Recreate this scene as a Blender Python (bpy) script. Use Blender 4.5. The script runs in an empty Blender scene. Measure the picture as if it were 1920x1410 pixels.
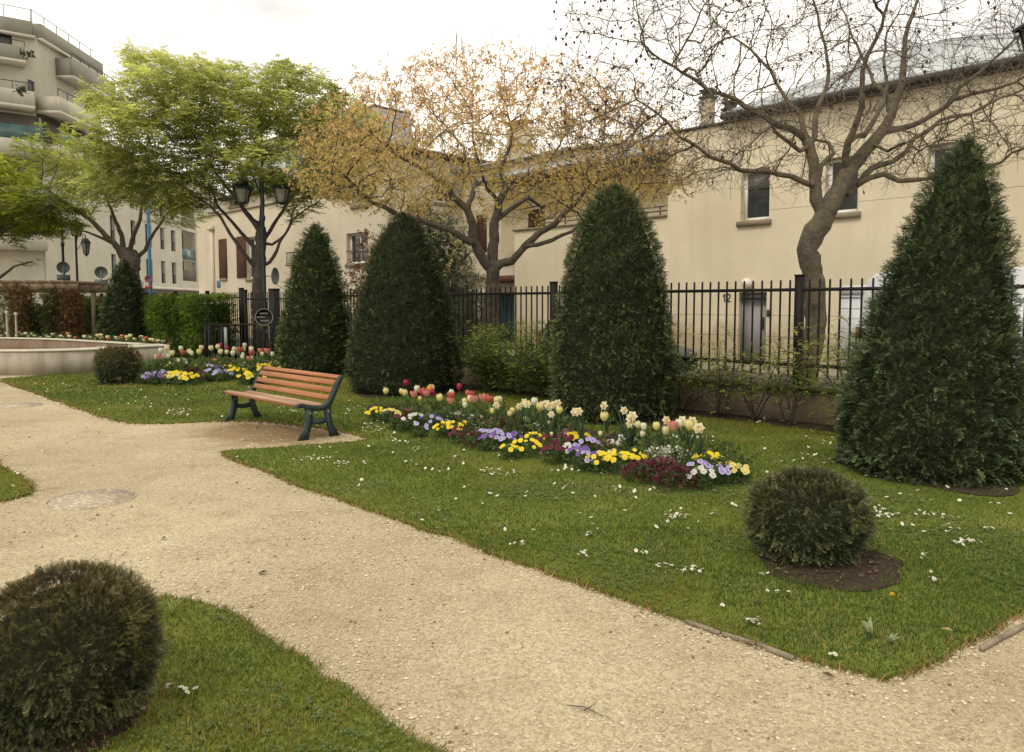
import bpy, math, random
import numpy as np
from mathutils import Vector, Matrix, kdtree
random.seed(5)
rng = np.random.default_rng(11)
C = bpy.context.scene.collection
PI = math.pi
# ------------------------------------------------------------------ camera
FOC, PCY, PITCH, H = 1400.0, 668.0, math.atan(98.0/1400.0), 1.6
FWD = np.array([0, math.cos(PITCH), -math.sin(PITCH)])
UP = np.array([0, math.sin(PITCH), math.cos(PITCH)])
CAM = np.array([0, 0, H])
def ray(px, py):
    return FWD + np.array([1., 0, 0])*((px-960)/FOC) + UP*((PCY-py)/FOC)
def G(px, py, z=0.0):
    r = ray(px, py); return CAM + r*((z-H)/r[2])
def atY(px, py, Y):
    r = ray(px, py); return CAM + r*(Y/r[1])
S2 = math.sqrt(.5)
AX = np.array([-S2, S2, 0.]); NX = np.array([S2, S2, 0.])
def W(u, v, z=0.0): return AX*u + NX*v + np.array([0, 0, z])
def uv(p): return float(np.dot(p, AX)), float(np.dot(p, NX))
def onV(px, py, v):
    r = ray(px, py); p = CAM + r*(v/np.dot(r, NX)); return float(np.dot(p, AX)), float(p[2])
def onU(px, py, u):
    r = ray(px, py); p = CAM + r*(u/np.dot(r, AX)); return float(np.dot(p, NX)), float(p[2])
# ------------------------------------------------------------------ mesh builder
class MB:
    def __init__(s): s.v = []; s.c = []; s.lp = []; s.ct = []; s.n = 0
    def add(s, v, f, col=None):
        v = np.asarray(v, dtype=np.float64).reshape(-1, 3); k = len(v)
        s.v.append(v)
        if col is None: col = (1., 1., 1.)
        col = np.asarray(col, dtype=np.float64)
        if col.ndim == 1: col = np.tile(col[None, :3], (k, 1))
        s.c.append(col[:, :3])
        if isinstance(f, np.ndarray):
            s.lp.append((f + s.n).ravel()); s.ct.append(np.full(len(f), f.shape[1]))
        else:
            for q in f:
                s.lp.append(np.asarray(q) + s.n); s.ct.append(np.array([len(q)]))
        s.n += k
        return s
    def hexa(s, c8, col=None):
        return s.add(c8, np.array([[0,3,2,1],[4,5,6,7],[0,1,5,4],[1,2,6,5],[2,3,7,6],[3,0,4,7]]), col)
    def box(s, x0, x1, y0, y1, z0, z1, col=None):
        return s.hexa([(x0,y0,z0),(x1,y0,z0),(x1,y1,z0),(x0,y1,z0),(x0,y0,z1),(x1,y0,z1),(x1,y1,z1),(x0,y1,z1)], col)
    def fbox(s, F, a0, a1, b0, b1, t0, t1, col=None):
        return s.hexa([F(a0,b0,t0),F(a1,b0,t0),F(a1,b0,t1),F(a0,b0,t1),F(a0,b1,t0),F(a1,b1,t0),F(a1,b1,t1),F(a0,b1,t1)], col)
    def quad(s, a, b, c, d, col=None): return s.add([a,b,c,d], np.array([[0,1,2,3]]), col)
    def prism(s, poly, f0, f1, col=None):
        n = len(poly)
        v = [f0(p) for p in poly] + [f1(p) for p in poly]
        f = [list(range(n))[::-1], list(range(n, 2*n))] + [[i, (i+1) % n, n+(i+1) % n, n+i] for i in range(n)]
        return s.add(v, f, col)
    def tube(s, pts, rad, n=6, col=None, cap=True):
        pts = np.asarray(pts, float); m = len(pts)
        rad = np.full(m, rad) if np.isscalar(rad) else np.asarray(rad, float)
        t = np.gradient(pts, axis=0); t /= (np.linalg.norm(t, axis=1)[:, None] + 1e-9)
        a = np.array([0.31, 0.2, 0.93]) if abs(t[0][2]) < .9 else np.array([1., 0.1, 0])
        x = np.cross(t[0], a); x /= np.linalg.norm(x)
        ang = np.arange(n)*2*PI/n; V = []
        for i in range(m):
            x = x - t[i]*np.dot(x, t[i]); x /= (np.linalg.norm(x)+1e-9); y = np.cross(t[i], x)
            V.append(pts[i] + rad[i]*(np.cos(ang)[:, None]*x + np.sin(ang)[:, None]*y))
        V = np.concatenate(V)
        i, j = np.meshgrid(np.arange(m-1), np.arange(n), indexing='ij')
        i = i.ravel(); j = j.ravel(); k = (j+1) % n
        s.add(V, np.stack([i*n+j, i*n+k, (i+1)*n+k, (i+1)*n+j], 1), col)
        if cap:
            b = s.n - len(V)
            s.lp.append(np.arange(n)[::-1] + b); s.ct.append(np.array([n]))
            s.lp.append(np.arange(n) + b + (m-1)*n); s.ct.append(np.array([n]))
        return s
    def lathe(s, prof, n=16, c=(0, 0, 0), col=None, sy=1.0):
        c = np.asarray(c, float); ang = np.arange(n)*2*PI/n
        V = np.concatenate([c + np.stack([r*np.cos(ang), r*np.sin(ang)*sy, np.full(n, z)], 1) for r, z in prof])
        m = len(prof)
        i, j = np.meshgrid(np.arange(m-1), np.arange(n), indexing='ij'); i = i.ravel(); j = j.ravel(); k = (j+1) % n
        return s.add(V, np.stack([i*n+j, i*n+k, (i+1)*n+k, (i+1)*n+j], 1), col)
    def inst(s, tv, tf, M, P, col=None, shade=None):
        """copies of a template: M (k,3,3) columns are the axes, P (k,3)"""
        tv = np.asarray(tv, float); k = len(P)
        V = np.einsum('kij,nj->kni', M, tv) + P[:, None, :]
        n = len(tv)
        tf = np.asarray(tf)
        Fc = (tf[None] + (np.arange(k)*n)[:, None, None]).reshape(-1, tf.shape[1])
        c = np.ones((k, n, 3)) if col is None else np.repeat(np.asarray(col)[:, None, :], n, 1)
        if shade is not None: c = c*np.asarray(shade)[None, :, None]
        return s.add(V.reshape(-1, 3), Fc, c.reshape(-1, 3))
    def build(s, name, mat, parent=None, label=None, smooth=False, local=False):
        me = bpy.data.meshes.new(name)
        v = np.concatenate(s.v)
        if parent is not None and not local: v = v - np.array(parent_loc(parent))
        lp = np.concatenate(s.lp).astype(np.int32); ct = np.concatenate(s.ct).astype(np.int32)
        me.vertices.add(len(v)); me.vertices.foreach_set('co', v.astype(np.float32).ravel())
        me.loops.add(len(lp)); me.loops.foreach_set('vertex_index', lp)
        me.polygons.add(len(ct))
        st = np.concatenate([[0], np.cumsum(ct)[:-1]]).astype(np.int32)
        me.polygons.foreach_set('loop_start', st)
        try: me.polygons.foreach_set('loop_total', ct)
        except Exception: pass
        if smooth: me.polygons.foreach_set('use_smooth', np.ones(len(ct), bool))
        me.update(calc_edges=True)
        ca = me.color_attributes.new('Col', 'FLOAT_COLOR', 'POINT')
        cc = np.concatenate(s.c); cc = np.concatenate([cc, np.ones((len(cc), 1))], 1)
        ca.data.foreach_set('color', cc.astype(np.float32).ravel())
        me.materials.append(mat)
        o = bpy.data.objects.new(name, me); C.objects.link(o)
        if parent is not None: o.parent = parent
        if label: o['label'] = label
        return o
def parent_loc(p):
    l = Vector(p.location)
    while p.parent: p = p.parent; l = l + Vector(p.location)
    return l
def thing(name, label, cat, loc=(0, 0, 0), rz=0, group=None):
    o = bpy.data.objects.new(name, None); C.objects.link(o); o.empty_display_size = .2
    o.location = tuple(loc); o.rotation_euler = (0, 0, rz); o['label'] = label; o['category'] = cat
    if group: o['group'] = group
    return o
def tag(o, label=None, cat=None, group=None, kind=None):
    if label: o['label'] = label
    if cat: o['category'] = cat
    if group: o['group'] = group
    if kind: o['kind'] = kind
    return o
def origin_to(o, loc):
    """move the origin of a top-level mesh built in world coordinates to loc"""
    o.data.transform(Matrix.Translation(-Vector(tuple(loc)))); o.location = tuple(loc); return o
def copy_tree(o, loc=None, rz=None, sc=None, label=None, group=None, parent=None):
    c = o.copy(); C.objects.link(c)
    if parent is not None: c.parent = parent
    if loc is not None: c.location = tuple(loc)
    if rz is not None: c.rotation_euler = (0, 0, rz)
    if sc is not None: c.scale = (sc, sc, sc)
    if label: c['label'] = label
    if group: c['group'] = group
    for ch in KIDS.get(o.name, ()):
        copy_tree(ch, parent=c)
    return c
KIDS = {}
def kids(o):
    KIDS[o.name] = [c for c in C.objects if c.parent == o]
    for c in KIDS[o.name]: kids(c)
# ------------------------------------------------------------------ noise
def vnoise(x, y, seed=0):
    xi = np.floor(x).astype(np.int64); yi = np.floor(y).astype(np.int64); fx = x-xi; fy = y-yi
    fx = fx*fx*(3-2*fx); fy = fy*fy*(3-2*fy)
    def h(a, b):
        n = (a*374761393 + b*668265263 + seed*982451653) & 0xffffffff
        n = ((n ^ (n >> 13))*1274126177) & 0xffffffff
        return ((n ^ (n >> 16)) & 0xffff)/65535.0
    return (h(xi, yi)*(1-fx)+h(xi+1, yi)*fx)*(1-fy) + (h(xi, yi+1)*(1-fx)+h(xi+1, yi+1)*fx)*fy
def fbm(x, y, seed=0, o=4):
    r = 0; a = .5; x = np.asarray(x, float); y = np.asarray(y, float)
    for i in range(o): r = r + a*vnoise(x*2**i, y*2**i, seed+i*17); a *= .5
    return r
def inpoly(x, y, poly):
    x = np.asarray(x, float); y = np.asarray(y, float); o = np.argsort(y, kind='stable'); xs, ys = x[o], y[o]
    r = np.zeros(len(x), bool); p = np.asarray(poly, float)[:, :2]; q = np.roll(p, -1, 0)
    lo = np.minimum(p[:, 1], q[:, 1]); hi = np.maximum(p[:, 1], q[:, 1])
    i0 = np.searchsorted(ys, lo, 'left'); i1 = np.searchsorted(ys, hi, 'left')
    for k in np.nonzero(i1 > i0)[0]:
        s_ = slice(i0[k], i1[k]); x0, y0 = p[k]; x1, y1 = q[k]
        r[s_] ^= xs[s_] < (x1-x0)*(ys[s_]-y0)/(y1-y0)+x0
    out = np.zeros(len(x), bool); out[o] = r; return out
# ------------------------------------------------------------------ materials
def new_mat(name):
    m = bpy.data.materials.new(name); m.use_nodes = True; nt = m.node_tree; nt.nodes.clear()
    out = nt.nodes.new('ShaderNodeOutputMaterial'); b = nt.nodes.new('ShaderNodeBsdfPrincipled')
    nt.links.new(b.outputs[0], out.inputs[0]); return m, nt, b, out
def nd(nt, t, **kw):
    n = nt.nodes.new(t)
    for k, v in kw.items():
        if k.startswith('i_'): n.inputs[int(k[2:])].default_value = v
        else: setattr(n, k, v)
    return n
def coords(nt, kind='pos'):
    if kind == 'pos': return nt.nodes.new('ShaderNodeNewGeometry').outputs['Position']
    return nt.nodes.new('ShaderNodeTexCoord').outputs['Object']
def noise(nt, vec, scale, detail=5, rough=.6):
    n = nd(nt, 'ShaderNodeTexNoise'); n.inputs['Scale'].default_value = scale; n.inputs['Detail'].default_value = detail
    n.inputs['Roughness'].default_value = rough; nt.links.new(vec, n.inputs['Vector']); return n.outputs['Fac']
def ramp(nt, fac, stops):
    r = nt.nodes.new('ShaderNodeValToRGB'); e = r.color_ramp.elements
    while len(e) < len(stops): e.new(.5)
    for k, (p, c) in enumerate(stops): e[k].position = p; e[k].color = (*c, 1)
    nt.links.new(fac, r.inputs[0]); return r.outputs[0]
def mixc(nt, a, b, fac, mode='MIX'):
    m = nt.nodes.new('ShaderNodeMix'); m.data_type = 'RGBA'; m.blend_type = mode
    for s_, i in ((fac, 0), (a, 6), (b, 7)):
        if isinstance(s_, (int, float)): m.inputs[i].default_value = s_
        elif isinstance(s_, tuple): m.inputs[i].default_value = (*s_, 1)
        else: nt.links.new(s_, m.inputs[i])
    return m.outputs[2]
def surf(name, c0, c1, scale=6., rough=.8, bump=.0, bscale=40., kind='pos', fine=None, metal=0., spec=.3, stain=None):
    """noisy surface between two colours; fine = (scale, amount) speckle; stain = vertical streaks (colour, amount)"""
    m, nt, b, out = new_mat(name); v = coords(nt, kind)
    col = ramp(nt, noise(nt, v, scale), [(.3, c0), (.7, c1)])
    if fine:
        f = ramp(nt, noise(nt, v, fine[0], 3, .7), [(.3, (1-fine[1],)*3), (.7, (1+fine[1]*.6,)*3)])
        col = mixc(nt, col, f, 1.0, 'MULTIPLY')
    if stain:
        mp = nd(nt, 'ShaderNodeMapping'); mp.inputs['Scale'].default_value = (2.6, 2.6, .22); nt.links.new(v, mp.inputs[0])
        f = ramp(nt, noise(nt, mp.outputs[0], 1.0, 8, .62), [(.46, (0, 0, 0)), (.74, (stain[1],)*3)])
        col = mixc(nt, col, stain[0], f)
    nt.links.new(col, b.inputs['Base Color'])
    b.inputs['Roughness'].default_value = rough; b.inputs['Metallic'].default_value = metal
    b.inputs['Specular IOR Level'].default_value = spec
    if bump:
        bp = nd(nt, 'ShaderNodeBump'); bp.inputs['Strength'].default_value = bump; bp.inputs['Distance'].default_value = .02
        nt.links.new(noise(nt, v, bscale, 4), bp.inputs['Height']); nt.links.new(bp.outputs[0], b.inputs['Normal'])
    return m
def attr_mat(name, rough=.6, transl=0., spec=.25, mul=(1, 1, 1), nscale=0, namt=.3):
    """colour comes from the Col attribute of each leaf / petal"""
    m, nt, b, out = new_mat(name)
    a = nd(nt, 'ShaderNodeAttribute', attribute_name='Col')
    col = mixc(nt, a.outputs['Color'], tuple(mul), 1.0, 'MULTIPLY')
    if nscale:
        f = ramp(nt, noise(nt, coords(nt), nscale, 4), [(.3, (1-namt,)*3), (.7, (1+namt,)*3)])
        col = mixc(nt, col, f, 1.0, 'MULTIPLY')
    nt.links.new(col, b.inputs['Base Color']); b.inputs['Roughness'].default_value = rough
    b.inputs['Specular IOR Level'].default_value = spec
    if transl:
        t = nd(nt, 'ShaderNodeBsdfTranslucent'); nt.links.new(col, t.inputs[0])
        mx = nd(nt, 'ShaderNodeMixShader'); mx.inputs[0].default_value = transl
        nt.links.new(b.outputs[0], mx.inputs[1]); nt.links.new(t.outputs[0], mx.inputs[2]); nt.links.new(mx.outputs[0], out.inputs[0])
    return m
def glass_mat(name, col=(.03, .035, .04), rough=.06):
    m, nt, b, out = new_mat(name)
    c = ramp(nt, noise(nt, coords(nt), 1.3, 3), [(.35, tuple(x*.6 for x in col)), (.7, tuple(x*1.5 for x in col))])
    nt.links.new(c, b.inputs['Base Color']); b.inputs['Roughness'].default_value = rough; b.inputs['Specular IOR Level'].default_value = .5
    return m
M = {}
M['leafy'] = attr_mat('leafy', .55, .42, mul=(1.55, 1.5, 1.35))
M['needle'] = attr_mat('needle', .5, .2, .3, mul=(3.7, 3.2, 2.9))
M['core'] = surf('foliage_core', (.024, .029, .016), (.036, .042, .024), 20, 1, spec=.0)  # near-black green, shade inside the foliage put into the colour
M['petal'] = attr_mat('petal', .5, .3, .2)
M['treeleaf'] = attr_mat('tree_leaf', .6, .55, .15, mul=(1.75, 1.8, 1.6))
M['twig'] = surf('twig_bark', (.10, .078, .062), (.17, .135, .105), 9, .95)
M['grass'] = attr_mat('grass_blade', .6, .3, .2, mul=(2.25, 1.66, 1.5))
M['stem'] = surf('green_stem', (.05, .09, .03), (.09, .14, .04), 9, .6)
M['bark'] = surf('grey_bark', (.06, .05, .04), (.15, .125, .095), 9, .95, .9, 38, fine=(55, .45))
M['bark_moss'] = surf('lichen_bark', (.07, .057, .045), (.19, .155, .11), 5, .95, .9, 42, fine=(60, .5))
def mossy(m):
    nt = m.node_tree; b = [n for n in nt.nodes if n.type == 'BSDF_PRINCIPLED'][0]; src = b.inputs['Base Color'].links[0].from_socket; v = coords(nt)
    f = ramp(nt, noise(nt, v, 4.5, 6, .7), [(.50, (0, 0, 0)), (.66, (.75,)*3)]); c = mixc(nt, src, (.17, .135, .045), f)
    f2 = ramp(nt, noise(nt, v, 17, 5, .7), [(.56, (0, 0, 0)), (.66, (.7,)*3)]); c = mixc(nt, c, (.22, .20, .16), f2); nt.links.new(c, b.inputs['Base Color'])
mossy(M['bark_moss'])
M['bark_brown'] = surf('brown_bark', (.06, .044, .035), (.12, .09, .065), 9, .95, .8, 38, fine=(55, .4))
M['iron'] = surf('black_iron', (.010, .008, .008), (.018, .014, .013), 12, .6, spec=.2)
M['lamp_green'] = surf('lamp_green', (.008, .024, .028), (.013, .034, .038), 10, .45, spec=.4)
M['bench_green'] = surf('bench_green_iron', (.012, .026, .026), (.024, .042, .04), 14, .5, .15, 80, spec=.4)
M['gravel'] = None
M['soil'] = surf('bare_soil', (.035, .022, .014), (.075, .048, .03), 12, 1, 1, 60, fine=(90, .5))
M['concrete'] = surf('stained_concrete', (.30, .26, .20), (.40, .35, .28), 2.0, .9, .3, 30, fine=(60, .12), stain=((.13, .10, .075), .8))
M['cap'] = surf('pale_coping', (.46, .42, .33), (.56, .51, .41), 6, .85, .2, 60)
M['redwall'] = surf('reddish_basin_face', (.17, .10, .07), (.24, .18, .13), 2.5, .9, .3, 30, stain=((.09, .06, .045), .7))
M['lowwall'] = surf('low_wall_render', (.28, .215, .145), (.37, .29, .20), 2.4, .95, .3, 30, fine=(70, .15), stain=((.13, .095, .06), .6))
M['coping'] = surf('mossy_coping', (.10, .085, .05), (.20, .16, .10), 6, .95, .4, 40, fine=(70, .2))
M['road'] = surf('asphalt', (.045, .043, .04), (.065, .06, .055), 4, .95, .3, 80, fine=(120, .3))
M['pave'] = surf('pavement', (.30, .26, .20), (.38, .33, .26), 3, .9, .2, 60, fine=(90, .15))
M['curb'] = surf('curb_stone', (.22, .18, .125), (.31, .26, .185), 14, .95, .5, 60, fine=(90, .25))
def facade(name, c0, c1, groove=None, lo=0., rough=.9):
    m, nt, b, out = new_mat(name); v = coords(nt)
    col = ramp(nt, noise(nt, v, .8, 5), [(.3, c0), (.7, c1)])
    f = ramp(nt, noise(nt, v, 45, 3, .7), [(.3, (.95,)*3), (.7, (1.03,)*3)]); col = mixc(nt, col, f, 1., 'MULTIPLY')
    mp = nd(nt, 'ShaderNodeMapping'); mp.inputs['Scale'].default_value = (3, 3, .25); nt.links.new(v, mp.inputs[0])
    f = ramp(nt, noise(nt, mp.outputs[0], 1.0, 5, .6), [(.4, (1, 1, 1)), (.75, (.93, .92, .90))]); col = mixc(nt, col, f, 1., 'MULTIPLY')
    if groove:
        sp = nd(nt, 'ShaderNodeSeparateXYZ'); nt.links.new(v, sp.inputs[0])
        q = nd(nt, 'ShaderNodeMath', operation='ADD'); q.inputs[1].default_value = lo; nt.links.new(sp.outputs[2], q.inputs[0])
        mo = nd(nt, 'ShaderNodeMath', operation='MODULO'); mo.inputs[1].default_value = groove; nt.links.new(q.outputs[0], mo.inputs[0])
        lt = nd(nt, 'ShaderNodeMath', operation='LESS_THAN'); lt.inputs[1].default_value = .016; nt.links.new(mo.outputs[0], lt.inputs[0])
        col = mixc(nt, col, mixc(nt, col, (.55, .53, .5), 1., 'MULTIPLY'), lt.outputs[0])
    s2 = nd(nt, 'ShaderNodeSeparateXYZ'); nt.links.new(v, s2.inputs[0]); ma = nd(nt, 'ShaderNodeMath', operation='MULTIPLY_ADD'); nt.links.new(noise(nt, v, 1.7, 6, .7), ma.inputs[0]); ma.inputs[1].default_value = -1.6; nt.links.new(s2.outputs[2], ma.inputs[2])
    fb_ = ramp(nt, ma.outputs[0], [(.0, (.74, .70, .64)), (.45, (1, 1, 1))]); col = mixc(nt, col, fb_, 1., 'MULTIPLY')
    pt = ramp(nt, noise(nt, v, .35, 3, .5), [(.40, (.93, .925, .91)), (.60, (1.03, 1.03, 1.03))]); col = mixc(nt, col, pt, 1., 'MULTIPLY')
    nt.links.new(col, b.inputs['Base Color']); b.inputs['Roughness'].default_value = rough; b.inputs['Specular IOR Level'].default_value = .15
    bp = nd(nt, 'ShaderNodeBump'); bp.inputs['Strength'].default_value = .15; bp.inputs['Distance'].default_value = .01
    nt.links.new(noise(nt, v, 70, 3), bp.inputs['Height']); nt.links.new(bp.outputs[0], b.inputs['Normal'])
    return m
M['cream'] = facade('cream_render', (.66, .58, .425), (.73, .65, .485))
M['cream_groove'] = facade('cream_render_grooved', (.66, .58, .425), (.73, .65, .485), .5, .18)
M['cream_dark'] = facade('tan_render', (.50, .42, .29), (.56, .48, .34))
M['pale'] = facade('pale_render', (.62, .56, .44), (.70, .63, .50), .33)
M['pinkish'] = facade('ivory_render', (.60, .53, .41), (.68, .60, .48))
M['apt'] = facade('apartment_concrete', (.46, .43, .35), (.53, .50, .41))
M['apt_grey'] = facade('apartment_grey_concrete', (.25, .24, .20), (.31, .295, .245))
M['apt_white'] = facade('apartment_white_band', (.55, .52, .45), (.62, .58, .50))
M['dark'] = surf('dark_recess', (.02, .018, .016), (.04, .035, .03), 2, .9)
M['shadow_wall'] = surf('loggia_shade', (.11, .095, .075), (.15, .13, .10), 2, .9)  # shade inside the loggias put into the colour
M['zinc'] = surf('zinc_roof', (.36, .38, .385), (.46, .48, .48), 1.5, .5, .1, 20, metal=.0)
M['gutter'] = surf('dark_gutter', (.05, .045, .045), (.075, .065, .06), 6, .6)
M['frame'] = surf('white_window_frame', (.70, .68, .63), (.78, .76, .71), 8, .5)
M['glass'] = glass_mat('window_glass')
M['tealglass'] = glass_mat('teal_balcony_glass', (.06, .12, .115), .15)
M['shutter'] = surf('brown_shutter', (.085, .038, .025), (.12, .055, .036), 10, .7)
M['door_grey'] = surf('grey_door', (.28, .275, .28), (.33, .325, .325), 6, .6)
M['white'] = surf('white_paint', (.66, .68, .70), (.76, .77, .78), 3, .35, spec=.5)
M['tyre'] = surf('rubber', (.012,)*3, (.02,)*3, 20, .85)
M['globe'] = surf('opal_globe', (.70, .66, .55), (.78, .74, .63), 10, .3)
M['lantern'] = glass_mat('lantern_glass', (.20, .20, .17), .12)
M['blue'] = surf('blue_paint', (.03, .12, .24), (.045, .16, .30), 9, .5)
M['signback'] = surf('sign_back_grey', (.13, .16, .17), (.19, .22, .22), 9, .5, metal=.3)
M['red'] = surf('red_paint', (.45, .03, .025), (.55, .045, .04), 9, .4)
M['tail'] = surf('tail_light', (.30, .015, .015), (.42, .03, .03), 9, .2)
M['carpaint'] = surf('dark_car_paint', (.02, .022, .03), (.03, .033, .045), 5, .25, spec=.6)
M['bluecar'] = surf('slate_car_paint', (.05, .06, .085), (.07, .08, .10), 5, .25, spec=.6)
M['teal_shutter'] = surf('teal_door_paint', (.03, .07, .085), (.05, .10, .115), 6, .6)
M['wood'] = surf('pergola_wood', (.17, .12, .08), (.26, .19, .125), 5, .85, .3, 50)
M['digit'] = surf('black_digit', (.02,)*3, (.03,)*3, 9, .5)
M['lettering'] = surf('pale_lettering', (.22, .21, .18), (.30, .28, .25), 9, .5)
M['steel'] = surf('grey_steel', (.20, .21, .21), (.28, .29, .29), 12, .5, metal=.4)
M['brick_pale'] = surf('chimney_render', (.36, .29, .20), (.46, .37, .26), 5, .9, .3, 30)
M['clay'] = surf('clay_pot', (.30, .12, .07), (.38, .16, .09), 5, .8)
def slat_mat(name, a, b, g):
    m, nt, bs, out = new_mat(name); v = coords(nt, 'obj')
    mp = nd(nt, 'ShaderNodeMapping'); mp.inputs['Scale'].default_value = (1.2, 22, 22); nt.links.new(v, mp.inputs[0])
    c = ramp(nt, noise(nt, mp.outputs[0], 2.2, 6, .65), [(.3, a), (.7, b)])
    n = nd(nt, 'ShaderNodeNewGeometry'); sp = nd(nt, 'ShaderNodeSeparateXYZ'); nt.links.new(n.outputs['Normal'], sp.inputs[0])
    f = nd(nt, 'ShaderNodeMath', operation='MULTIPLY'); f.inputs[1].default_value = g; f.use_clamp = True; nt.links.new(sp.outputs[2], f.inputs[0])
    w = ramp(nt, noise(nt, mp.outputs[0], 3.5, 5, .7), [(.35, (0, 0, 0)), (.6, (1, 1, 1))])
    ff = nd(nt, 'ShaderNodeMath', operation='MULTIPLY'); nt.links.new(w, ff.inputs[0]); nt.links.new(f.outputs[0], ff.inputs[1])
    c = mixc(nt, c, (.42, .33, .24), ff.outputs[0])
    nt.links.new(c, bs.inputs['Base Color']); bs.inputs['Roughness'].default_value = .6; bs.inputs['Specular IOR Level'].default_value = .3
    bp = nd(nt, 'ShaderNodeBump'); bp.inputs['Strength'].default_value = .25; bp.inputs['Distance'].default_value = .004
    nt.links.new(noise(nt, mp.outputs[0], 5, 4), bp.inputs['Height']); nt.links.new(bp.outputs[0], bs.inputs['Normal'])
    return m
M['slat'] = slat_mat('varnished_slat', (.25, .085, .03), (.42, .165, .06), .25)
M['slat_worn'] = slat_mat('worn_seat_slat', (.24, .10, .045), (.36, .16, .075), 1.0)
# gravel
def gravel_mat():
    m, nt, b, out = new_mat('gravel'); v = coords(nt)
    big = ramp(nt, noise(nt, v, .55, 5), [(.32, (.42, .345, .22)), (.68, (.54, .46, .31))])
    vo = nd(nt, 'ShaderNodeTexVoronoi'); vo.inputs['Scale'].default_value = 75; nt.links.new(v, vo.inputs['Vector'])
    cc = ramp(nt, vo.outputs['Color'], [(.1, (.74, .72, .69)), (.5, (1, 1, 1)), (.92, (1.25, 1.26, 1.28))])
    c = mixc(nt, big, cc, .85, 'MULTIPLY')
    vo2 = nd(nt, 'ShaderNodeTexVoronoi'); vo2.inputs['Scale'].default_value = 190; nt.links.new(v, vo2.inputs['Vector'])
    c2 = ramp(nt, vo2.outputs['Color'], [(.1, (.72, .7, .67)), (.6, (1, 1, 1)), (.95, (1.3, 1.3, 1.3))])
    c = mixc(nt, c, c2, .8, 'MULTIPLY')
    dk = ramp(nt, noise(nt, v, 3.1, 6, .7), [(.5, (1, 1, 1)), (.72, (.80, .77, .72))]); c = mixc(nt, c, dk, 1., 'MULTIPLY')
    wide = ramp(nt, noise(nt, v, .23, 4, .55), [(.36, (.84, .82, .79)), (.62, (1.07, 1.07, 1.07))]); c = mixc(nt, c, wide, 1., 'MULTIPLY')
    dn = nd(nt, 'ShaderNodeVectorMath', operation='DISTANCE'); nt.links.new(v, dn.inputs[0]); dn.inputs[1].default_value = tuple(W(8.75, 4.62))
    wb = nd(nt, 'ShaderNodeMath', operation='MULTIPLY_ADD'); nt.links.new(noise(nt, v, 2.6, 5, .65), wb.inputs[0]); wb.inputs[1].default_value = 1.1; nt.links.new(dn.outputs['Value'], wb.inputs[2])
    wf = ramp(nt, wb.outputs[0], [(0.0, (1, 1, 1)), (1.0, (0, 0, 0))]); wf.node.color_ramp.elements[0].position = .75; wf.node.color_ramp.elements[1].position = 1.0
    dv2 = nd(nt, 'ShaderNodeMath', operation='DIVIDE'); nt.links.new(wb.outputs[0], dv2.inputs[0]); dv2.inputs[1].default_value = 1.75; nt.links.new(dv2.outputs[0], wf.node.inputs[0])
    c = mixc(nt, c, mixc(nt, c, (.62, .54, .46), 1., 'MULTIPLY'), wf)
    nt.links.new(c, b.inputs['Base Color']); b.inputs['Roughness'].default_value = .95; b.inputs['Specular IOR Level'].default_value = .15
    ad = nd(nt, 'ShaderNodeMath', operation='ADD'); nt.links.new(vo.outputs['Distance'], ad.inputs[0]); nt.links.new(vo2.outputs['Distance'], ad.inputs[1])
    bp = nd(nt, 'ShaderNodeBump'); bp.inputs['Strength'].default_value = .55; bp.inputs['Distance'].default_value = .01; bp.invert = True
    nt.links.new(ad.outputs[0], bp.inputs['Height']); nt.links.new(bp.outputs[0], b.inputs['Normal'])
    return m
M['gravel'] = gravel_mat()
M['stone'] = attr_mat('pebble', .9, 0, .2)
def turf_mat():
    m, nt, b, out = new_mat('turf'); v = coords(nt)
    c = ramp(nt, noise(nt, v, .9, 6), [(.3, (.085, .11, .02)), (.55, (.13, .155, .03)), (.75, (.20, .185, .055))])
    f = ramp(nt, noise(nt, v, 60, 4, .8), [(.3, (.6,)*3), (.7, (1.35,)*3)]); c = mixc(nt, c, f, 1., 'MULTIPLY')
    nt.links.new(c, b.inputs['Base Color']); b.inputs['Roughness'].default_value = 1; b.inputs['Specular IOR Level'].default_value = .05
    bp = nd(nt, 'ShaderNodeBump'); bp.inputs['Strength'].default_value = .8; nt.links.new(noise(nt, v, 90, 4), bp.inputs['Height']); nt.links.new(bp.outputs[0], b.inputs['Normal'])
    return m
M['turf'] = turf_mat()
def manhole_mat():
    m, nt, b, out = new_mat('manhole_iron'); v = coords(nt, 'obj')
    vo = nd(nt, 'ShaderNodeTexVoronoi'); vo.inputs['Scale'].default_value = 21; nt.links.new(v, vo.inputs['Vector'])
    c = ramp(nt, vo.outputs['Distance'], [(.30, (.52, .43, .30)), (.46, (.34, .275, .195))])
    nt.links.new(c, b.inputs['Base Color']); b.inputs['Roughness'].default_value = .8
    return m
M['manhole'] = manhole_mat()
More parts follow.
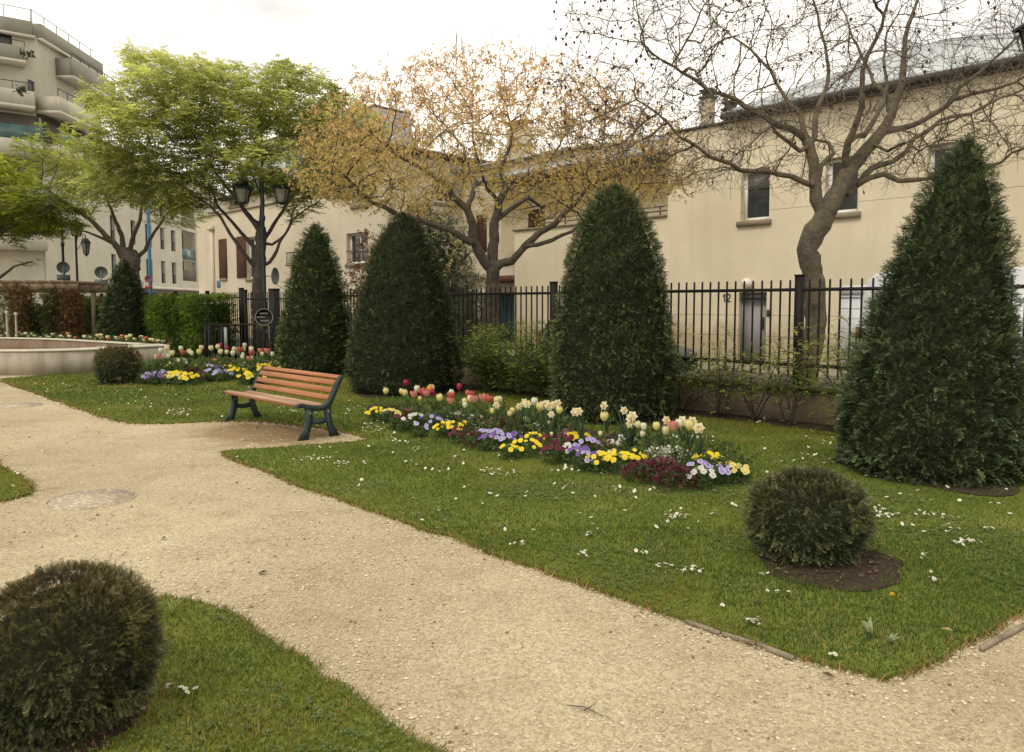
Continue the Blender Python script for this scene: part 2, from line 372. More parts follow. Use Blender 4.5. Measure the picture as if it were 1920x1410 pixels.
# ================================================================== GROUND
def sheet(name, pts, z, mat, kind='structure'):
    mb = MB(); mb.add([(p[0], p[1], z) for p in pts], [list(range(len(pts)))])
    return tag(mb.build(name, mat), kind=kind)
sheet('ground', [(-400, -60), (400, -60), (400, 600), (-400, 600)], -.012, M['pave'])
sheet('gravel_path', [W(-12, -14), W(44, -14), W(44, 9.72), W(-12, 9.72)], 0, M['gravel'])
sheet('street_pavement', [W(-30, 9.98), W(120, 9.98), W(120, 11.9), W(-30, 11.9)], .05, M['pave'])
sheet('road', [W(-30, 11.9), W(120, 11.9), W(120, 15.2), W(-30, 15.2)], 0, M['road'])
mbp = MB(); mbp.add([W(-30, 15.2, .12), W(120, 15.2, .12), W(120, 26, .12), W(-30, 26, .12)], [[0, 1, 2, 3]])
mbp.quad(W(-30, 15.2, 0), W(120, 15.2, 0), W(120, 15.2, .12), W(-30, 15.2, .12))
tag(mbp.build('far_pavement', M['pave']), kind='structure')
def wobble(poly, step=.07, amp=.03, seed=1):
    out = []
    for i in range(len(poly)):
        a = np.array(poly[i][:2]); b = np.array(poly[(i+1) % len(poly)][:2]); L = np.linalg.norm(b-a); n = max(1, int(L/step))
        n = min(n, 400)
        for k in range(n):
            p = a+(b-a)*k/n
            j = (fbm(np.array([p[0]*2.2]), np.array([p[1]*2.2]), seed)[0]-.47)*2*amp*2 + (vnoise(np.array([p[0]*11]), np.array([p[1]*11]), seed+9)[0]-.5)*amp
            nrm = np.array([-(b-a)[1], (b-a)[0]])/(L+1e-9)
            out.append(p+nrm*j)
    return out
def P2(u, v): return W(u, v)[:2]
LAWN1 = wobble([P2(.98, 3.5), P2(1.06, 3.30), P2(1.25, 3.22), P2(2.2, 3.22), P2(4.5, 3.23), P2(6.2, 3.28), P2(7.6, 3.34), P2(7.82, 3.42), P2(7.62, 4.0), P2(7.3, 4.75), P2(7.38, 4.98), P2(8.1, 5.02),
                P2(9.3, 4.78), P2(9.8, 4.45), P2(10.25, 3.75), P2(10.6, 3.38), P2(11.0, 3.30), P2(14, 3.32), P2(18.7, 3.42), P2(19.5, 5), P2(30, 4), P2(38, 6), P2(38, 9.7), P2(.6, 9.7), P2(.8, 4.4)])
LAWN2 = wobble([P2(7.12, 1.30), P2(7.2, 1.5), P2(7.45, 1.57), P2(12, 1.6), P2(18, 1.6), P2(18, -8), P2(7.2, -8)], seed=4)
LAWN3 = wobble([P2(4.2, 1.22), P2(4.12, 1.45), P2(3.85, 1.58), P2(3.4, 1.60), P2(-1, 1.56), P2(-8, 1.6), P2(-8, -6), P2(4.2, -6)], seed=7)
LAWNS = [LAWN1, LAWN2, LAWN3]
for k, L in enumerate(LAWNS):
    mb = MB(); n = len(L)
    mb.add([(p[0], p[1], .022) for p in L], [list(range(n))])
    v = [(p[0], p[1], .022) for p in L]+[(p[0]*1, p[1], -.005) for p in L]
    mb.add(v, [[i, (i+1) % n, n+(i+1) % n, n+i] for i in range(n)], (.8, .6, .5))
    tag(mb.build('lawn', M['turf']), kind='structure')
# ------------------------------------------------------------------ positions of planted things (uv)
BALLS = [(1.94, 4.55, .335, .49), (3.15, .742, .315, .535), (16.1, 4.95, .43, .66)]
CONES = [  # u, v, radius, height, p, q, apex shift, label
    (2.2, 7.83, .84, 3.14, 1.25, .66), (6.4, 8.4, .85, 3.22, 2.3, .56), (10.95, 8.2, 1.0, 3.2, 1.6, .55), (15.2, 9.0, .85, 3.4, 1.4, .58), (26.0, 8.3, .87, 3.0, 1.2, .6)]
CONES[3] = (15.2, 8.9, .85, 3.4, 1.4, .58)
def soil_patch(name, u, v, r, seed, z=.03, ell=1.0):
    c = W(u, v); n = 40; pts = []
    for i in range(n):
        a = i*2*PI/n; rr = r*(1+.55*(vnoise(np.array([math.cos(a)*1.7+5]), np.array([math.sin(a)*1.7+5]), seed)[0]-.5))
        pts.append((c[0]+rr*math.cos(a)*ell, c[1]+rr*math.sin(a), z))
    mb = MB(); mb.add(pts+[(c[0], c[1], z+.035)], [[i, (i+1) % n, n] for i in range(n)])
    return tag(mb.build(name, M['soil']), kind='structure')
SOILC = []
for k, (u, v, r, h) in enumerate(BALLS):
    uu, vv = (u-.12, v-.02) if k == 0 else (u, v)
    rr = .42 if k == 0 else r*.95
    soil_patch('soil', uu, vv, rr, k+3); SOILC.append((*W(uu, vv)[:2], rr*.93))
for k, c in enumerate(CONES):
    soil_patch('soil', c[0], c[1], c[2]*1.05, k+30); SOILC.append((*W(c[0], c[1])[:2], c[2]*.95))
BED1 = wobble([P2(3.15, 6.25), P2(3.25, 5.85), P2(3.8, 5.82), P2(6, 5.95), P2(8.3, 6.0), P2(9.0, 6.15), P2(9.1, 6.6), P2(8.6, 7.0), P2(6, 7.15), P2(4.6, 7.05), P2(3.75, 6.75)], amp=.03, seed=13)
BED2 = wobble([P2(17.4, 5.6), P2(16.9, 5.65), P2(15.6, 7.4), P2(15.9, 9.0), P2(17.2, 9.3), P2(17.8, 8.6), P2(18.6, 6.2)], amp=.03, seed=15)
for B in (BED1, BED2):
    n = len(B); c = np.mean(np.array(B), 0); mb = MB()
    inner = [c+(np.array(p)-c)*.9 for p in B]
    mb.add([(p[0], p[1], .026) for p in B]+[(p[0], p[1], .07) for p in inner], [[i, (i+1) % n, n+(i+1) % n, n+i] for i in range(n)]+[list(range(n, 2*n))])
    tag(mb.build('soil', M['soil']), kind='structure')
STRIP = [P2(.6, 9.25), P2(16, 9.25), P2(16, 9.73), P2(.6, 9.73)]
STRIP = wobble(STRIP, amp=.04, seed=18)
sheet('soil', STRIP, .03, M['soil'])
# ------------------------------------------------------------------ grass
def grass_points(poly, dens, dmin, dmax, seed, bnd=1.0):
    r = np.random.default_rng(seed); p = np.array(poly)
    x0, y0 = p.min(0); x1, y1 = p.max(0); x0 = max(x0, -14); x1 = min(x1, 9); y0 = max(y0, .6); y1 = min(y1, dmax)
    if x1 <= x0 or y1 <= y0: return np.zeros((0, 2))
    n = int((x1-x0)*(y1-y0)*dens)
    x = r.uniform(x0, x1, n); y = r.uniform(y0, y1, n); d = y
    k = (d >= dmin) & (d < dmax) & (np.abs(x) < .80*y+1.0)
    x = x[k]; y = y[k]
    k = inpoly(x, y, poly); x = x[k]; y = y[k]
    for (cx, cy, cr) in SOILC:
        k = (x-cx)**2+(y-cy)**2 > (cr*(.60+.50*r.random(len(x))**.5))**2; x = x[k]; y = y[k]
    for B in (BED1, BED2, STRIP):
        k = ~inpoly(x, y, B); x = x[k]; y = y[k]
    return np.stack([x, y], 1)
GTINT = lambda x, y: (fbm(x*.55, y*.55, 5), fbm(x*1.9, y*1.9, 8), fbm(x*6, y*6, 3))
def grass(lawn_id, poly, bands):
    mb = MB()
    for bi, (d0, d1, dens, hgt, wid) in enumerate(bands):
        P = grass_points(poly, dens, d0, d1, 100*lawn_id+bi)
        n = len(P)
        if not n: continue
        x, y = P[:, 0], P[:, 1]; a, b, c = GTINT(x, y)
        h = hgt*(.45+1.1*rng.random(n))*(.55+.9*b)
        az = rng.uniform(0, 2*PI, n); lean = rng.uniform(.1, .85, n)
        dx = np.cos(az)*lean*h; dy = np.sin(az)*lean*h
        wz = rng.uniform(0, 2*PI, n); wx = np.cos(wz)*wid*.5; wy = np.sin(wz)*wid*.5
        z0 = np.full(n, .018)
        yellow = np.clip((a-.42)*4.4+(c-.5)*.8+rng.normal(0, .15, n), 0, 1)[:, None]; dead = (rng.random(n) < .05+.30*np.clip((c-.52)*4, 0, 1)*np.clip((a-.40)*4, 0, 1))[:, None]
        g0 = np.array([.042, .088, .018]); g1 = np.array([.105, .145, .026]); br = np.array([.22, .18, .075])
        col = (g0*(1-yellow)+g1*yellow)*(.7+.6*rng.random((n, 1))); col = np.where(dead, br*(.6+.5*rng.random((n, 1))), col)
        if d0 < 5.2:
            V = np.stack([np.stack([x-wx, y-wy, z0], 1), np.stack([x+wx, y+wy, z0], 1), np.stack([x+wx*.7+dx*.4, y+wy*.7+dy*.4, z0+h*.6], 1),
                          np.stack([x-wx*.7+dx*.4, y-wy*.7+dy*.4, z0+h*.6], 1), np.stack([x+dx, y+dy, z0+h*np.sqrt(1-.6*lean**2)], 1)], 1).reshape(-1, 3)
            i = np.arange(n)[:, None]*5
            cc = (col[:, None, :]*np.array([.45, .45, 1, 1, 1.2])[None, :, None]).reshape(-1, 3)
            b0 = mb.n; mb.add(V, i+np.array([[0, 1, 2, 3]]), cc)
            mb.lp.append((i+np.array([[3, 2, 4]])+b0).ravel()); mb.ct.append(np.full(n, 3))
        else:
            V = np.stack([np.stack([x-wx, y-wy, z0], 1), np.stack([x+wx, y+wy, z0], 1), np.stack([x+dx, y+dy, z0+h*np.sqrt(1-.6*lean**2)], 1)], 1).reshape(-1, 3)
            cc = (col[:, None, :]*np.array([.55, .55, 1.15])[None, :, None]).reshape(-1, 3)
            mb.add(V, np.arange(n)[:, None]*3+np.array([[0, 1, 2]]), cc)
    o = mb.build('lawn_grass', M['grass']); return o
BANDS = [(1.2, 3.6, 12000, .026, .0038), (3.6, 5.2, 7500, .026, .0045), (5.2, 8.5, 3600, .028, .007), (8.5, 13, 1700, .03, .011), (13, 20, 700, .034, .02)]
for k, (L, lab) in enumerate(zip(LAWNS, ['short mown grass of the wide lawn with flower bed, clipped yews and bench alcove', 'short grass of the small lawn corner at the left edge by the manhole cover', 'short grass of the lawn in the near left corner around the clipped ball'])):
    tag(grass(k+1, L, BANDS), lab, 'grass', kind='stuff')
mb = MB(); r_ = np.random.default_rng(91)
for L in (LAWN1, LAWN3):
    P = grass_points(L, 900, 1.5, 6.5, 900); f = fbm(P[:, 0]*1.6, P[:, 1]*1.6, 61); P = P[r_.random(len(P)) < np.clip((f-.46)*6, .03, 1)]
    for da in (0, 2.09, 4.19):
        n = len(P); a = r_.uniform(0, .9, n)+da; s = .005+.005*r_.random(n); z = .030+.012*r_.random(n); cx_ = P[:, 0]+np.cos(a)*s; cy_ = P[:, 1]+np.sin(a)*s
        e = np.stack([np.cos(a)*s, np.sin(a)*s, .3*s], 1); q = np.stack([-np.sin(a)*s*.8, np.cos(a)*s*.8, 0*s], 1); c = np.stack([cx_, cy_, z], 1)
        V = np.stack([c-e, c+q, c+e, c-q], 1).reshape(-1, 3); mb.add(V, np.arange(n)[:, None]*4+np.array([[0, 1, 2, 3]]), np.repeat(np.array([.055, .10, .035])*(.7+.6*r_.random((n, 1))), 4, 0))
tag(mb.build('clover', M['grass']), 'small clover leaves mixed into the short grass', 'clover', kind='stuff')
# ragged fringe of longer grass along the lawn edges
def fringe(poly):
    mb = MB(); p = np.array(poly); q = np.roll(p, -1, 0); L = np.linalg.norm(q-p, axis=1)
    k = (p[:, 1] > 1) & (p[:, 1] < 16) & (np.abs(p[:, 0]) < .8*p[:, 1]+1); p, q, L = p[k], q[k], L[k]
    if not len(p): return None
    d = np.maximum(2., p[:, 1]); n = (L*1500/d**.8).astype(int)
    idx = np.repeat(np.arange(len(p)), n); t = rng.random(len(idx)); o = p[idx]+(q-p)[idx]*t[:, None]
    o += rng.normal(0, .018, o.shape); m = len(o); dd = d[idx]
    h = .035*(.4+rng.random(m)); az = rng.uniform(0, 2*PI, m); w = .003*np.maximum(1, dd/3)
    wz = rng.uniform(0, 2*PI, m); col = np.array([.07, .105, .025])*(.6+.8*rng.random((m, 1))); dead = rng.random((m, 1)) < .28
    col = np.where(dead, np.array([.22, .17, .085]), col)
    V = np.stack([np.stack([o[:, 0]-np.cos(wz)*w, o[:, 1]-np.sin(wz)*w, np.zeros(m)+.002], 1), np.stack([o[:, 0]+np.cos(wz)*w, o[:, 1]+np.sin(wz)*w, np.zeros(m)+.002], 1),
                  np.stack([o[:, 0]+np.cos(az)*h*.8, o[:, 1]+np.sin(az)*h*.8, .012+h*.7], 1)], 1).reshape(-1, 3)
    mb.add(V, np.arange(m)[:, None]*3+np.array([[0, 1, 2]]), np.repeat(col, 3, 0))
    return mb.build('grass_fringe', M['grass'])
for L, lab in zip(LAWNS, ['ragged grass edge of the wide lawn along the gravel', 'ragged grass edge of the small lawn corner at the left', 'ragged grass edge of the near left lawn along the gravel']):
    o = fringe(L)
    if o: tag(o, lab, 'grass', kind='stuff')
# ------------------------------------------------------------------ loose gravel stones
def stones():
    mb = MB(); r = np.random.default_rng(77)
    X = []; 
    for (d0, d1, dens, s) in [(1.5, 3.4, 2300, .0054), (3.4, 5.5, 950, .0065), (5.5, 10, 160, .009)]:
        n = int(13*(d1-d0)*dens); x = r.uniform(-7, 6, n); y = r.uniform(d0, d1, n)
        k = np.abs(x) < .75*y+.6; x, y = x[k], y[k]
        f = fbm(x*1.3, y*1.3, 41); k = r.random(len(x)) < np.clip((f-.3)*2.6, .06, 1); x, y = x[k], y[k]
        for L in LAWNS:
            k = ~inpoly(x, y, L); x, y = x[k], y[k]
        X.append(np.stack([x, y, s*(.5+r.random(len(x))**2*1.5)], 1))
    for L in LAWNS:                                     # pale stones gathered along the lawn edges
        p = np.array(L); k = (p[:, 1] > 1.2) & (p[:, 1] < 13) & (np.abs(p[:, 0]) < .8*p[:, 1]+.6); p = p[k]
        if not len(p): continue
        n = len(p)*16; i = r.integers(0, len(p), n); c = p[i]+r.normal(0, .085, (n, 2)); k = ~inpoly(c[:, 0], c[:, 1], L); c = c[k]
        X.append(np.stack([c[:, 0], c[:, 1], (.005+.008*r.random(len(c)))*np.maximum(1, c[:, 1]/7)], 1))
    X = np.concatenate(X); n = len(X)
    tv = np.array([(1, 0, 0), (-1, 0, 0), (0, 1, 0), (0, -1, 0), (0, 0, .62), (0, 0, -.5)]); tf = np.array([(0, 2, 4), (2, 1, 4), (1, 3, 4), (3, 0, 4)])
    az = r.uniform(0, 2*PI, n); s = X[:, 2]
    Mx = np.zeros((n, 3, 3)); e = .6+.7*r.random(n)
    Mx[:, 0, 0] = np.cos(az)*s; Mx[:, 1, 0] = np.sin(az)*s; Mx[:, 0, 1] = -np.sin(az)*s*e; Mx[:, 1, 1] = np.cos(az)*s*e; Mx[:, 2, 2] = s
    P = np.stack([X[:, 0], X[:, 1], s*.25], 1)
    t = r.random((n, 1))**1.5; col = np.array([.36, .285, .18])*(1-t)+np.array([.62, .53, .39])*t; col = np.where(r.random((n, 1)) < .05, np.array([.17, .12, .075]), col)
    mb.inst(tv, tf, Mx, P, col)
    tag(mb.build('loose_gravel', M['stone']), 'loose pale gravel stones strewn over the path', 'gravel', kind='stuff')
stones()
def soil_bits():
    r = np.random.default_rng(5); X = []
    for (cx, cy, cr) in SOILC:
        if cy > 9: continue
        n = int(900*cr); a = r.uniform(0, 2*PI, n); q = np.sqrt(r.random(n))*cr*1.12; X.append(np.stack([cx+q*np.cos(a), cy+q*np.sin(a)], 1))
    for B in (BED1,):
        p = np.array(B); x = r.uniform(p[:, 0].min(), p[:, 0].max(), 3500); y = r.uniform(p[:, 1].min(), p[:, 1].max(), 3500); k = inpoly(x, y, B); X.append(np.stack([x[k], y[k]], 1))
    X = np.concatenate(X); n = len(X); s = .004+.012*r.random(n)**2; az = r.uniform(0, 6.28, n); e = .25+1.0*r.random(n)
    tv = np.array([(1, 0, 0), (-1, 0, 0), (0, 1, 0), (0, -1, 0), (0, 0, .7), (0, 0, -.5)]); tf = np.array([(0, 2, 4), (2, 1, 4), (1, 3, 4), (3, 0, 4)])
    Mx = np.zeros((n, 3, 3)); Mx[:, 0, 0] = np.cos(az)*s*1.3; Mx[:, 1, 0] = np.sin(az)*s*1.3; Mx[:, 0, 1] = -np.sin(az)*s*e; Mx[:, 1, 1] = np.cos(az)*s*e; Mx[:, 2, 2] = s*.8
    t = r.random((n, 1)); col = np.array([.04, .026, .017])*(1-t)+np.array([.14, .095, .06])*t; col = np.where(r.random((n, 1)) < .06, np.array([.32, .25, .15]), col)
    mb = MB(); mb.inst(tv, tf, Mx, np.stack([X[:, 0], X[:, 1], np.full(n, .058)], 1), col); tag(mb.build('soil_crumbs', M['stone']), 'crumbs of brown soil and dry bits on the bare patches and flower bed', 'soil', kind='stuff')
soil_bits()
# ------------------------------------------------------------------ manhole covers, kerb edging, litter
for (px, py, r, lab) in [(173, 936, .335, 'round patterned manhole cover set in the gravel beside the small lawn corner'), (36, 760.5, .33, 'round dark manhole cover in the far gravel path at the left edge')]:
    c = G(px, py); t = thing('manhole_cover', lab, 'manhole cover', c)
    mb = MB(); mb.lathe([(0, .006), (r*.93, .006), (r*.93, .001)], 40); mb.build('lid', M['manhole'], t, local=True)
    mb = MB(); mb.lathe([(r*.955, .001), (r*.955, .008), (r*.985, .008), (r*.99, .001)], 40); mb.build('rim', M['manhole'], t, local=True)
def edging(px, label):
    t = thing('lawn_edging', label, 'edging', G(*px[0])); 
    pts = [G(*p) for p in px]
    for i in range(len(pts)-1):
        a, b = pts[i], pts[i+1]; d = (b-a); L = np.linalg.norm(d); d /= L; nn = np.array([-d[1], d[0], 0]); mb = MB()
        a2 = a+d*.006; b2 = b-d*.006; z = .020+random.uniform(-.008, .005)
        mb.hexa([a2-nn*.010, b2-nn*.010, b2+nn*.010, a2+nn*.010]+[q+np.array([0, 0, z]) for q in (a2-nn*.010, b2-nn*.010, b2+nn*.010, a2+nn*.010)])
        o = mb.build('edging_block', M['curb'], t)
edging([(1286, 1168), (1352, 1192), (1418, 1212), (1490, 1240)], 'low concrete edging strip along the gravel in front of the near clipped ball')
edging([(1838, 1222), (1878, 1200), (1930, 1172)], 'short earth-stained edging blocks at the lawn side in the right corner')
tw = MB(); a, b = G(1062, 1322, .012), G(1130, 1342, .008)
tw.tube([a, (a+b)/2+np.array([0, .012, .008]), b], [.0022, .003, .0015], 5); m_ = (a+b)/2; tw.tube([m_, m_+np.array([.05, .03, .012])], [.003, .0015], 5)
tag(origin_to(tw.build('twig', M['twig']), (a+b)/2), 'thin bent dead twig lying alone on the gravel path', 'twig')
leafm = attr_mat('dead_leaf', .8, .1)
LEAFLIT = [(306, 1009, 'small dark brown leaf on the gravel between manhole cover and near clipped ball'), (493, 1074, 'curled brown leaf on open gravel right of the near clipped ball'), (1553, 1267, 'brown leaf lump on the gravel by the lawn corner'), (420, 1140, 'brown leaf by the tip of the near left lawn'), (1400, 1185, 'tan leaf against the concrete edging strip'), (1775, 1182, 'pale tan leaf lying in the grass near the right-hand edging'), (483, 802, 'small dark leaf on the bare earth under the bench')]
for (px, py, lab) in LEAFLIT:
    c = G(px, py, .01 if px not in (1775,) else .05); mb = MB(); az = random.uniform(0, 6); L = .03
    d = np.array([math.cos(az), math.sin(az), 0])*L; n_ = np.array([-math.sin(az), math.cos(az), 0])*L*.55
    mb.add([c-d, c+n_+[0, 0, .012], c+d+[0, 0, .008], c-n_+[0, 0, .010], c+[0, 0, .002]], np.array([[0, 1, 4], [1, 2, 4], [2, 3, 4], [3, 0, 4]]), (.10, .055, .03) if px != 1775 else (.30, .22, .11))
    tag(origin_to(mb.build('fallen_leaf', leafm), c), lab, 'leaf', group='fallen leaves')
# ================================================================== LOW WALL AND IRON FENCE
LW0, LW1 = -6.0, 16.6
t = thing('low_wall', 'low brown rendered wall with mossy coping under the iron fence', 'wall', W(4, 9.85))
mb = MB(); F = lambda a, b, q: W(a, 9.76+q, b)
mb.fbox(F, LW0, LW1, -.02, .43, 0, .22); mb.build('wall_body', M['lowwall'], t)
u = LW0; mb = MB()
while u < LW1-.01:
    mb.fbox(F, u+.004, min(u+1.5, LW1)-.004, .43, .50+random.uniform(-.003, .003), -.035, .255); u += 1.5
mb.build('coping', M['coping'], t)
FV = 9.87
def iron_fence(name, label, posts, z0, ztop, npick_parts, spacing=.133):
    t = thing(name, label, 'fence', W(posts[0], FV))
    for p in posts:
        mb = MB(); mb.fbox(lambda a, b, q: W(p+a, FV+q, b), -.05, .05, z0-.05, ztop+.05, -.05, .05); mb.fbox(lambda a, b, q: W(p+a, FV+q, b), -.06, .06, ztop+.05, ztop+.065, -.06, .06)
        mb.build('post', M['iron'], t)
    for (za, zb) in ((.755, .80), (1.77, 1.815)):
        mb = MB(); mb.fbox(lambda a, b, q: W(a, FV+q, b), posts[0], posts[-1], za, zb, -.018, .018); mb.build('rail', M['iron'], t)
    us = []
    for a, b in zip(posts[:-1], posts[1:]):
        n = max(1, int(round((b-a)/spacing))); us += [a+(b-a)*k/n for k in range(1, n)]
    def pick(mb, u, o=(0, 0, 0)):
        c = W(u, FV)-np.array(o)
        mb.lathe([(.0145, .62), (.0145, ztop-.02), (.011, ztop-.006), (.002, ztop)], 6, c)
    pk = MB(); pick(pk, 0); proto = None
    for k, u in enumerate(us):
        if k < npick_parts:
            if proto is None:
                pm = MB(); pm.lathe([(.0145, .62), (.0145, ztop-.02), (.011, ztop-.006), (.002, ztop)], 6); proto = o = pm.build('picket', M['iron'], t, local=True)
            else:
                o = proto.copy(); C.objects.link(o); o.parent = t
            o.location = Vector(tuple(W(u, FV)))-t.location
        else: break
    if len(us) > npick_parts:
        mb = MB()
        for u in us[npick_parts:]: pick(mb, u)
        o = mb.build('picket', M['iron'], t); o['kind'] = 'stuff'
    return t
up = []
for px in (1498, 1038): up.append(onV(px, 600, FV)[0])
stp = up[1]-up[0]
posts = [up[0]-2*stp, up[0]-stp, up[0], up[1], up[1]+stp, up[1]+2*stp, 16.5]
iron_fence('iron_fence', 'black iron picket fence on the low wall behind the clipped cones', [p for p in posts if p <= 16.5], .45, 1.93, 100)
iron_fence('iron_fence', 'long black picket fence behind the hedge at the left, beyond the gate', [20.8, 23.4, 26, 28.6, 31.2, 33.8, 36.4, 39], .0, 1.95, 100)
# gate with two stout posts and two leaves
ug = [onV(x, 600, FV)[0] for x in (567, 515, 454)]
t = thing('park_gate', 'black iron park gate with stout square posts beside the lantern post', 'gate', W(ug[1], FV))
for k, (u, w, ztop) in enumerate(((ug[0], .11, 2.0), (ug[1], .11, 2.0), (ug[2], .055, 2.05))):
    mb = MB(); mb.fbox(lambda a, b, q: W(u+a, FV+q, b), -w, w, 0, ztop, -w, w); mb.fbox(lambda a, b, q: W(u+a, FV+q, b), -w-.012, w+.012, ztop, ztop+.02, -w-.012, w+.012); mb.build('gate_post', M['iron'], t)
for a, b in ((ug[0]+.13, ug[1]-.13), (ug[1]+.13, ug[2]-.07)):
    mb = MB()
    for z in (.22, 1.0, 1.72): mb.fbox(lambda p, z_, q: W(p, FV+q, z_), a, b, z, z+.04, -.015, .015)
    for e in (a, b-.035): mb.fbox(lambda p, z_, q: W(p, FV+q, z_), e, e+.035, .1, 1.95, -.018, .018)
    lf = mb.build('gate_leaf', M['iron'], t)
    n = int((b-a)/.12)
    for k in range(1, n):
        mb = MB(); u = a+(b-a)*k/n
        mb.fbox(lambda p, z_, q: W(p, FV+q, z_), u-.009, u+.009, .1, 1.93, -.009, .009); mb.build('bar', M['iron'], lf)
# low inner barrier of thin bars in front of the gate
a, b = G(387, 686), G(553, 686); d = b-a; L = np.linalg.norm(d); d /= L; nn = np.array([-d[1], d[0], 0])
FB = lambda p, z, q: a+d*p+nn*q+np.array([0, 0, z])
t = thing('low_barrier', 'low black barrier of close bars standing behind the left flower bed', 'barrier', a)
mb = MB(); mb.fbox(FB, 0, L, 1.05, 1.09, -.02, .02); mb.build('top_rail', M['iron'], t)
mb = MB(); mb.fbox(FB, 0, L, .12, .16, -.015, .015); mb.build('bottom_rail', M['iron'], t)
for q in (0.0, .10, .42, L-.45, L-.02):
    mb = MB(); mb.fbox(FB, q-.03, q+.03, 0, 1.05, -.03, .03); mb.build('post', M['iron'], t)
n = int(L/.085)
for k in range(1, n):
    if min(abs(L*k/n-q) for q in (0.0, .10, .42, L-.45, L-.02)) < .045: continue
    mb = MB(); q = L*k/n; mb.fbox(FB, q-.008, q+.008, .16, 1.05, -.008, .008); mb.build('bar', M['iron'], t)
mb = MB(); mb.fbox(FB, .50, .58, 0.3, 1.0, -.06, -.04); mb.build('plate', M['steel'], t)
# ================================================================== FOUNTAIN BASIN
def smooth_path(pts, n=12):
    pts = [np.array(p, float) for p in pts]; P = [2*pts[0]-pts[1]]+pts+[2*pts[-1]-pts[-2]]; out = []
    for i in range(1, len(P)-2):
        for k in range(n):
            t_ = k/n; a, b, c, e = P[i-1], P[i], P[i+1], P[i+2]
            out.append(.5*((2*b)+(-a+c)*t_+(2*a-5*b+4*c-e)*t_**2+(-a+3*b-3*c+e)*t_**3))
    out.append(P[-2]); return out
def curved_wall(mb, cap, path, w0, w1, h):
    n = len(path); path = np.array(path); t_ = np.gradient(path, axis=0); t_ /= np.linalg.norm(t_, axis=1)[:, None]
    nn = np.stack([-t_[:, 1], t_[:, 0], np.zeros(n)], 1); w = np.linspace(w0, w1, n)[:, None]
    A, B = path, path+nn*w; Z = np.array([0, 0, 1.])
    def strip(m_, P, Q, z0, z1):
        V = np.concatenate([P+Z*z0, P+Z*z1, Q+Z*z1, Q+Z*z0]); f = []
        for i in range(n-1):
            for a, b in ((0, 1), (1, 2), (2, 3), (3, 0)): f.append([a*n+i, a*n+i+1, b*n+i+1, b*n+i])
        m_.add(V, f+[[0, n, 2*n, 3*n], [n-1, 2*n-1, 3*n-1, 4*n-1]])
    strip(mb, A, B, -.05, h-.04)
    e = nn*.015
    strip(cap, A-e, B+e, h-.039, h)
t = thing('fountain_basin', 'curved grey concrete basin with stained sides and pale rim behind the far clipped ball', 'basin', (-12, 18, 0))
bz = .57
front = [G(x, y, bz)-np.array([0, 0, bz]) for x, y in ((-260, 648), (-120, 654.5), (0, 656.5), (90, 656), (170, 654), (240, 650.5), (290, 647.8), (318, 646.8))]
back = [G(x, y, bz)-np.array([0, 0, bz]) for x, y in ((-260, 634), (-120, 632.5), (0, 633), (90, 635), (170, 639), (230, 642.5), (262, 644.6))]
mb, cp = MB(), MB(); curved_wall(mb, cp, smooth_path(front, 10), .2, .9, bz); mb.build('front_wall', M['concrete'], t); cp.build('rim', M['cap'], t)
mb, cp = MB(), MB(); curved_wall(mb, cp, smooth_path(back, 10), .3, .3, bz); mb.build('back_wall', M['redwall'], t); cp.build('rim', M['cap'], t)
# ================================================================== BUILDINGS
def wall(mb, F, a0, a1, b0, b1, holes=(), th=.3, t=0., col=None):
    """front sheet in the (a, b) plane of F with real openings and reveals"""
    A = sorted({a0, a1, *[min(max(h[i], a0), a1) for h in holes for i in (0, 1)]}); B = sorted({b0, b1, *[min(max(h[i], b0), b1) for h in holes for i in (2, 3)]})
    for i in range(len(A)-1):
        for j in range(len(B)-1):
            ca, cb = (A[i]+A[i+1])/2, (B[j]+B[j+1])/2
            if any(h[0] < ca < h[1] and h[2] < cb < h[3] for h in holes): continue
            mb.quad(F(A[i], B[j], t), F(A[i+1], B[j], t), F(A[i+1], B[j+1], t), F(A[i], B[j+1], t), col)
    for (x0, x1, y0, y1) in holes:
        x0, x1, y0, y1 = max(x0, a0), min(x1, a1), max(y0, b0), min(y1, b1)
        if x1 <= x0 or y1 <= y0: continue
        for (p, q) in (((x0, y0), (x1, y0)), ((x1, y0), (x1, y1)), ((x1, y1), (x0, y1)), ((x0, y1), (x0, y0))):
            mb.quad(F(*p, t), F(*q, t), F(*q, t+th), F(*p, t+th), col)
def window(parent, F, h, depth=.22, sill=True, fw=.085, split=True, name='window', dark=False, blind=False):
    x0, x1, y0, y1 = h; mb = MB()
    for (a, b, c, d) in ((x0, x0+fw, y0, y1), (x1-fw, x1, y0, y1), (x0+fw, x1-fw, y0, y0+fw), (x0+fw, x1-fw, y1-fw, y1)): mb.fbox(F, a, b, c, d, depth, depth+.06)
    if split and x1-x0 > .9: mb.fbox(F, (x0+x1)/2-.035, (x0+x1)/2+.035, y0+fw, y1-fw, depth+.002, depth+.058)
    w = mb.build(name, M['frame'] if not dark else M['gutter'], parent)
    mb = MB(); mb.quad(F(x0+fw*.5, y0+fw*.5, depth+.04), F(x1-fw*.5, y0+fw*.5, depth+.04), F(x1-fw*.5, y1-fw*.5, depth+.04), F(x0+fw*.5, y1-fw*.5, depth+.04)); mb.build('pane', M['glass'], w)
    if blind:
        mb = MB(); mb.fbox(F, x0+fw, x1-fw, y1-fw-(y1-y0)*.30, y1-fw-.002, depth+.012, depth+.03); mb.build('blind', M['steel'], w)
    if sill:
        mb = MB(); mb.fbox(F, x0-.07, x1+.07, y0-.13, y0-.002, -.07, depth-.01); mb.build('sill', M['curb'], w)
    return w
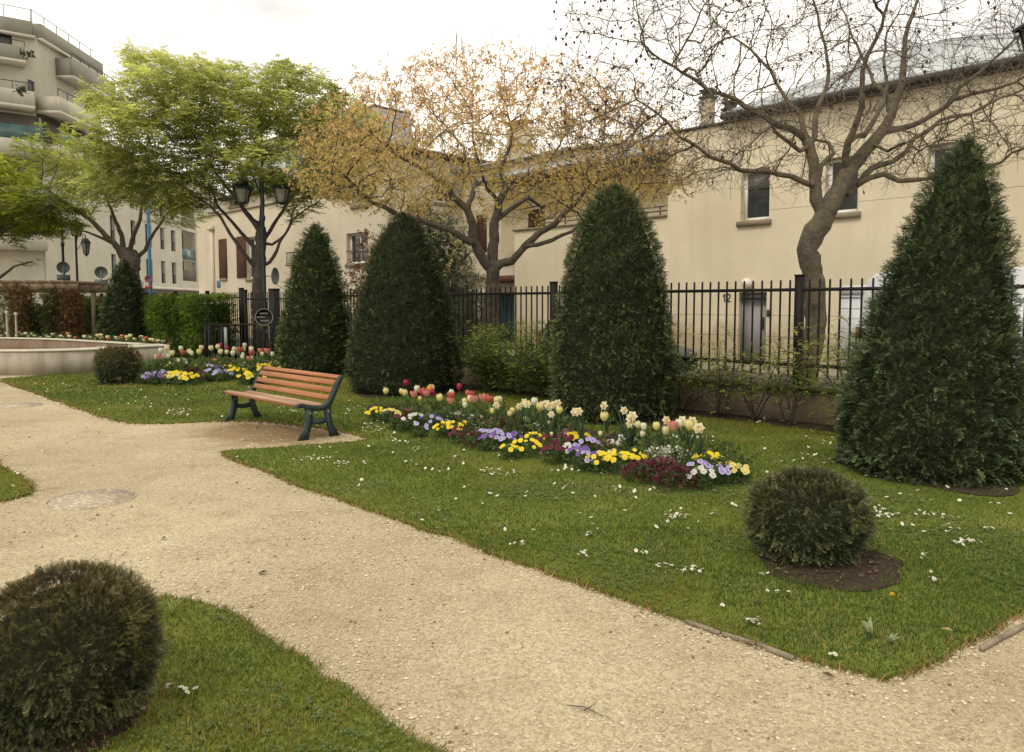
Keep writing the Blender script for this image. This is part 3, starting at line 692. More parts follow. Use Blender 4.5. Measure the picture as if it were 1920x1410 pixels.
def rect(f, x0, x1, y0, y1):
    """pixel rectangle -> (a0, a1, b0, b1) on a facade plane"""
    ym, xm = (y0+y1)/2, (x0+x1)/2
    a = f(x0, ym)[0], f(x1, ym)[0]; b = f(xm, y0)[1], f(xm, y1)[1]
    return min(a), max(a), min(b), max(b)
def railing(parent, F, a0, a1, z0, z1, t, mat, n=None, name='railing', bars=True):
    mb = MB(); mb.fbox(F, a0, a1, z1-.04, z1, t-.02, t+.02); mb.fbox(F, a0, a1, z0, z0+.03, t-.015, t+.015)
    if bars:
        n = n or int(abs(a1-a0)/.12)
        for k in range(n+1):
            q = a0+(a1-a0)*k/n; mb.fbox(F, q-.009, q+.009, z0+.03, z1-.04, t-.009, t+.009)
    return mb.build(name, mat, parent)
def roof_sheet(parent, quad, mat, seams=10, name='roof', th=.08):
    """quad: eave0, eave1, ridge1, ridge0; standing seams run eave to ridge"""
    q = [np.array(p, float) for p in quad]; mb = MB(); dz = np.array([0, 0, th])
    mb.hexa([q[0], q[1], q[2], q[3]]+[p+dz for p in q])
    nrm = np.cross(q[1]-q[0], q[3]-q[0]); nrm /= np.linalg.norm(nrm); nrm *= np.sign(nrm[2]) or 1
    for k in range(1, seams):
        s = k/seams; a = q[0]+(q[1]-q[0])*s+dz; b = q[3]+(q[2]-q[3])*s+dz
        e = (q[1]-q[0])/np.linalg.norm(q[1]-q[0])*.012
        mb.hexa([a-e, a+e, b+e, b-e, a-e+nrm*.022, a+e+nrm*.022, b+e+nrm*.022, b-e+nrm*.022])
    return mb.build(name, mat, parent)
V1 = 17.0
f1 = lambda x, y: onV(x, y, V1)
F1 = lambda a, b, t: W(a, V1+t, b)
uL = f1(1252, 400)[0]; uR = -13.0; zE = f1(1640, 181)[1]; zP = f1(1252, 258)[1]; uE = f1(1366, 231)[0]
house = thing('town_house', 'tall cream rendered town house with zinc roof, grey door and number 12 behind the fence', 'house', W(3, V1+3))
w1 = rect(f1, 1389, 1443, 316, 413); w2 = rect(f1, 1547, 1610, 298, 401); w3 = rect(f1, 1737, 1800, 275, 385); dr = rect(f1, 1384, 1436, 548, 693); dr = (dr[0], dr[1], .12, dr[3])
w2 = (w2[0], w2[1], w1[2], w1[3]); w3 = (w3[0], w3[1], w1[2], w1[3]); wins = [w1, w2, w3]
w4 = (w3[0]-3.2, w3[0]-1.9, w1[2], w1[3]); wins.append(w4)
gd = rect(f1, 1571, 1700, 534, 690); gd = (gd[0], gd[1], .12, gd[3])
zb0, zb1, zb2 = 1.75, w1[2]-.02, w1[3]+.28
mb = MB(); wall(mb, F1, uR, uL, .0, zb0, [dr, gd]); mb.build('wall', M['cream_groove'], house)
mb = MB(); wall(mb, F1, uR, uL, zb0, zb1, [dr, gd]); mb.build('wall', M['cream'], house)
mb = MB(); wall(mb, F1, w1[1], uL, zb1, zb2, []); mb.build('wall', M['cream'], house)
mb = MB(); wall(mb, F1, uR, w1[1], zb1, zb2, wins); mb.build('wall', M['cream_groove'], house)
mb = MB(); wall(mb, F1, uR, uL, zb2, zE, []); mb.build('wall', M['cream'], house)
mb = MB()
mb.quad(W(uL, V1, 0), W(uL, V1+9, 0), W(uL, V1+9, zE), W(uL, V1, zE)); mb.quad(W(uR, V1, 0), W(uR, V1+9, 0), W(uR, V1+9, zE), W(uR, V1, zE)); mb.quad(W(uL, V1+9, 0), W(uR, V1+9, 0), W(uR, V1+9, zE), W(uL, V1+9, zE))
mb.build('wall', M['cream_dark'], house)
for k, w in enumerate(wins): window(house, F1, w, .17, blind=(k == 0))
mb = MB(); mb.fbox(F1, uE, uL+.05, zE+.002, zE+.07, -.06, .35); mb.build('parapet_cap', M['gutter'], house)
mb = MB(); mb.fbox(F1, uR, uE-.05, zE+.003, zE+.10, -.30, .2); mb.fbox(F1, uR, uE, zE+.04, zE+.15, -.40, -.303); mb.build('gutter', M['gutter'], house)
R0u, R0z = onV(1700, 96, V1+4.6); R1u, R1z = onV(1768, 92, V1+4.6); rz = max(R0z, R1z)
e0, e1 = W(uE, V1-.38, zE+.12), W(uR, V1-.38, zE+.12); r0, r1 = W(R0u, V1+4.6, rz), W(min(R1u, R0u-1), V1+4.6, rz)
e1h = W(R1u-6.5, V1-.38, zE+.121)
roof_sheet(house, [e1h, e0, r0, r1], M['zinc'], 8)
roof_sheet(house, [e0+NX*.01, W(uE, V1+9.5, zE+.115), W(R0u, V1+4.75, rz), r0+NX*.01], M['zinc'], 8)
roof_sheet(house, [e1h, W(R1u-6.5, V1+9.5, zE+.116), W(min(R1u, R0u-1), V1+4.75, rz), r1], M['zinc'], 8)
for (x0, x1, y0) in ((1309, 1336, 187), (1351, 1379, 209)):
    a = onV(x0, y0, V1+3); b = onV(x1, y0, V1+3); ch = (b[0]+a[0])/2; hw = abs(a[0]-b[0])*.32; mb = MB()
    Fc = lambda p, q, t: W(ch+p, V1+3+t, q)
    mb.fbox(Fc, -hw, hw, zE-1.5, a[1], 0, .3); c_ = mb.build('chimney', M['brick_pale'], house)
    mb = MB(); mb.fbox(Fc, -hw-.06, hw+.06, a[1]+.002, a[1]+.07, -.04, .34)
    for q in (-hw*.7, 0, hw*.7): mb.fbox(Fc, q-.04, q+.04, a[1]+.07, a[1]+.22, .06, .24)
    mb.fbox(Fc, -hw-.05, hw+.05, a[1]+.22, a[1]+.27, -.03, .33); mb.build('chimney_cap', M['gutter'], c_)
# door, globe lamp, number, intercom, garage door
mb = MB(); mb.fbox(F1, dr[0]+.06, dr[1]-.06, dr[2]+.005, dr[3]-.05, .16, .21)
d_ = mb.build('door', M['door_grey'], house)
mb = MB(); mb.fbox(F1, dr[0], dr[0]+.058, dr[2]+.004, dr[3], .12, .24); mb.fbox(F1, dr[1]-.058, dr[1], dr[2]+.004, dr[3], .12, .24); mb.fbox(F1, dr[0]+.06, dr[1]-.06, dr[3]-.048, dr[3], .12, .24); mb.build('door_frame', M['steel'], d_)
mb = MB(); mb.fbox(F1, dr[0]+.12, dr[0]+.16, 1.0, 1.28, .11, .158); mb.build('handle', M['digit'], d_)
gu, gz = f1(1405, 531); mb = MB(); c = W(gu, V1-.14, gz); R = .13
mb.lathe([(R*math.sin(a), -R*math.cos(a)) for a in np.linspace(.05, PI-.05, 12)], 20, c); g_ = mb.build('globe_lamp', M['globe'], house, smooth=True)
mb = MB(); mb.fbox(F1, gu-.05, gu+.05, gz-.06, gz+.06, -.03, .01); mb.build('lamp_bracket', M['gutter'], g_)
def glyph(mb, F, a, z, h, ch, t=-.012):
    """simple strokes; a runs to the viewer's right (falling u)"""
    S = {'1': [(.35, 0, .35, 1), (.35, 1, .12, .75)], '2': [(0, .8, .15, 1), (.15, 1, .45, 1), (.45, 1, .58, .8), (.58, .8, .5, .5), (.5, .5, 0, .02), (0, .02, .6, .02)],
         '4': [(.45, 0, .45, 1), (.45, 1, 0, .35), (0, .35, .62, .35)], '0': [(0, .2, 0, .8), (0, .8, .3, 1), (.3, 1, .6, .8), (.6, .8, .6, .2), (.6, .2, .3, 0), (.3, 0, 0, .2)]}[ch]
    for (x0, y0, x1, y1) in S:
        p, q = np.array([x0, y0])*h, np.array([x1, y1])*h; d = q-p; L = np.linalg.norm(d); d = d/L; n = np.array([-d[1], d[0]])*h*.075; p = p-d*h*.05; q = q+d*h*.05
        mb.prism([p-n, q-n, q+n, p+n], lambda s: F(a-s[0], z+s[1], t), lambda s: F(a-s[0], z+s[1], t+.01))
nu, nz = f1(1361.5, 565.5); mb = MB(); glyph(mb, F1, nu+.10, nz, .18, '1'); glyph(mb, F1, nu-.005, nz, .18, '2'); mb.build('house_number', M['digit'], house)
iu, iz = f1(1442, 587); mb = MB(); mb.fbox(F1, iu-.05, iu+.05, iz-.08, iz+.08, -.03, -.002); mb.build('intercom', M['gutter'], house)
mb = MB(); mb.fbox(F1, gd[0], gd[1], gd[2]+.004, gd[3]-.2, .03, .07)
for k in range(9): mb.fbox(F1, gd[0], gd[1], gd[2]+.06+k*.22, gd[2]+.075+k*.22, .024, .031)
g_ = mb.build('garage_door', M['white'], house); mb = MB(); mb.fbox(F1, gd[0], gd[1], gd[3]-.198, gd[3]-.002, .0, .2); mb.build('shutter_box', M['white'], g_)
# ---- lower neighbour with roof terrace
u2 = f1(965, 480)[0]; zT = f1(1100, 421)[1]
low = thing('terrace_house', 'low cream house wing with roof terrace, railing and brown slatted shutter', 'house', W((uL+u2)/2, V1+3))
mb = MB(); wall(mb, F1, uL+.003, u2, 0, zT, [(u2-5.2, u2-2.6, .12, 2.5)]); mb.quad(W(u2, V1, 0), W(u2, V1+4, 0), W(u2, V1+4, zT), W(u2, V1, zT)); mb.build('wall', M['cream'], low)
mb = MB(); mb.fbox(F1, u2-5.2, u2-2.6, .125, 2.49, .15, .2)
for k in range(5): mb.fbox(F1, u2-5.2, u2-2.6, .5+k*.45, .515+k*.45, .143, .151)
mb.build('garage_door', M['frame'], low)
mb = MB(); mb.fbox(F1, uL+.01, u2+.05, zT+.002, zT+.06, -.06, .25); mb.build('coping', M['curb'], low)
for k in range(2): 
    mb = MB(); mb.fbox(F1, uL+.05, u2-1.2, zT+.16+k*.12, zT+.19+k*.12, .05, .08); mb.build('railing', M['gutter'], low)
for q in np.linspace(uL+.3, u2-1.2, 6):
    mb = MB(); mb.fbox(F1, q-.015, q+.015, zT+.06, zT+.32, .085, .11); mb.build('railing_post', M['gutter'], low)
VS = V1+2.4; FS = lambda a, b, t: W(a, VS+t, b); fs = lambda x, y: onV(x, y, VS)
ws = rect(fs, 990, 1021, 392, 428); zS = fs(1252, 306)[1]; uS = fs(940, 400)[0]
mb = MB(); wall(mb, FS, uL+.004, uS, zT-.4, zS, [ws], .15); mb.build('wall', M['cream_dark'], low)
mb = MB(); mb.fbox(FS, ws[0], ws[1], ws[2], ws[3], .03, .07)
for k in range(12): mb.fbox(FS, ws[0]+.03, ws[1]-.03, ws[2]+(ws[3]-ws[2])*(k+.2)/12, ws[2]+(ws[3]-ws[2])*(k+.55)/12, .012, .031)
mb.build('shutter', M['shutter'], low)
mb = MB(); mb.quad(W(uL+.006, VS-.9, zS+.02), W(uS, VS-.9, zS+.02), W(uS, VS+6, zS+.02), W(uL+.006, VS+6, zS+.02)); mb.fbox(FS, uL+.006, uS+.2, zS+.021, zS+.16, -1.02, -.9); mb.build('eave', M['gutter'], low)
ru, rzz = onV(1242, 256, VS+3.5)
roof_sheet(low, [W(uL+.006, VS-1, zS+.17), W(uS+.4, VS-1, zS+.17), W(uS-2.6, VS+3.5, rzz), W(uL+.006, VS+3.5, rzz)], M['zinc'], 16)
# ---- recessed courtyard wing
VQ = V1+3.2; FQ = lambda a, b, t: W(a, VQ+t, b); fq = lambda x, y: onV(x, y, VQ); uC = f1(740, 400)[0]
court = thing('courtyard_house', 'pale house wing set back in the courtyard with tall brown shutter and large chimney', 'house', W((u2+uC)/2, VQ+2))
zQ = fq(900, 318)[1]; sq = rect(fq, 893, 913, 403, 474); dq1 = rect(fq, 850, 893, 548, 660); dq2 = rect(fq, 903, 962, 548, 660); dq1 = (dq1[0], dq1[1], .12, dq1[3]); dq2 = (u2+.05, dq2[1], .12, dq2[3])
mb = MB(); wall(mb, FQ, u2-.2, uC-.01, 0, zQ, [dq1, dq2, sq], .2); mb.build('wall', M['pale'], court)
mb = MB(); mb.fbox(FQ, sq[0], sq[1], sq[2], sq[3], .02, .07)
for k in range(22): mb.fbox(FQ, sq[0]+.03, sq[1]-.03, sq[2]+(sq[3]-sq[2])*(k+.2)/22, sq[2]+(sq[3]-sq[2])*(k+.6)/22, .004, .021)
mb.build('shutter', M['shutter'], court)
for d in (dq1, dq2):
    mb = MB(); mb.fbox(FQ, d[0], d[1], d[2]+.004, d[3], .12, .16); n = int((d[1]-d[0])/.22)
    for k in range(n): mb.fbox(FQ, d[0]+(k+.1)*(d[1]-d[0])/n, d[0]+(k+.85)*(d[1]-d[0])/n, d[2]+.05, d[3]-.05, .10, .121)
    mb.build('garage_door', M['teal_shutter'], court)
nu, nz = fq(894.5, 559.5); mb = MB(); glyph(mb, FQ, nu+.02, nz, .19, '4'); mb.build('house_number', M['digit'], court)
bm_ = rect(fq, 935, 961, 519, 531); mb = MB(); mb.fbox(FQ, u2-.1, bm_[1]+.4, bm_[2], bm_[3], -.9, -.002); mb.build('canopy', M['shutter'], court)
roof_sheet(court, [W(u2-.2, VQ-.4, zQ+.02), W(uC+.2, VQ-.4, zQ+.02), W(uC+.2, VQ+4, zQ+.9), W(u2-.2, VQ+4, zQ+.9)], M['zinc'], 12)
a = onV(933, 246, VQ+2); b = onV(993, 246, VQ+2); mb = MB(); Fc = lambda p, q, t: W(p, VQ+2+t, q)
a = (b[0]*.42+a[0]*.58+.25, a[1]); b = (a[0]-1.0, b[1]); mb.fbox(Fc, b[0], a[0], zQ-.5, a[1], 0, .45); c_ = mb.build('chimney', M['apt'], court)
mb = MB(); mb.fbox(Fc, b[0]+.1, a[0]-.1, a[1], a[1]+.16, .1, .35); mb.fbox(Fc, b[0]-.08, a[0]+.08, a[1]+.16, a[1]+.24, -.08, .53); mb.build('chimney_cap', M['gutter'], c_)
# ---- corner house behind the golden tree
uC2 = f1(371, 470)[0]; zl = f1(430, 399)[1]; zt = f1(740, 283)[1]; uM = f1(610, 420)[0]
corner = thing('corner_house', 'ivory house with tall brown shutters and dark roof behind the lamp post at the gate', 'house', W((uC+uC2)/2, V1+4))
hs = [rect(f1, 462, 482, 444, 522), rect(f1, 583, 617, 438, 494), rect(f1, 415, 424, 449, 522), rect(f1, 650, 690, 436, 494)]
hs = [h if k in (0, 2) else h for k, h in enumerate(hs)]
mb = MB(); wall(mb, F1, uC, uC2, 0, zl, hs, .22); mb.build('wall', M['pinkish'], corner)
hu = [rect(f1, 716, 727, 340, 374), rect(f1, 660, 690, 352, 384)]
mb = MB(); wall(mb, F1, uC, uM, zl, zt, hu, .22); mb.quad(W(uM, V1, zl), W(uM, V1+1.6, zl), W(uM, V1+1.6, zt), W(uM, V1, zt)); mb.build('wall', M['pinkish'], corner)
FU = lambda a, b, t: W(a, V1+1.6+t, b); fu = lambda x, y: onV(x, y, V1+1.6)
hx = [rect(fu, 392, 406, 398, 436), rect(fu, 430, 462, 340, 385), rect(fu, 520, 552, 335, 380)]
hx[0] = rect(fu, 392, 404, 370, 396)
mb = MB(); wall(mb, FU, uM, uC2, zl, zt, hx, .22); mb.build('wall', M['pinkish'], corner)
mb = MB(); mb.quad(W(uM, V1, zl), W(uC2, V1, zl), W(uC2, V1+1.6, zl), W(uM, V1+1.6, zl)); mb.fbox(F1, uM, uC2, zl+.004, zl+.08, -.08, .2); mb.build('ledge', M['curb'], corner)
for h in hs: window(corner, F1, h, .18, sill=True)
for h in hu: window(corner, F1, h, .18)
for h in hx: window(corner, FU, h, .18)
for (x0, x1, y0, y1) in ((412, 426, 448, 523), (445, 462, 443, 521), (482.5, 489, 441, 521)):
    r = rect(f1, x0, x1, y0, y1); mb = MB(); mb.fbox(F1, r[0], r[1], r[2], r[3], -.05, -.004)
    for k in range(20): mb.fbox(F1, r[0]+.05, r[1]-.05, r[2]+(r[3]-r[2])*(k+.2)/20, r[2]+(r[3]-r[2])*(k+.6)/20, -.062, -.049)
    mb.build('shutter', M['shutter'], corner)
r = rect(f1, 398.5, 402.5, 432, 545); mb = MB(); mb.fbox(F1, r[0], r[1], 0.1, r[3], -.13, -.01); mb.fbox(F1, r[0]-.1, r[1]+.1, r[3], r[3]+.22, -.2, -.01); mb.build('downpipe', M['pinkish'], corner)
r = rect(f1, 546, 585, 468, 494); mb = MB(); mb.fbox(F1, r[0]-.4, r[1], r[2]-.1, r[2], -.3, -.003); mb.build('sill', M['curb'], corner)
railing(corner, F1, r[0]-.35, r[1]-.05, r[2], r[3]-.1, -.26, M['gutter'])
mb = MB(); mb.lathe([(.16, 0), (.22, .36), (.19, .37), (0, .34)], 12, W((r[0]+r[1])/2+.3, V1-.13, r[2]+.005)); mb.build('planter_pot', M['curb'], corner)
FC = lambda a, b, t: W(uC+t, a, b); fc = lambda x, y: onU(x, y, uC)
hc = [rect(fc, 817, 857, 350, 381)]
mb = MB(); wall(mb, FC, V1, VQ+1.5, 0, zt, hc, .2); mb.build('wall', M['pinkish'], corner)
window(corner, FC, hc[0], .16)
ro = onV(702, 204, V1+3.2)
er = [W(uC-.45, V1-.4, zt+.01), W(uM+.05, V1-.4, zt+.01)]
mb = MB(); mb.hexa([W(uC-.5, V1-.45, zt+.003), W(uM, V1-.45, zt+.003), W(uM, V1+10, zt+.003), W(uC-.5, V1+10, zt+.003), W(uC-.5, V1-.45, zt+.16), W(uM, V1-.45, zt+.16), W(uM, V1+10, zt+.16), W(uC-.5, V1+10, zt+.16)])
mb.hexa([W(uM+.003, V1+1.2, zt+.003), W(uC2, V1+1.2, zt+.003), W(uC2, V1+10, zt+.003), W(uM+.003, V1+10, zt+.003), W(uM+.003, V1+1.2, zt+.16), W(uC2, V1+1.2, zt+.16), W(uC2, V1+10, zt+.16), W(uM+.003, V1+10, zt+.16)]); mb.build('eave', M['gutter'], corner)
q0, q1 = ro[0], uC2
qe = ro[0]-.6
roof_sheet(corner, [W(qe, V1+2.0, zt+.17), W(uC2, V1+2.0, zt+.17), W(q1, V1+3.2, ro[1]), W(q0, V1+3.2, ro[1])], M['zinc'], 26)
roof_sheet(corner, [W(qe, V1+5.4, zt+.17), W(qe, V1+2.01, zt+.171), W(q0, V1+3.2, ro[1]), W(q0, V1+5.2, ro[1])], M['zinc'], 5)
mb = MB(); mb.hexa([W(q0, V1+3.2, ro[1]+.06), W(q1, V1+3.2, ro[1]+.06), W(q1, V1+5.3, ro[1]+.06), W(q0, V1+5.3, ro[1]+.06), W(q0, V1+3.2, ro[1]+.2), W(q1, V1+3.2, ro[1]+.2), W(q1, V1+5.3, ro[1]+.2), W(q0, V1+5.3, ro[1]+.2)]); mb.build('roof', M['gutter'], corner)
FR = lambda a, b, t: W(a, V1+3.4+t, b); mb = MB(); mb.fbox(FR, q0+.2, q1, ro[1]+.75, ro[1]+.78, 0, .03)
for q in np.arange(q0+.3, q1, 1.5): mb.fbox(FR, q-.015, q+.015, ro[1]+.2, ro[1]+.75, 0, .03)
mb.build('roof_railing', M['steel'], corner)
pr = rect(f1, 407.5, 413.5, 526, 539); mb = MB(); mb.fbox(F1, pr[0], pr[1], pr[2], pr[3], -.03, -.004)
sg = tag(mb.build('street_plate', M['blue']), 'small blue street name plate on the ivory house wall left of the gate', 'street sign'); origin_to(sg, F1(pr[0], pr[2], -.03))
mb = MB()
for k in range(2): mb.fbox(F1, pr[0]+.04, pr[1]-.04, pr[2]+.06+k*.13, pr[2]+.10+k*.13, -.036, -.031)
mb.build('lettering', M['lettering'], sg)
# ---- apartment block, far left
X0, SL = -26.75, .055
def onB(px, py, off=0):
    r = ray(px, py); t = (X0+off)/(r[0]+SL*r[1]); p = CAM+r*t; return float(p[1]), float(p[2])
DB = np.array([-SL, 1, 0]); NB = np.array([1, SL, 0])/math.hypot(1, SL)
FB_ = lambda s, z, t: np.array([X0, 0, 0])+DB*s-NB*t+np.array([0, 0, z])
apt = thing('apartment_block', 'tall grey-beige apartment block with stepped balconies at the far left', 'apartment block', (-32, 48, 0))
sc, zc = onB(68, 44); se = onB(186, 150)[0]
fas = onB(69, 71)[1]; cor = onB(70, 76)[1]
PL = np.array([-.81, -.58, 0]); OC = FB_(sc, 0, 0)
FL = lambda s, z, t: OC+PL*s+np.array([.58, -.81, 0])*(-t)+np.array([0, 0, z])   # chamfered face, s runs left
def onL(px, py):
    n = np.array([.58, -.81, 0]); r = ray(px, py); t = np.dot(OC-CAM, n)/np.dot(r, n); p = CAM+r*t; return float(np.dot(p-OC, PL)), float(p[2])
fb = lambda x, y: onB(x, y)
h1 = [rect(fb, 126, 135, 110, 131), rect(fb, 61, 73, 152, 178), rect(fb, 161, 172, 183, 228)]
mb = MB(); wall(mb, FB_, sc, se, 0, fas, h1, .3); mb.quad(FB_(se, 0, 0), FB_(se, 0, 12), FB_(se, zc, 12), FB_(se, zc, 0)); mb.build('wall', M['apt'], apt)
h2 = [(onL(22, 75)[0], onL(-30, 75)[0], onL(10, 90)[1], onL(10, 62)[1]), (onL(42, 230)[0], onL(8, 230)[0], onL(20, 240)[1], onL(20, 213)[1])]
mb = MB(); wall(mb, FL, 0, 14, 0, fas, h2, .3); mb.build('wall', M['apt'], apt)
for h in h1: window(apt, FB_, h, .2, sill=False, dark=True)
for h in h2: window(apt, FL, h, .2, sill=False, dark=True)
mb = MB(); mb.fbox(FB_, sc, se+.1, fas+.003, zc, -.25, 4); mb.build('fascia', M['apt_grey'], apt)
mb = MB(); mb.fbox(FL, .25, 14, fas+.004, zc-.004, -.25, 4); mb.build('fascia', M['apt_grey'], apt)
mb = MB(); mb.fbox(FB_, sc, se+.2, cor, fas, -.3, -.01); mb.build('cornice', M['apt_white'], apt)
mb = MB(); mb.fbox(FL, .1, 14, cor+.003, fas-.003, -.4, -.01); mb.build('cornice', M['apt_white'], apt)
for F_, a, b in ((FB_, sc, se), (FL, .2, 14)): 
    mb = MB(); mb.fbox(F_, a, b, zc+.85, zc+.88, .3, .33)
    for q in np.arange(a, b+.1, 1.45): mb.fbox(F_, q-.02, q+.02, zc, zc+.85, .3, .34)
    mb.build('roof_railing', M['steel'], apt)
def balcony(F, a0, a1, z0, z1, out, mat=None, rail=.35, band=True):
    mb = MB(); mb.fbox(F, a0, a1, z0, z1, -out, -out+.15); mb.fbox(F, a0, a0+.15, z0, z1-.002, -out+.151, -.004); mb.fbox(F, a1-.15, a1, z0, z1-.002, -out+.151, -.004); mb.fbox(F, a0+.151, a1-.151, z0, z0+.2, -out+.151, -.004)
    b = mb.build('balcony', mat or M['apt_grey'], apt)
    if band: mb = MB(); mb.fbox(F, a0-.02, a1+.02, z0-.16, z0-.003, -out-.03, -.004); mb.build('white_band', M['apt_white'], b)
    mb = MB(); mb.fbox(F, a0, a1, z1+rail-.04, z1+rail, -out+.05, -out+.09)
    for q in np.arange(a0, a1+.05, 1.1): mb.fbox(F, q-.02, q+.02, z1+.002, z1+rail-.04, -out+.05, -out+.09)
    mb.build('handrail', M['gutter'], b); return b
b1 = onB(104, 132); b2 = onB(183, 150); zl0, zl1 = onB(148, 165)[1], onB(148, 135)[1]
balcony(FB_, b1[0], se, zl0, zl1, 1.1)
L0 = onL(44, 100)[0]; balcony(FL, L0, 13, onL(20, 119)[1], onL(20, 94)[1], 1.2)
zc0, zc1 = onL(20, 203)[1], onL(20, 176)[1]
balcony(FL, .35, 13, zc0, zc1, 1.4, M['apt'], .5); balcony(FB_, sc-.4, onB(148, 200)[0], zc0+.004, zc1+.004, 1.4, M['apt'], .5)
# flat dark panels, loggia shade put into their colour, teal glass below
zg0, zg1 = onL(20, 266)[1], onL(20, 240)[1]
mb = MB(); mb.fbox(FL, .1, 13, zg0+.1, zc0-.3, -.05, -.02); mb.build('loggia', M['shadow_wall'], apt)
mb = MB(); mb.fbox(FB_, sc+.1, onB(148, 240)[0], zg0+.1, zc0-.3, -.05, -.02); mb.build('loggia', M['shadow_wall'], apt)
mb = MB(); mb.fbox(FL, .0, 13, zg0, zg1, -1.3, -1.26); mb.fbox(FB_, sc-.3, onB(140, 250)[0], zg0, zg1, -1.3, -1.26); mb.build('glass_balustrade', M['tealglass'], apt)
mb = MB(); mb.fbox(FL, .0, 13, zg0-.9, zg0-.01, -1.35, -.01); mb.fbox(FB_, sc-.3, onB(140, 250)[0], zg0-.9, zg0-.012, -1.35, -.01); mb.build('balcony', M['apt'], apt)
for k in range(2):
    z_ = zg0-2.9*(k+1); mb = MB(); mb.fbox(FL, .1, 13, z_+.2, z_+1.9, -.05, -.02); mb.build('loggia', M['shadow_wall'], apt)  # dark panel on the face, loggia shade put into its colour
    mb = MB(); mb.fbox(FL, .0, 13, z_-.8, z_+.15, -1.35, -.01); mb.build('balcony', M['apt'], apt)
for (x0, x1, y0) in ((38, 62, 104), (33, 46, 172), (128, 146, 205)):   # balcony plants
    p = atY(x0, y0, 44 if x0 < 100 else 50); mb = MB()
    for k in range(60):
        c = p+np.array([rng.uniform(0, (x1-x0)/1400*46), rng.uniform(-.2, .2), rng.uniform(-.1, .25)]); s = .09
        mb.add(c+rng.normal(0, s, (3, 3)), np.array([[0, 1, 2]]), (.04, .05, .03))
    mb.build('balcony_plants', M['leafy'], apt)
# ---- long lower wing of the block running to the ivory house
wing = thing('apartment_wing', 'four-storey beige apartment wing with narrow windows and balconies beside the ivory house', 'apartment block', (-31, 64, 0))
s0, s1 = onB(86, 500)[0], onB(369, 470)[0]+9; zw = onB(300, 318)[1]
rows = [(onB(325, 413)[1], onB(325, 372)[1]), (onB(325, 471)[1], onB(325, 432)[1]), (onB(325, 532)[1], onB(325, 492)[1])]
cols = [(149, 156), (180, 190), (209, 218), (247, 256), (274, 286), (302, 309.5), (322, 330)]
holes = []
for (x0, x1) in cols:
    a, b = onB(x0, 480)[0], onB(x1, 480)[0]
    for (z0, z1) in rows: holes.append((a, b, z0, z1))
lg = []
a, b = onB(341, 450)[0], onB(367, 450)[0]
for (y0, y1) in ((354, 428), (434, 488), (489, 527)): lg.append((a, b, onB(354, y1)[1], onB(354, y0)[1]))
zb = onB(300, 538)[1]
mb = MB(); wall(mb, FB_, s0, s1, zb, zw, holes+lg, .35, t=.01); mb.quad(FB_(s1, zb, .01), FB_(s1, zb, 9), FB_(s1, zw, 9), FB_(s1, zw, .01)); mb.build('wall', M['apt'], wing)
mb = MB(); wall(mb, FB_, s0, s1, 0, zb, [(s0+2+k*4.2, s0+5.2+k*4.2, .3, zb-.5) for k in range(int((s1-s0-6)/4.2))], .4, t=.4); mb.build('wall', M['apt_grey'], wing)
mb = MB(); mb.fbox(FB_, s0, s1, .05, zb-.05, .9, .95); mb.build('shopfront', M['dark'], wing)
mb = MB(); mb.fbox(FB_, s0, s1, zb-.22, zb-.003, -.5, .39); mb.build('canopy', M['apt_white'], wing)
mb = MB(); mb.fbox(FB_, s0, s1, zw+.003, zw+.25, -.2, 9); mb.build('roof', M['gutter'], wing)
for h in holes:
    w = window(wing, FB_, h, .25, sill=False, dark=True); railing(w, FB_, h[0], h[1], h[2]+.02, h[2]+.8, .1, M['iron'], n=5)
for k, h in enumerate(lg):
    mb = MB(); mb.fbox(FB_, h[0], h[1], h[2], h[3], 1.2, 1.25); l_ = mb.build('loggia', M['shadow_wall'], wing)
    mb = MB(); mb.fbox(FB_, h[0]+.4, h[0]+1.8, h[2]+.1, h[3]-.3, 1.15, 1.19); mb.build('pane', M['glass'], l_)
    mb = MB(); mb.fbox(FB_, h[0], h[1], h[2]+.02, h[2]+1.0, .06, .09); mb.build('balustrade', [M['apt_grey'], M['tealglass'], M['shadow_wall']][k], wing)
# ================================================================== VEHICLES
def wheel(parent, c, r, w, ax):
    mb = MB(); ax = np.array(ax, float); n = 20; e1 = np.array([0, 0, 1.]); e2 = np.cross(ax, e1)
    def ring(rr, o): return [c+ax*o+(e1*math.cos(a)+e2*math.sin(a))*rr for a in np.arange(n)*2*PI/n]
    def loft(mb, prof):
        R = [ring(*p) for p in prof]
        for i in range(len(R)-1):
            mb.add(R[i]+R[i+1], [[k, (k+1) % n, n+(k+1) % n, n+k] for k in range(n)])
    wh = MB(); loft(wh, [(r*.62, -w/2), (r*.95, -w/2), (r, -w*.35), (r, w*.35), (r*.95, w/2), (r*.62, w/2)]); o = wh.build('wheel', M['tyre'], parent)
    rm = MB(); loft(rm, [(.02, -w/2+.01), (r*.3, -w/2), (r*.6, -w/2+.03), (r*.63, -w/2)]); rm.build('rim', M['steel'], o)
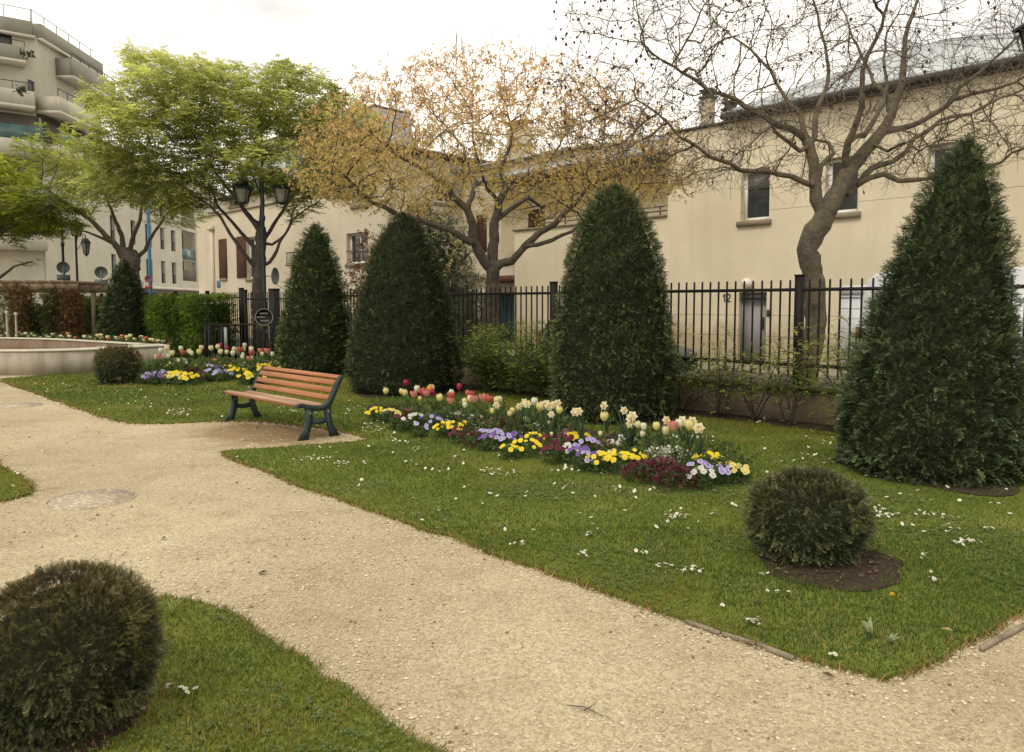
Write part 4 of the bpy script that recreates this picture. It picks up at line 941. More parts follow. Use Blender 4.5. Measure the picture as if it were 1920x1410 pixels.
def vehicle(name, label, cat, u0, u1, v0, v1, prof, wins, paint, wheels, r, lights=True):
    """prof: side outline (s along the length 0..1 from u0 to u1, z); wins: side window polygons"""
    t = thing(name, label, cat, W((u0+u1)/2, (v0+v1)/2)); wd = v1-v0
    Q = lambda s, z, q: W(u0+(u1-u0)*s, v0+q, z)
    mb = MB(); sec = [(0, .93), (.04, .985), (.10, 1.0)]
    n = len(prof); lay = [(.0, .96), (.05, 1.0), (wd-.05, 1.0), (wd, .96)]
    zmx = max(p[1] for p in prof); zmn = min(p[1] for p in prof); cz = (zmx+zmn)/2
    rings = []
    for (q, k) in lay: rings.append([Q(.5+(p[0]-.5)*(1-(1-k)*.5), cz+(p[1]-cz)*k, q+(0 if p[1] < 1.0 else (.10 if q < wd/2 else -.10)*min(1, (p[1]-1.0)/.6))) for p in prof])
    V = [p for r_ in rings for p in r_]; f = [list(range(n))[::-1], list(range(3*n, 4*n))]
    for i in range(3): f += [[i*n+k, i*n+(k+1) % n, (i+1)*n+(k+1) % n, (i+1)*n+k] for k in range(n)]
    mb.add(V, f); mb.build('body', paint, t)
    for side in (0, 1):
        for wpoly in wins:
            mb = MB()
            qf = lambda p: (-.006 if side == 0 else wd+.006)+(0 if p[1] < 1.0 else (.10 if side == 0 else -.10)*min(1, (p[1]-1.0)/.6))
            mb.prism(wpoly, lambda p: Q(p[0], p[1], qf(p)), lambda p: Q(p[0], p[1], qf(p)+(.02 if side == 0 else -.02))); mb.build('window', M['glass'], t)
    for s in wheels:
        for q in (.08, wd-.08): wheel(t, Q(s, r, q), r, .2, NX*(1 if q < wd/2 else -1))
    return t, Q, wd
vu = onV(1606, 600, 13.3)[0]
van, Q, wd = vehicle('white_van', 'white delivery van parked across the street behind the right-hand clipped cone', 'van', vu, vu-5.0, 13.3, 15.1,
    [(.01, .35), (.0, .6), (.004, 1.6), (.02, 2.0), (.05, 2.12), (.5, 2.16), (.70, 2.10), (.76, 1.98), (.86, 1.25), (.97, 1.05), (1.0, .85), (.995, .35)],
    [[(.70, 1.25), (.70, 1.85), (.75, 1.85), (.84, 1.25)], [(.58, 1.25), (.58, 1.85), (.68, 1.85), (.68, 1.25)]], M['white'], (.17, .82), .33)
for q in (.08, wd-.14):
    mb = MB(); mb.fbox(lambda a, b, c: Q(a, b, c), -.008, .002, .75, 1.2, q, q+.1); mb.build('tail_light', M['tail'], van)
car, Q, wd = vehicle('dark_car', 'dark blue hatchback parked beyond the fence behind the bullet-shaped cone', 'car', 11.3, 8.0, 12.1, 13.3,
    [(.02, .25), (.0, .55), (.01, .92), (.08, 1.26), (.2, 1.34), (.45, 1.33), (.68, .90), (.96, .70), (1.0, .55), (.99, .25)],
    [[(.09, .92), (.13, 1.20), (.28, 1.27), (.30, .92)], [(.32, .92), (.31, 1.27), (.44, 1.26), (.62, .92)]], M['bluecar'], (.2, .8), .31)
for q in (.04, wd-.22):
    mb = MB(); mb.fbox(lambda a, b, c: Q(a, b, c), -.006, .03, .70, 1.02, q, q+.18); mb.build('tail_light', M['tail'], car)
    mb = MB(); mb.fbox(lambda a, b, c: Q(a, b, c), .965, 1.002, .55, .64, q, q+.2); mb.build('headlight', M['lantern'], car)
for a_, b_ in ((-.02, .008), (.992, 1.012)):
    mb = MB(); mb.fbox(lambda a, b, c: Q(a, b, c), a_, b_, .32, .52, .05, wd-.05); mb.build('bumper', M['tyre'], car)
# ================================================================== STREET LAMPS
def lantern(parent, c):
    """square tapered street lantern; c = bottom centre"""
    x, y, z = c; r0, r1, h = .115, .18, .39
    def sq(r, zz): return [np.array([x+sx*r, y+sy*r, zz]) for sx, sy in ((-1, -1), (1, -1), (1, 1), (-1, 1))]
    a, b = sq(r0, z), sq(r1, z+h); fr = MB()
    for k in range(4): fr.tube([a[k], b[k]], .014, 4); fr.tube([a[k], a[(k+1) % 4]], .014, 4); fr.tube([b[k], b[(k+1) % 4]], .018, 4)
    fr.lathe([(0, z-.06), (.06, z-.05), (.10, z-.005), (.0, z+.0)], 8, (x, y, 0))
    f = fr.build('lantern', M['lamp_green'], parent)
    g = MB(); a2, b2 = sq(r0*.96, z+.012), sq(r1*.96, z+h-.01)
    g.add(a2+b2, [[0, 1, 5, 4], [1, 2, 6, 5], [2, 3, 7, 6], [3, 0, 4, 7]]); g.build('glass', M['lantern'], f)
    cp = MB(); prof = [(r1+.05, z+h+.0), (r1+.055, z+h+.03), (r1-.03, z+h+.10), (.10, z+h+.20), (.075, z+h+.26), (.0, z+h+.28)]
    for i in range(len(prof)-1):
        p, q = sq(prof[i][0], prof[i][1]), sq(prof[i+1][0], prof[i+1][1]); cp.add(p+q, [[k, (k+1) % 4, 4+(k+1) % 4, 4+k] for k in range(4)])
    cp.lathe([(.03, z+h+.27), (.045, z+h+.31), (.015, z+h+.36), (0, z+h+.38)], 8, (x, y, 0)); cp.build('cap', M['lamp_green'], f)
def lamp(loc, label, ang, sides=(-1, 1), hgt=5.15, span=.56, zb=4.40):
    t = thing('street_lamp', label, 'street lamp', loc)
    mb = MB(); mb.lathe([(.16, 0), (.16, .25), (.10, .35), (.095, .9), (.075, 1.0), (.07, 1.6), (.055, 1.7), (.05, 3.9), (.075, 3.95), (.075, 4.05), (.05, 4.1), (.045, hgt-.15), (.07, hgt-.1), (.05, hgt), (0, hgt+.06)], 12); mb.build('pole', M['lamp_green'], t, local=True, smooth=True)
    d = np.array([math.cos(ang), math.sin(ang), 0])
    for s in sides:
        mb = MB(); pts = [np.array([0, 0, 4.75])+d*s*.04]
        for q in np.linspace(0, 1, 9): pts.append(d*s*(.08+(span-.08)*q)+np.array([0, 0, 4.78+.62*math.sin(q*PI*.62)-.0*q]))
        e = pts[-1]; pts.append(np.array([d[0]*s*span, d[1]*s*span, zb+.80])); mb.tube(pts, .024, 6); mb.build('arm', M['lamp_green'], t, local=True)
        n0 = len(C.objects); lantern_local(t, d*s*span+np.array([0, 0, zb]))
    return t
def lantern_local(parent, c):
    l = np.array(parent.location); lantern(parent, c+l)
pl = atY(497, 600, 21.6); L1 = lamp((pl[0], pl[1], .05), 'dark green double lantern street lamp standing by the park gate posts', .0, zb=4.44)
pr_ = atY(1946, 300, 9.3); L2 = lamp((pr_[0]+.56*math.cos(.0), pr_[1], .05), 'green street lamp whose lantern shows at the upper right edge', .0, zb=4.52)
pq = atY(119, 500, 31); L3 = lamp((pq[0], pq[1], .05), 'double lantern street lamp half hidden by leafy branches at the far left', .2, zb=4.35, span=.54)
c = atY(144, 500, 33); t = thing('bracket_lamp', 'slim black street lamp with one hanging lantern on a curved bracket at the far left', 'street lamp', (c[0], c[1], 0))
mb = MB(); mb.lathe([(.10, 0), (.09, .8), (.05, .9), (.045, 4.6), (0, 4.65)], 10); mb.build('pole', M['iron'], t, local=True)
mb = MB(); mb.tube([(0, 0, 4.2), (.08, 0, 4.55), (.25, 0, 4.66), (.42, 0, 4.62), (.44, 0, 4.5)], .022, 6); mb.tube([(0, 0, 3.95), (.2, 0, 4.15), (.33, 0, 4.6)], .014, 5); mb.build('bracket', M['iron'], t, local=True)
mb = MB(); mb.lathe([(0, 4.5), (.10, 4.46), (.20, 4.30), (.21, 4.26)], 8, (.44, 0, 0)); mb.lathe([(.10, 3.78), (.02, 3.70), (0, 3.66)], 8, (.44, 0, 0))
for k in range(6): a_ = k*PI/3; mb.tube([(.44+.19*math.cos(a_), .19*math.sin(a_), 4.28), (.44+.11*math.cos(a_), .11*math.sin(a_), 3.78)], .012, 4)
ln = mb.build('lantern', M['iron'], t, local=True); mb = MB(); mb.lathe([(.10, 3.79), (.18, 4.27)], 8, (.44, 0, 0)); mb.build('glass', M['lantern'], ln, local=True)
# ================================================================== SIGNS
def disc(mb, c, r, n, th=.02, seg=28):
    n = np.array(n, float); n /= np.linalg.norm(n); e1 = np.array([0, 0, 1.]); e2 = np.cross(n, e1); e2 /= np.linalg.norm(e2)
    R = lambda o: [c+n*o+(e1*math.cos(a)+e2*math.sin(a))*r for a in np.arange(seg)*2*PI/seg]
    a, b = R(0), R(-th); mb.add(a+b, [list(range(seg)), list(range(seg, 2*seg))[::-1]]+[[k, (k+1) % seg, seg+(k+1) % seg, seg+k] for k in range(seg)])
def ringd(mb, c, r0, r1, n, o, seg=28):
    n = np.array(n, float); n /= np.linalg.norm(n); e1 = np.array([0, 0, 1.]); e2 = np.cross(n, e1); e2 /= np.linalg.norm(e2)
    R = lambda r: [c+n*o+(e1*math.cos(a)+e2*math.sin(a))*r for a in np.arange(seg)*2*PI/seg]
    mb.add(R(r0)+R(r1), [[k, (k+1) % seg, seg+(k+1) % seg, seg+k] for k in range(seg)])
toC = lambda c: (CAM-np.array(c))*np.array([1, 1, 0])/np.linalg.norm((CAM-np.array(c))[:2])
c = atY(495, 594.5, 18.6); n_ = toC(c); e2 = np.cross(n_, [0, 0, 1.]); e2 = -e2 if e2[0] < 0 else e2
t = thing('round_sign', 'round black notice with a pale ring and three short lines of text by the gate', 'sign', (c[0], c[1], c[2]))
mb = MB(); disc(mb, c, .225, n_); mb.build('panel', M['iron'], t); mb = MB(); ringd(mb, c, .198, .215, n_, .004); mb.build('ring', M['lettering'], t)
mb = MB()
for (x0, x1, z) in ((-.09, .10, .09), (-.17, .02, .0), (-.09, .12, -.09)):
    x = x0
    while x < x1-.02:
        w = random.uniform(.018, .04); q = [c+n_*.004+e2*x+np.array([0, 0, z-.016]), c+n_*.004+e2*min(x+w, x1)+np.array([0, 0, z-.016]), c+n_*.004+e2*min(x+w, x1)+np.array([0, 0, z+.016]), c+n_*.004+e2*x+np.array([0, 0, z+.016])]
        mb.quad(*q); x += w+.01
mb.build('lettering', M['lettering'], t)
mb = MB(); mb.fbox(lambda a, b, q: c-n_*(.03+q)+e2*a+np.array([0, 0, b-c[2]]), -.025, .025, .0, c[2]+.1, 0, .05); mb.build('stake', M['iron'], t)
c = np.array([L1.location[0], L1.location[1], 0])+np.array([.30, .1, 1.6+52/1400*21.6]); nn = np.array([.95, -.12, 0])
t = thing('mirror_sign', 'grey back of a round road sign clamped to the lamp post at the gate', 'road sign', c); mb = MB(); disc(mb, c, .25, nn); mb.build('panel', M['signback'], t)
mb = MB(); mb.tube([c-nn*.02, np.array([L1.location[0]+.05, L1.location[1], c[2]])], .015, 5); mb.build('clamp', M['steel'], t)
for (px, py, Y, r, plates, lab) in ((118.5, 501.5, 30.2, .235, 1, 'back of round road sign with one plate, before the far double lantern post'), (189.5, 510.5, 32, .25, 2, 'back of round road sign with two plates, left of the far clipped cone')):
    c = atY(px, py, Y); n_ = toC(c); t = thing('road_sign', lab, 'road sign', (c[0], c[1], 0), group='road signs seen from behind')
    mb = MB(); disc(mb, c, r, n_); mb.build('panel', M['signback'], t)
    mb = MB(); mb.tube([(c[0], c[1], 0), (c[0], c[1], c[2]+.1)], .03, 8); mb.build('pole', M['steel'], t)
    for k in range(plates):
        z = c[2]-r-.17-k*.27; mb = MB(); e2 = np.cross(n_, [0, 0, 1.]); mb.fbox(lambda a, b, q: np.array([c[0], c[1], 0])+n_*q+e2*a+np.array([0, 0, b]), -r, r, z-.11, z+.11, 0.035, .05); mb.build('plate', M['signback'], t)
c = atY(281, 500, 36); t = thing('blue_mast', 'tall bright blue lighting mast beside the trunk of the far left tree', 'lamp mast', (c[0], c[1], 0))
mb = MB(); mb.lathe([(.10, 0), (.09, 2), (.07, 7.0), (0, 7.05)], 12); mb.build('pole', M['blue'], t, local=True, smooth=True); mb = MB(); mb.tube([(0, 0, 6.9), (.4, .2, 7.25), (1.0, .5, 7.35)], .04, 6); mb.build('arm', M['blue'], t, local=True)
c = atY(278, 523, 35.5); n_ = toC(c); t = thing('no_parking_sign', 'round blue no-parking sign with red ring and a small red plate, on the blue mast', 'road sign', c)
mb = MB(); disc(mb, c, .165, n_); mb.build('panel', M['blue'], t); mb = MB(); ringd(mb, c, .125, .165, n_, .005); e2 = np.cross(n_, [0, 0, 1.])
u_, w_ = (e2+np.array([0, 0, -1.]))*.7071, (e2+np.array([0, 0, 1.]))*.7071
mb.quad(*[c+n_*.006+u_*a+w_*b for a, b in ((-.125, -.018), (.125, -.018), (.125, .018), (-.125, .018))]); mb.build('red_ring', M['red'], t)
mb = MB(); mb.fbox(lambda a, b, q: c+n_*q+e2*a+np.array([0, 0, b]), -.16, .16, -.46, -.30, -.02, 0); pl_ = mb.build('plate', M['red'], t); mb = MB(); mb.fbox(lambda a, b, q: c+n_*q+e2*a+np.array([0, 0, b]), -.10, .10, -.40, -.36, .001, .004); mb.build('lettering', M['lettering'], pl_)
# ================================================================== BENCH
LB = 1.98
t = bench = thing('park_bench', 'slatted orange-brown wooden bench with dark green cast iron legs in the gravel alcove', 'bench', W(9.87, 4.33), -PI/4)
CUR = smooth_path([(-.045, .395, 0), (-.03, .425, 0), (.03, .437, 0), (.12, .415, 0), (.24, .39, 0), (.33, .40, 0), (.39, .45, 0), (.44, .55, 0), (.49, .66, 0), (.54, .74, 0), (.575, .765, 0), (.60, .75, 0)], 5)
CUR = np.array(CUR)[:, :2]; CUR[:, 0] += .04; CUR[:, 1] = np.where(CUR[:, 1] > .45, .45+(CUR[:, 1]-.45)*.90, CUR[:, 1])
def off(cur, d):
    tt = np.gradient(cur, axis=0); tt /= np.linalg.norm(tt, axis=1)[:, None]; return cur+np.stack([tt[:, 1], -tt[:, 0]], 1)*d
for x in (0.0, LB):
    mb = MB(); tk = np.interp(np.linspace(0, 1, len(CUR)), [0, .12, .4, .75, 1], [.03, .05, .06, .05, .03])
    lo = off(CUR, 1.0)-CUR; lowc = CUR+lo*tk[:, None]
    for i in range(len(CUR)-1):
        mb.hexa([(x+sx, *p) for sx in (-.026, .026) for p in (CUR[i], CUR[i+1], lowc[i+1], lowc[i])])
    fl = [(.02, 0), (.145, 0), (.155, .06), (.20, .20), (.205, .39), (.12, .39), (.125, .22), (.09, .12)]
    rl = [(.57, 0), (.445, 0), (.43, .08), (.385, .2), (.375, .41), (.45, .46), (.455, .22), (.49, .12)]
    for pg, th in ((fl, .024), (rl, .0235)): mb.prism(pg, lambda p: (x-th, *p), lambda p: (x+th, *p))
    mb.prism([(.13, .185), (.13, .245), (.29, .225), (.45, .245), (.45, .185), (.29, .165)], lambda p: (x-.02, *p), lambda p: (x+.02, *p))
    mb.box(x-.022, x+.022, .19, .40, .335, .372)
    f_ = mb.build('bench_leg_frame', M['bench_green'], t, local=True)
    for (y, z) in ((.165, .31), (.415, .31)):
        for sx in (-1, 1):
            mb = MB(); a_ = x+sx*.024; mb.tube([(a_, y, z), (a_+sx*.012, y, z)], .012, 8); mb.build('bolt', M['steel'], f_, local=True)
def slat(name, s0, s1, th, mat, x0=.03, x1=LB-.03):
    # slat lying on the curve between arc lengths s0..s1
    seg = np.linalg.norm(np.diff(CUR, axis=0), axis=1); S = np.concatenate([[0], np.cumsum(seg)])
    p = np.array([np.interp(s0, S, CUR[:, 0]), np.interp(s0, S, CUR[:, 1])]); q = np.array([np.interp(s1, S, CUR[:, 0]), np.interp(s1, S, CUR[:, 1])])
    d = (q-p)/np.linalg.norm(q-p); n = np.array([d[1], -d[0]]); e = .005; up_ = -n*.004
    pts = [p+d*e+up_, q-d*e+up_, q+up_+n*e, q+up_+n*(th-e), q-d*e+up_+n*th, p+d*e+up_+n*th, p+up_+n*(th-e), p+up_+n*e]
    mb = MB(); mb.prism(pts, lambda z: (x0, *z), lambda z: (x1, *z)); mb.build(name, mat, t, local=True)
for k, (a, b) in enumerate(((.035, .125), (.145, .225), (.245, .325), (.345, .415))): slat('seat_slat', a, b, .04, M['slat_worn'])
for k in range(5): slat('back_slat', .475+k*.098, .475+k*.098+.068, .030, M['slat'])
mb = MB(); mb.tube([(0, .60, .70), (LB, .60, .70)], .014, 8); mb.build('back_rod', M['bench_green'], t, local=True)
# ================================================================== PERGOLA
Yp = 25.0; pg = lambda x, y, Y=Yp: atY(x, y, Y)
t = thing('pergola', 'low wooden pergola with climbing plants at the far left edge', 'pergola', (pg(60, 600)[0], Yp, 0)); z1 = pg(70, 532)[2]; z0 = pg(70, 547)[2]
xa, xb = pg(-120, 540)[0], pg(146, 540)[0]
for dy in (0, 2.2):
    mb = MB(); mb.box(xa, xb, Yp+dy-.06, Yp+dy+.06, z0, z1); mb.build('beam', M['wood'], t)
for px in (-60, 48, 108, 138):
    x = pg(px, 600)[0]
    for dy in (0, 2.2): mb = MB(); mb.box(x-.07, x+.07, Yp+dy-.05, Yp+dy+.05, 0, z0-.003); mb.build('post', M['wood'], t)
for x in np.arange(xa+.2, xb, .42): mb = MB(); mb.box(x-.03, x+.03, Yp-.3, Yp+2.5, z1+.003, z1+.11); mb.build('rafter', M['wood'], t)
for px, lab in ((13, 'slim pale post standing in front of the pergola, leftmost of two'), (30, 'slim pale post standing in front of the pergola, right of its twin')):
    c = atY(px, 600, 23.5); mb = MB(); zz = c[2]+(15 if px == 13 else 12)/1400*23.5; mb.lathe([(.035, 0), (.03, zz-.05), (.05, zz-.03), (.05, zz+.02), (0, zz+.04)], 8); o = mb.build('pale_post', M['cap']); o.location = (c[0], c[1], 0); tag(o, lab, 'post')
# ================================================================== FOLIAGE
def frames(d, roll=None):
    """orthonormal frames (k,3,3), column 1 = direction d"""
    k = len(d); d = d/(np.linalg.norm(d, axis=1)[:, None]+1e-9)
    a = np.where(np.abs(d[:, 2:3]) > .9, np.array([[1., 0, 0]]), np.array([[0, 0, 1.]]))
    x = np.cross(d, a); x /= np.linalg.norm(x, axis=1)[:, None]; z = np.cross(x, d)
    r = rng.uniform(-.7, .7, k) if roll is None else roll
    c, s = np.cos(r)[:, None], np.sin(r)[:, None]
    return np.stack([x*c+z*s, d, z*c-x*s], 2)
def spray(n, L=1., w=.5, nl=.30, nw=.05, droop=.15, seed=0):
    """conifer / pinnate spray: n pairs of narrow leaflets along a stem of length L (tri faces)"""
    r = np.random.default_rng(seed); v, f, sh = [], [], []
    def tri(p, d, l, wd):
        d = np.array(d)/np.linalg.norm(d); s = np.cross(d, [0, 0, 1.]); s /= np.linalg.norm(s); k = len(v)
        p = np.array(p); v.extend([p-s*wd*.5, p+d*l*.55+s*wd*.1-s*wd*.6, p+d*l, p+d*l*.45+s*wd*.6]); f.extend([(k, k+1, k+3), (k+1, k+2, k+3)])
    for i in range(n):
        t = (i+.5)/n; y = L*t; z = -droop*t*t*L
        for sd in (-1, 1):
            l = nl*(1-.45*t)*(.85+.3*r.random()); tri((0, y, z), (sd*w, .55+.3*r.random(), .12*r.normal()), l, nw); sh.extend([.7+.5*t]*4)
    tri((0, L*.9, -droop*L*.8), (0, 1, -.1), nl*.8, nw); sh.extend([1.25]*4)
    return np.array(v), np.array(f), np.array(sh)
SPR_YEW = spray(5, 1., .8, .36, .10, .1, 1); SPR_YEW_FINE = spray(9, 1., .9, .30, .055, .1, 2); SPR_FAR = spray(3, 1., .8, .5, .2, .1, 3)
SPR_LEAF = spray(4, 1., 1., .34, .16, .25, 4); SPR_SMALL = spray(2, 1., .9, .55, .3, .2, 5)
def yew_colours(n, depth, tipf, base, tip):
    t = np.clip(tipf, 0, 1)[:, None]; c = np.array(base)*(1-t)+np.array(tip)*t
    return c*(.55+.9*rng.random((n, 1)))*(np.clip(1-depth, .25, 1)[:, None])  # deeper sprays darkened, shade between sprays put into their colour
def yew(name, label, cat, u, v, prof, zh, dens, size, spr, base, tip, core_k=.90, group=None, apex=(0, 0), lump=.06, browntop=0, fuzz=.5, seed=0):
    """clipped yew: dark core plus a shell of needle sprays.  prof(t) -> radius, t = 0 foot .. 1 tip"""
    c = W(u, v); t = thing(name, label, cat, (c[0], c[1], 0), group=group)
    ts = np.linspace(0, 1, 60); rs = np.array([prof(q) for q in ts])
    ds = np.hypot(np.diff(rs), np.diff(ts)*zh); area = np.cumsum(PI*(rs[1:]+rs[:-1])*ds); n = int(area[-1]*dens)
    q = np.interp(rng.random(n)*area[-1], np.concatenate([[0], area]), ts); az = rng.uniform(0, 2*PI, n)
    R = np.interp(q, ts, rs); dr = np.interp(q, ts, np.gradient(rs, ts*zh))
    lum = fbm(az*R*3.2/max(rs)+seed*3, q*zh*3.4, 60+seed, 4)-.47
    fine = vnoise(az*R*14, q*zh*14, 90+seed)
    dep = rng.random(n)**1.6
    rr = R*(1+lum*lump*4)+.02-dep*.10*min(1, max(rs)/.6)+(fine-.5)*size*1.9
    nx = np.stack([np.cos(az), np.sin(az), -dr], 1); nx /= np.linalg.norm(nx, axis=1)[:, None]
    P = np.stack([c[0]+apex[0]*q**1.5+np.cos(az)*rr, c[1]+apex[1]*q**1.5+np.sin(az)*rr, q*zh+nx[:, 2]*.01+lum*lump], 1)
    P[:, 2] = np.maximum(P[:, 2], .03)
    d = nx+rng.normal(0, .52, (n, 3))+np.array([0, 0, .25]); 
    tipf = (1-dep)*.7+(fine-.5)*.7+lum*1.2
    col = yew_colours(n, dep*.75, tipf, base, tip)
    if browntop:
        b = np.clip((q-.35)*1.6, 0, 1)*rng.random(n)*browntop; col = col*(1-b[:, None])+np.array([.095, .06, .022])*b[:, None]*(.6+.7*rng.random((n, 1)))
    s = size*(.6+.8*rng.random(n)); stray = rng.random(n) < .012*fuzz*2; s = np.where(stray, s*1.9, s)
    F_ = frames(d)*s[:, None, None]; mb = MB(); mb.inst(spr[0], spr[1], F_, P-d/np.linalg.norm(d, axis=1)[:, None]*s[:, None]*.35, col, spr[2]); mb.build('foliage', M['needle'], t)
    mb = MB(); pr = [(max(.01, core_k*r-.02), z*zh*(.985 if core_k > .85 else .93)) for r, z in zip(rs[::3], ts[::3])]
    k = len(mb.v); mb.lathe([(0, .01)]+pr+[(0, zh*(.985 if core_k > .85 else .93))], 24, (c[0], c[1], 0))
    V = mb.v[-1]; qq = np.clip(V[:, 2]/zh, 0, 1); V[:, 0] += apex[0]*qq**1.5; V[:, 1] += apex[1]*qq**1.5; mb.build('shade_core', M['core'], t, smooth=True)  # solid dark core, shade behind the sprays put into its colour
    mb = MB(); mb.tube([(c[0], c[1], -.02), (c[0], c[1], min(.35, zh*.5))], [.05*max(rs), .045*max(rs)], 8); mb.build('trunk', M['bark_brown'], t)
    return t
def ballprof(r, h, flat=.45):
    # rounded clipped ball sitting on the soil
    def f(t):
        a = (t-.50)/.52; return r*max(0., 1-min(1, abs(a))**2.4)**.5*(1 if t > .1 else .82+1.8*t)
    return f
GREEN0, GREEN1 = (.011, .019, .010), (.046, .068, .028)
lab_b = ['clipped yew ball on a brown soil patch at the right of the near lawn', 'large clipped yew ball with brownish tips in the near bottom left corner', 'small dark clipped yew ball in front of the curved concrete basin']
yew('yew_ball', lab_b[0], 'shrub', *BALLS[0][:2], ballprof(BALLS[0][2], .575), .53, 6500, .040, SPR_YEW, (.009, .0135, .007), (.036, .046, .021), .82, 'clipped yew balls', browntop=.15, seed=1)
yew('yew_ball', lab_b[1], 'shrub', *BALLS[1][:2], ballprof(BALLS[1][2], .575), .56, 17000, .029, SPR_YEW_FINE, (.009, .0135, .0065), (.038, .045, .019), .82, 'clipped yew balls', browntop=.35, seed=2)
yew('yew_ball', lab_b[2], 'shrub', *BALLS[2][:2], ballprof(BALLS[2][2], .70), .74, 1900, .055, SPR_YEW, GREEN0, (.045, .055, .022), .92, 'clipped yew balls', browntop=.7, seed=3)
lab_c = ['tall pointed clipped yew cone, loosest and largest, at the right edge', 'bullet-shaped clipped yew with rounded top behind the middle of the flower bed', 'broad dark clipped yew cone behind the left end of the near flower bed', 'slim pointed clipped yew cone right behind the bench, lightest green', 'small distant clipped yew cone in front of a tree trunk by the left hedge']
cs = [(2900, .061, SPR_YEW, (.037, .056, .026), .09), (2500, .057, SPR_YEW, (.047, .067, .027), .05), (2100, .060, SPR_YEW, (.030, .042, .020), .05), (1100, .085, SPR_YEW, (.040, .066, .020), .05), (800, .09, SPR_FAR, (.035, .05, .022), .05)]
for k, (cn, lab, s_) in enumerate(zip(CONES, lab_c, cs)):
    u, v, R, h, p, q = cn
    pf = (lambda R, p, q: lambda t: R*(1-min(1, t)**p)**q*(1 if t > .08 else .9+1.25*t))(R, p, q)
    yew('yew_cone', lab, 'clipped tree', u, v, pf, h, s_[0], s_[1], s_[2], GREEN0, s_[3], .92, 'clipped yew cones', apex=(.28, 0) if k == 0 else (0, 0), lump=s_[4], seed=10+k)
def leaf_cloud(mb, P, size, c0, c1, spr, up=.2, flat=0., shade=None, dirs=None):
    n = len(P); d = rng.normal(0, 1, (n, 3)) if dirs is None else dirs+rng.normal(0, .6, dirs.shape)
    d[:, 2] = d[:, 2]*(1-flat)+up; t = rng.random((n, 1))
    if shade is not None: t = np.clip(shade[:, None]+rng.normal(0, .18, (n, 1)), 0, 1)
    col = (np.array(c0)*(1-t)+np.array(c1)*t)*(.7+.6*rng.random((n, 1)))
    s = size*(.6+.8*rng.random(n)); mb.inst(spr[0], spr[1], frames(d, rng.uniform(-.5, .5, n) if flat else rng.uniform(-PI, PI, n))*s[:, None, None], P, col, spr[2])
def branch_tubes(mb, root, n, h, spread, r0, seed, twig=1, col=None):
    r = np.random.default_rng(seed); tips = []
    for i in range(n):
        az = r.uniform(0, 2*PI); p = np.array(root, float)+np.array([math.cos(az), math.sin(az), 0])*.04*r.random(); d = np.array([math.cos(az)*spread, math.sin(az)*spread, 1.])
        pts = [p]; L = h*(.7+.4*r.random()); k = 7
        for j in range(k): d = d+r.normal(0, .16, 3); d /= np.linalg.norm(d); p = p+d*L/k; pts.append(p)
        mb.tube(pts, np.linspace(r0, r0*.25, k+1), 5)
        for j in range(2, k+1):
            for _ in range(twig):
                q = pts[j]; e = r.normal(0, 1, 3)*np.array([1, 1, .5])+np.array([0, 0, .4]); e /= np.linalg.norm(e); l = h*.22*(.5+r.random()); m_ = q+e*l*.5+r.normal(0, .02, 3); q2 = q+e*l
                mb.tube([q, m_, q2], [r0*.35, r0*.25, r0*.12], 4, cap=False); tips += [m_, q2, q+e*l*.8]
        tips += pts[3:]
    return np.array(tips)
# ---- young hornbeams along the low wall
def hornbeam(u, v, h, nstem, nleaf, label, spread=.25, low=.15, c0=(.055, .085, .015), c1=(.15, .18, .04), group='young shrubs along the low wall', size=.055, seed=0, wide=.3):
    c = W(u, v); t = thing('hedge_shrub', label, 'shrub', c, group=group); mb = MB()
    tips = branch_tubes(mb, c, nstem, h, spread, .013, seed, 2); mb.build('stems', M['bark_brown'], t)
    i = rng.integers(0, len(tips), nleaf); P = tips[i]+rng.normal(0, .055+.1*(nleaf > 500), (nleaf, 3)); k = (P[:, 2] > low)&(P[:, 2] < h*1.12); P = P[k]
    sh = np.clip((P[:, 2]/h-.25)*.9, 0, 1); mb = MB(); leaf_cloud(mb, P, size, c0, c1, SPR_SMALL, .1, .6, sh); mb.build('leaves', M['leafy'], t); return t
gap = [(9.9, .9, 'dense leafy young hornbeam beside the broad dark cone, darkest of the row'), (9.2, 1.0, 'dense green hornbeam in the gap right of the broad dark cone'), (8.5, 1.02, 'bushy hornbeam in the middle of the gap left of the bullet-shaped cone'), (7.75, .95, 'hornbeam with fresh pale tips just left of the bullet-shaped cone'), (7.2, .85, 'hornbeam half hidden by the left flank of the bullet-shaped cone')]
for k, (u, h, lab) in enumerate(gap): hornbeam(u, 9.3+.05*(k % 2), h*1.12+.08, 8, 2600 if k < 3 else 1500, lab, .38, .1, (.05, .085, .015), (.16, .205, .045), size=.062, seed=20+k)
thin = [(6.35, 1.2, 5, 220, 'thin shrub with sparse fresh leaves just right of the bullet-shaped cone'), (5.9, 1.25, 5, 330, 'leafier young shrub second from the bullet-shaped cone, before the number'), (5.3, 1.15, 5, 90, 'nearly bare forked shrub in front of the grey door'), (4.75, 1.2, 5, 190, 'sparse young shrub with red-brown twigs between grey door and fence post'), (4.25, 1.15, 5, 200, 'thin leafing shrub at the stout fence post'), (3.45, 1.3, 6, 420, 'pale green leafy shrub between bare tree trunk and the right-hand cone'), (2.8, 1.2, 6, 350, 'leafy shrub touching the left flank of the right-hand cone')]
for k, (u, h, ns, nl, lab) in enumerate(thin): hornbeam(u, 9.35, h, ns+1, int(nl*2.3)+60, lab, .34, .1 if k % 3 == 2 else .38, (.09, .125, .025), (.24, .27, .075), seed=40+k, size=.062)
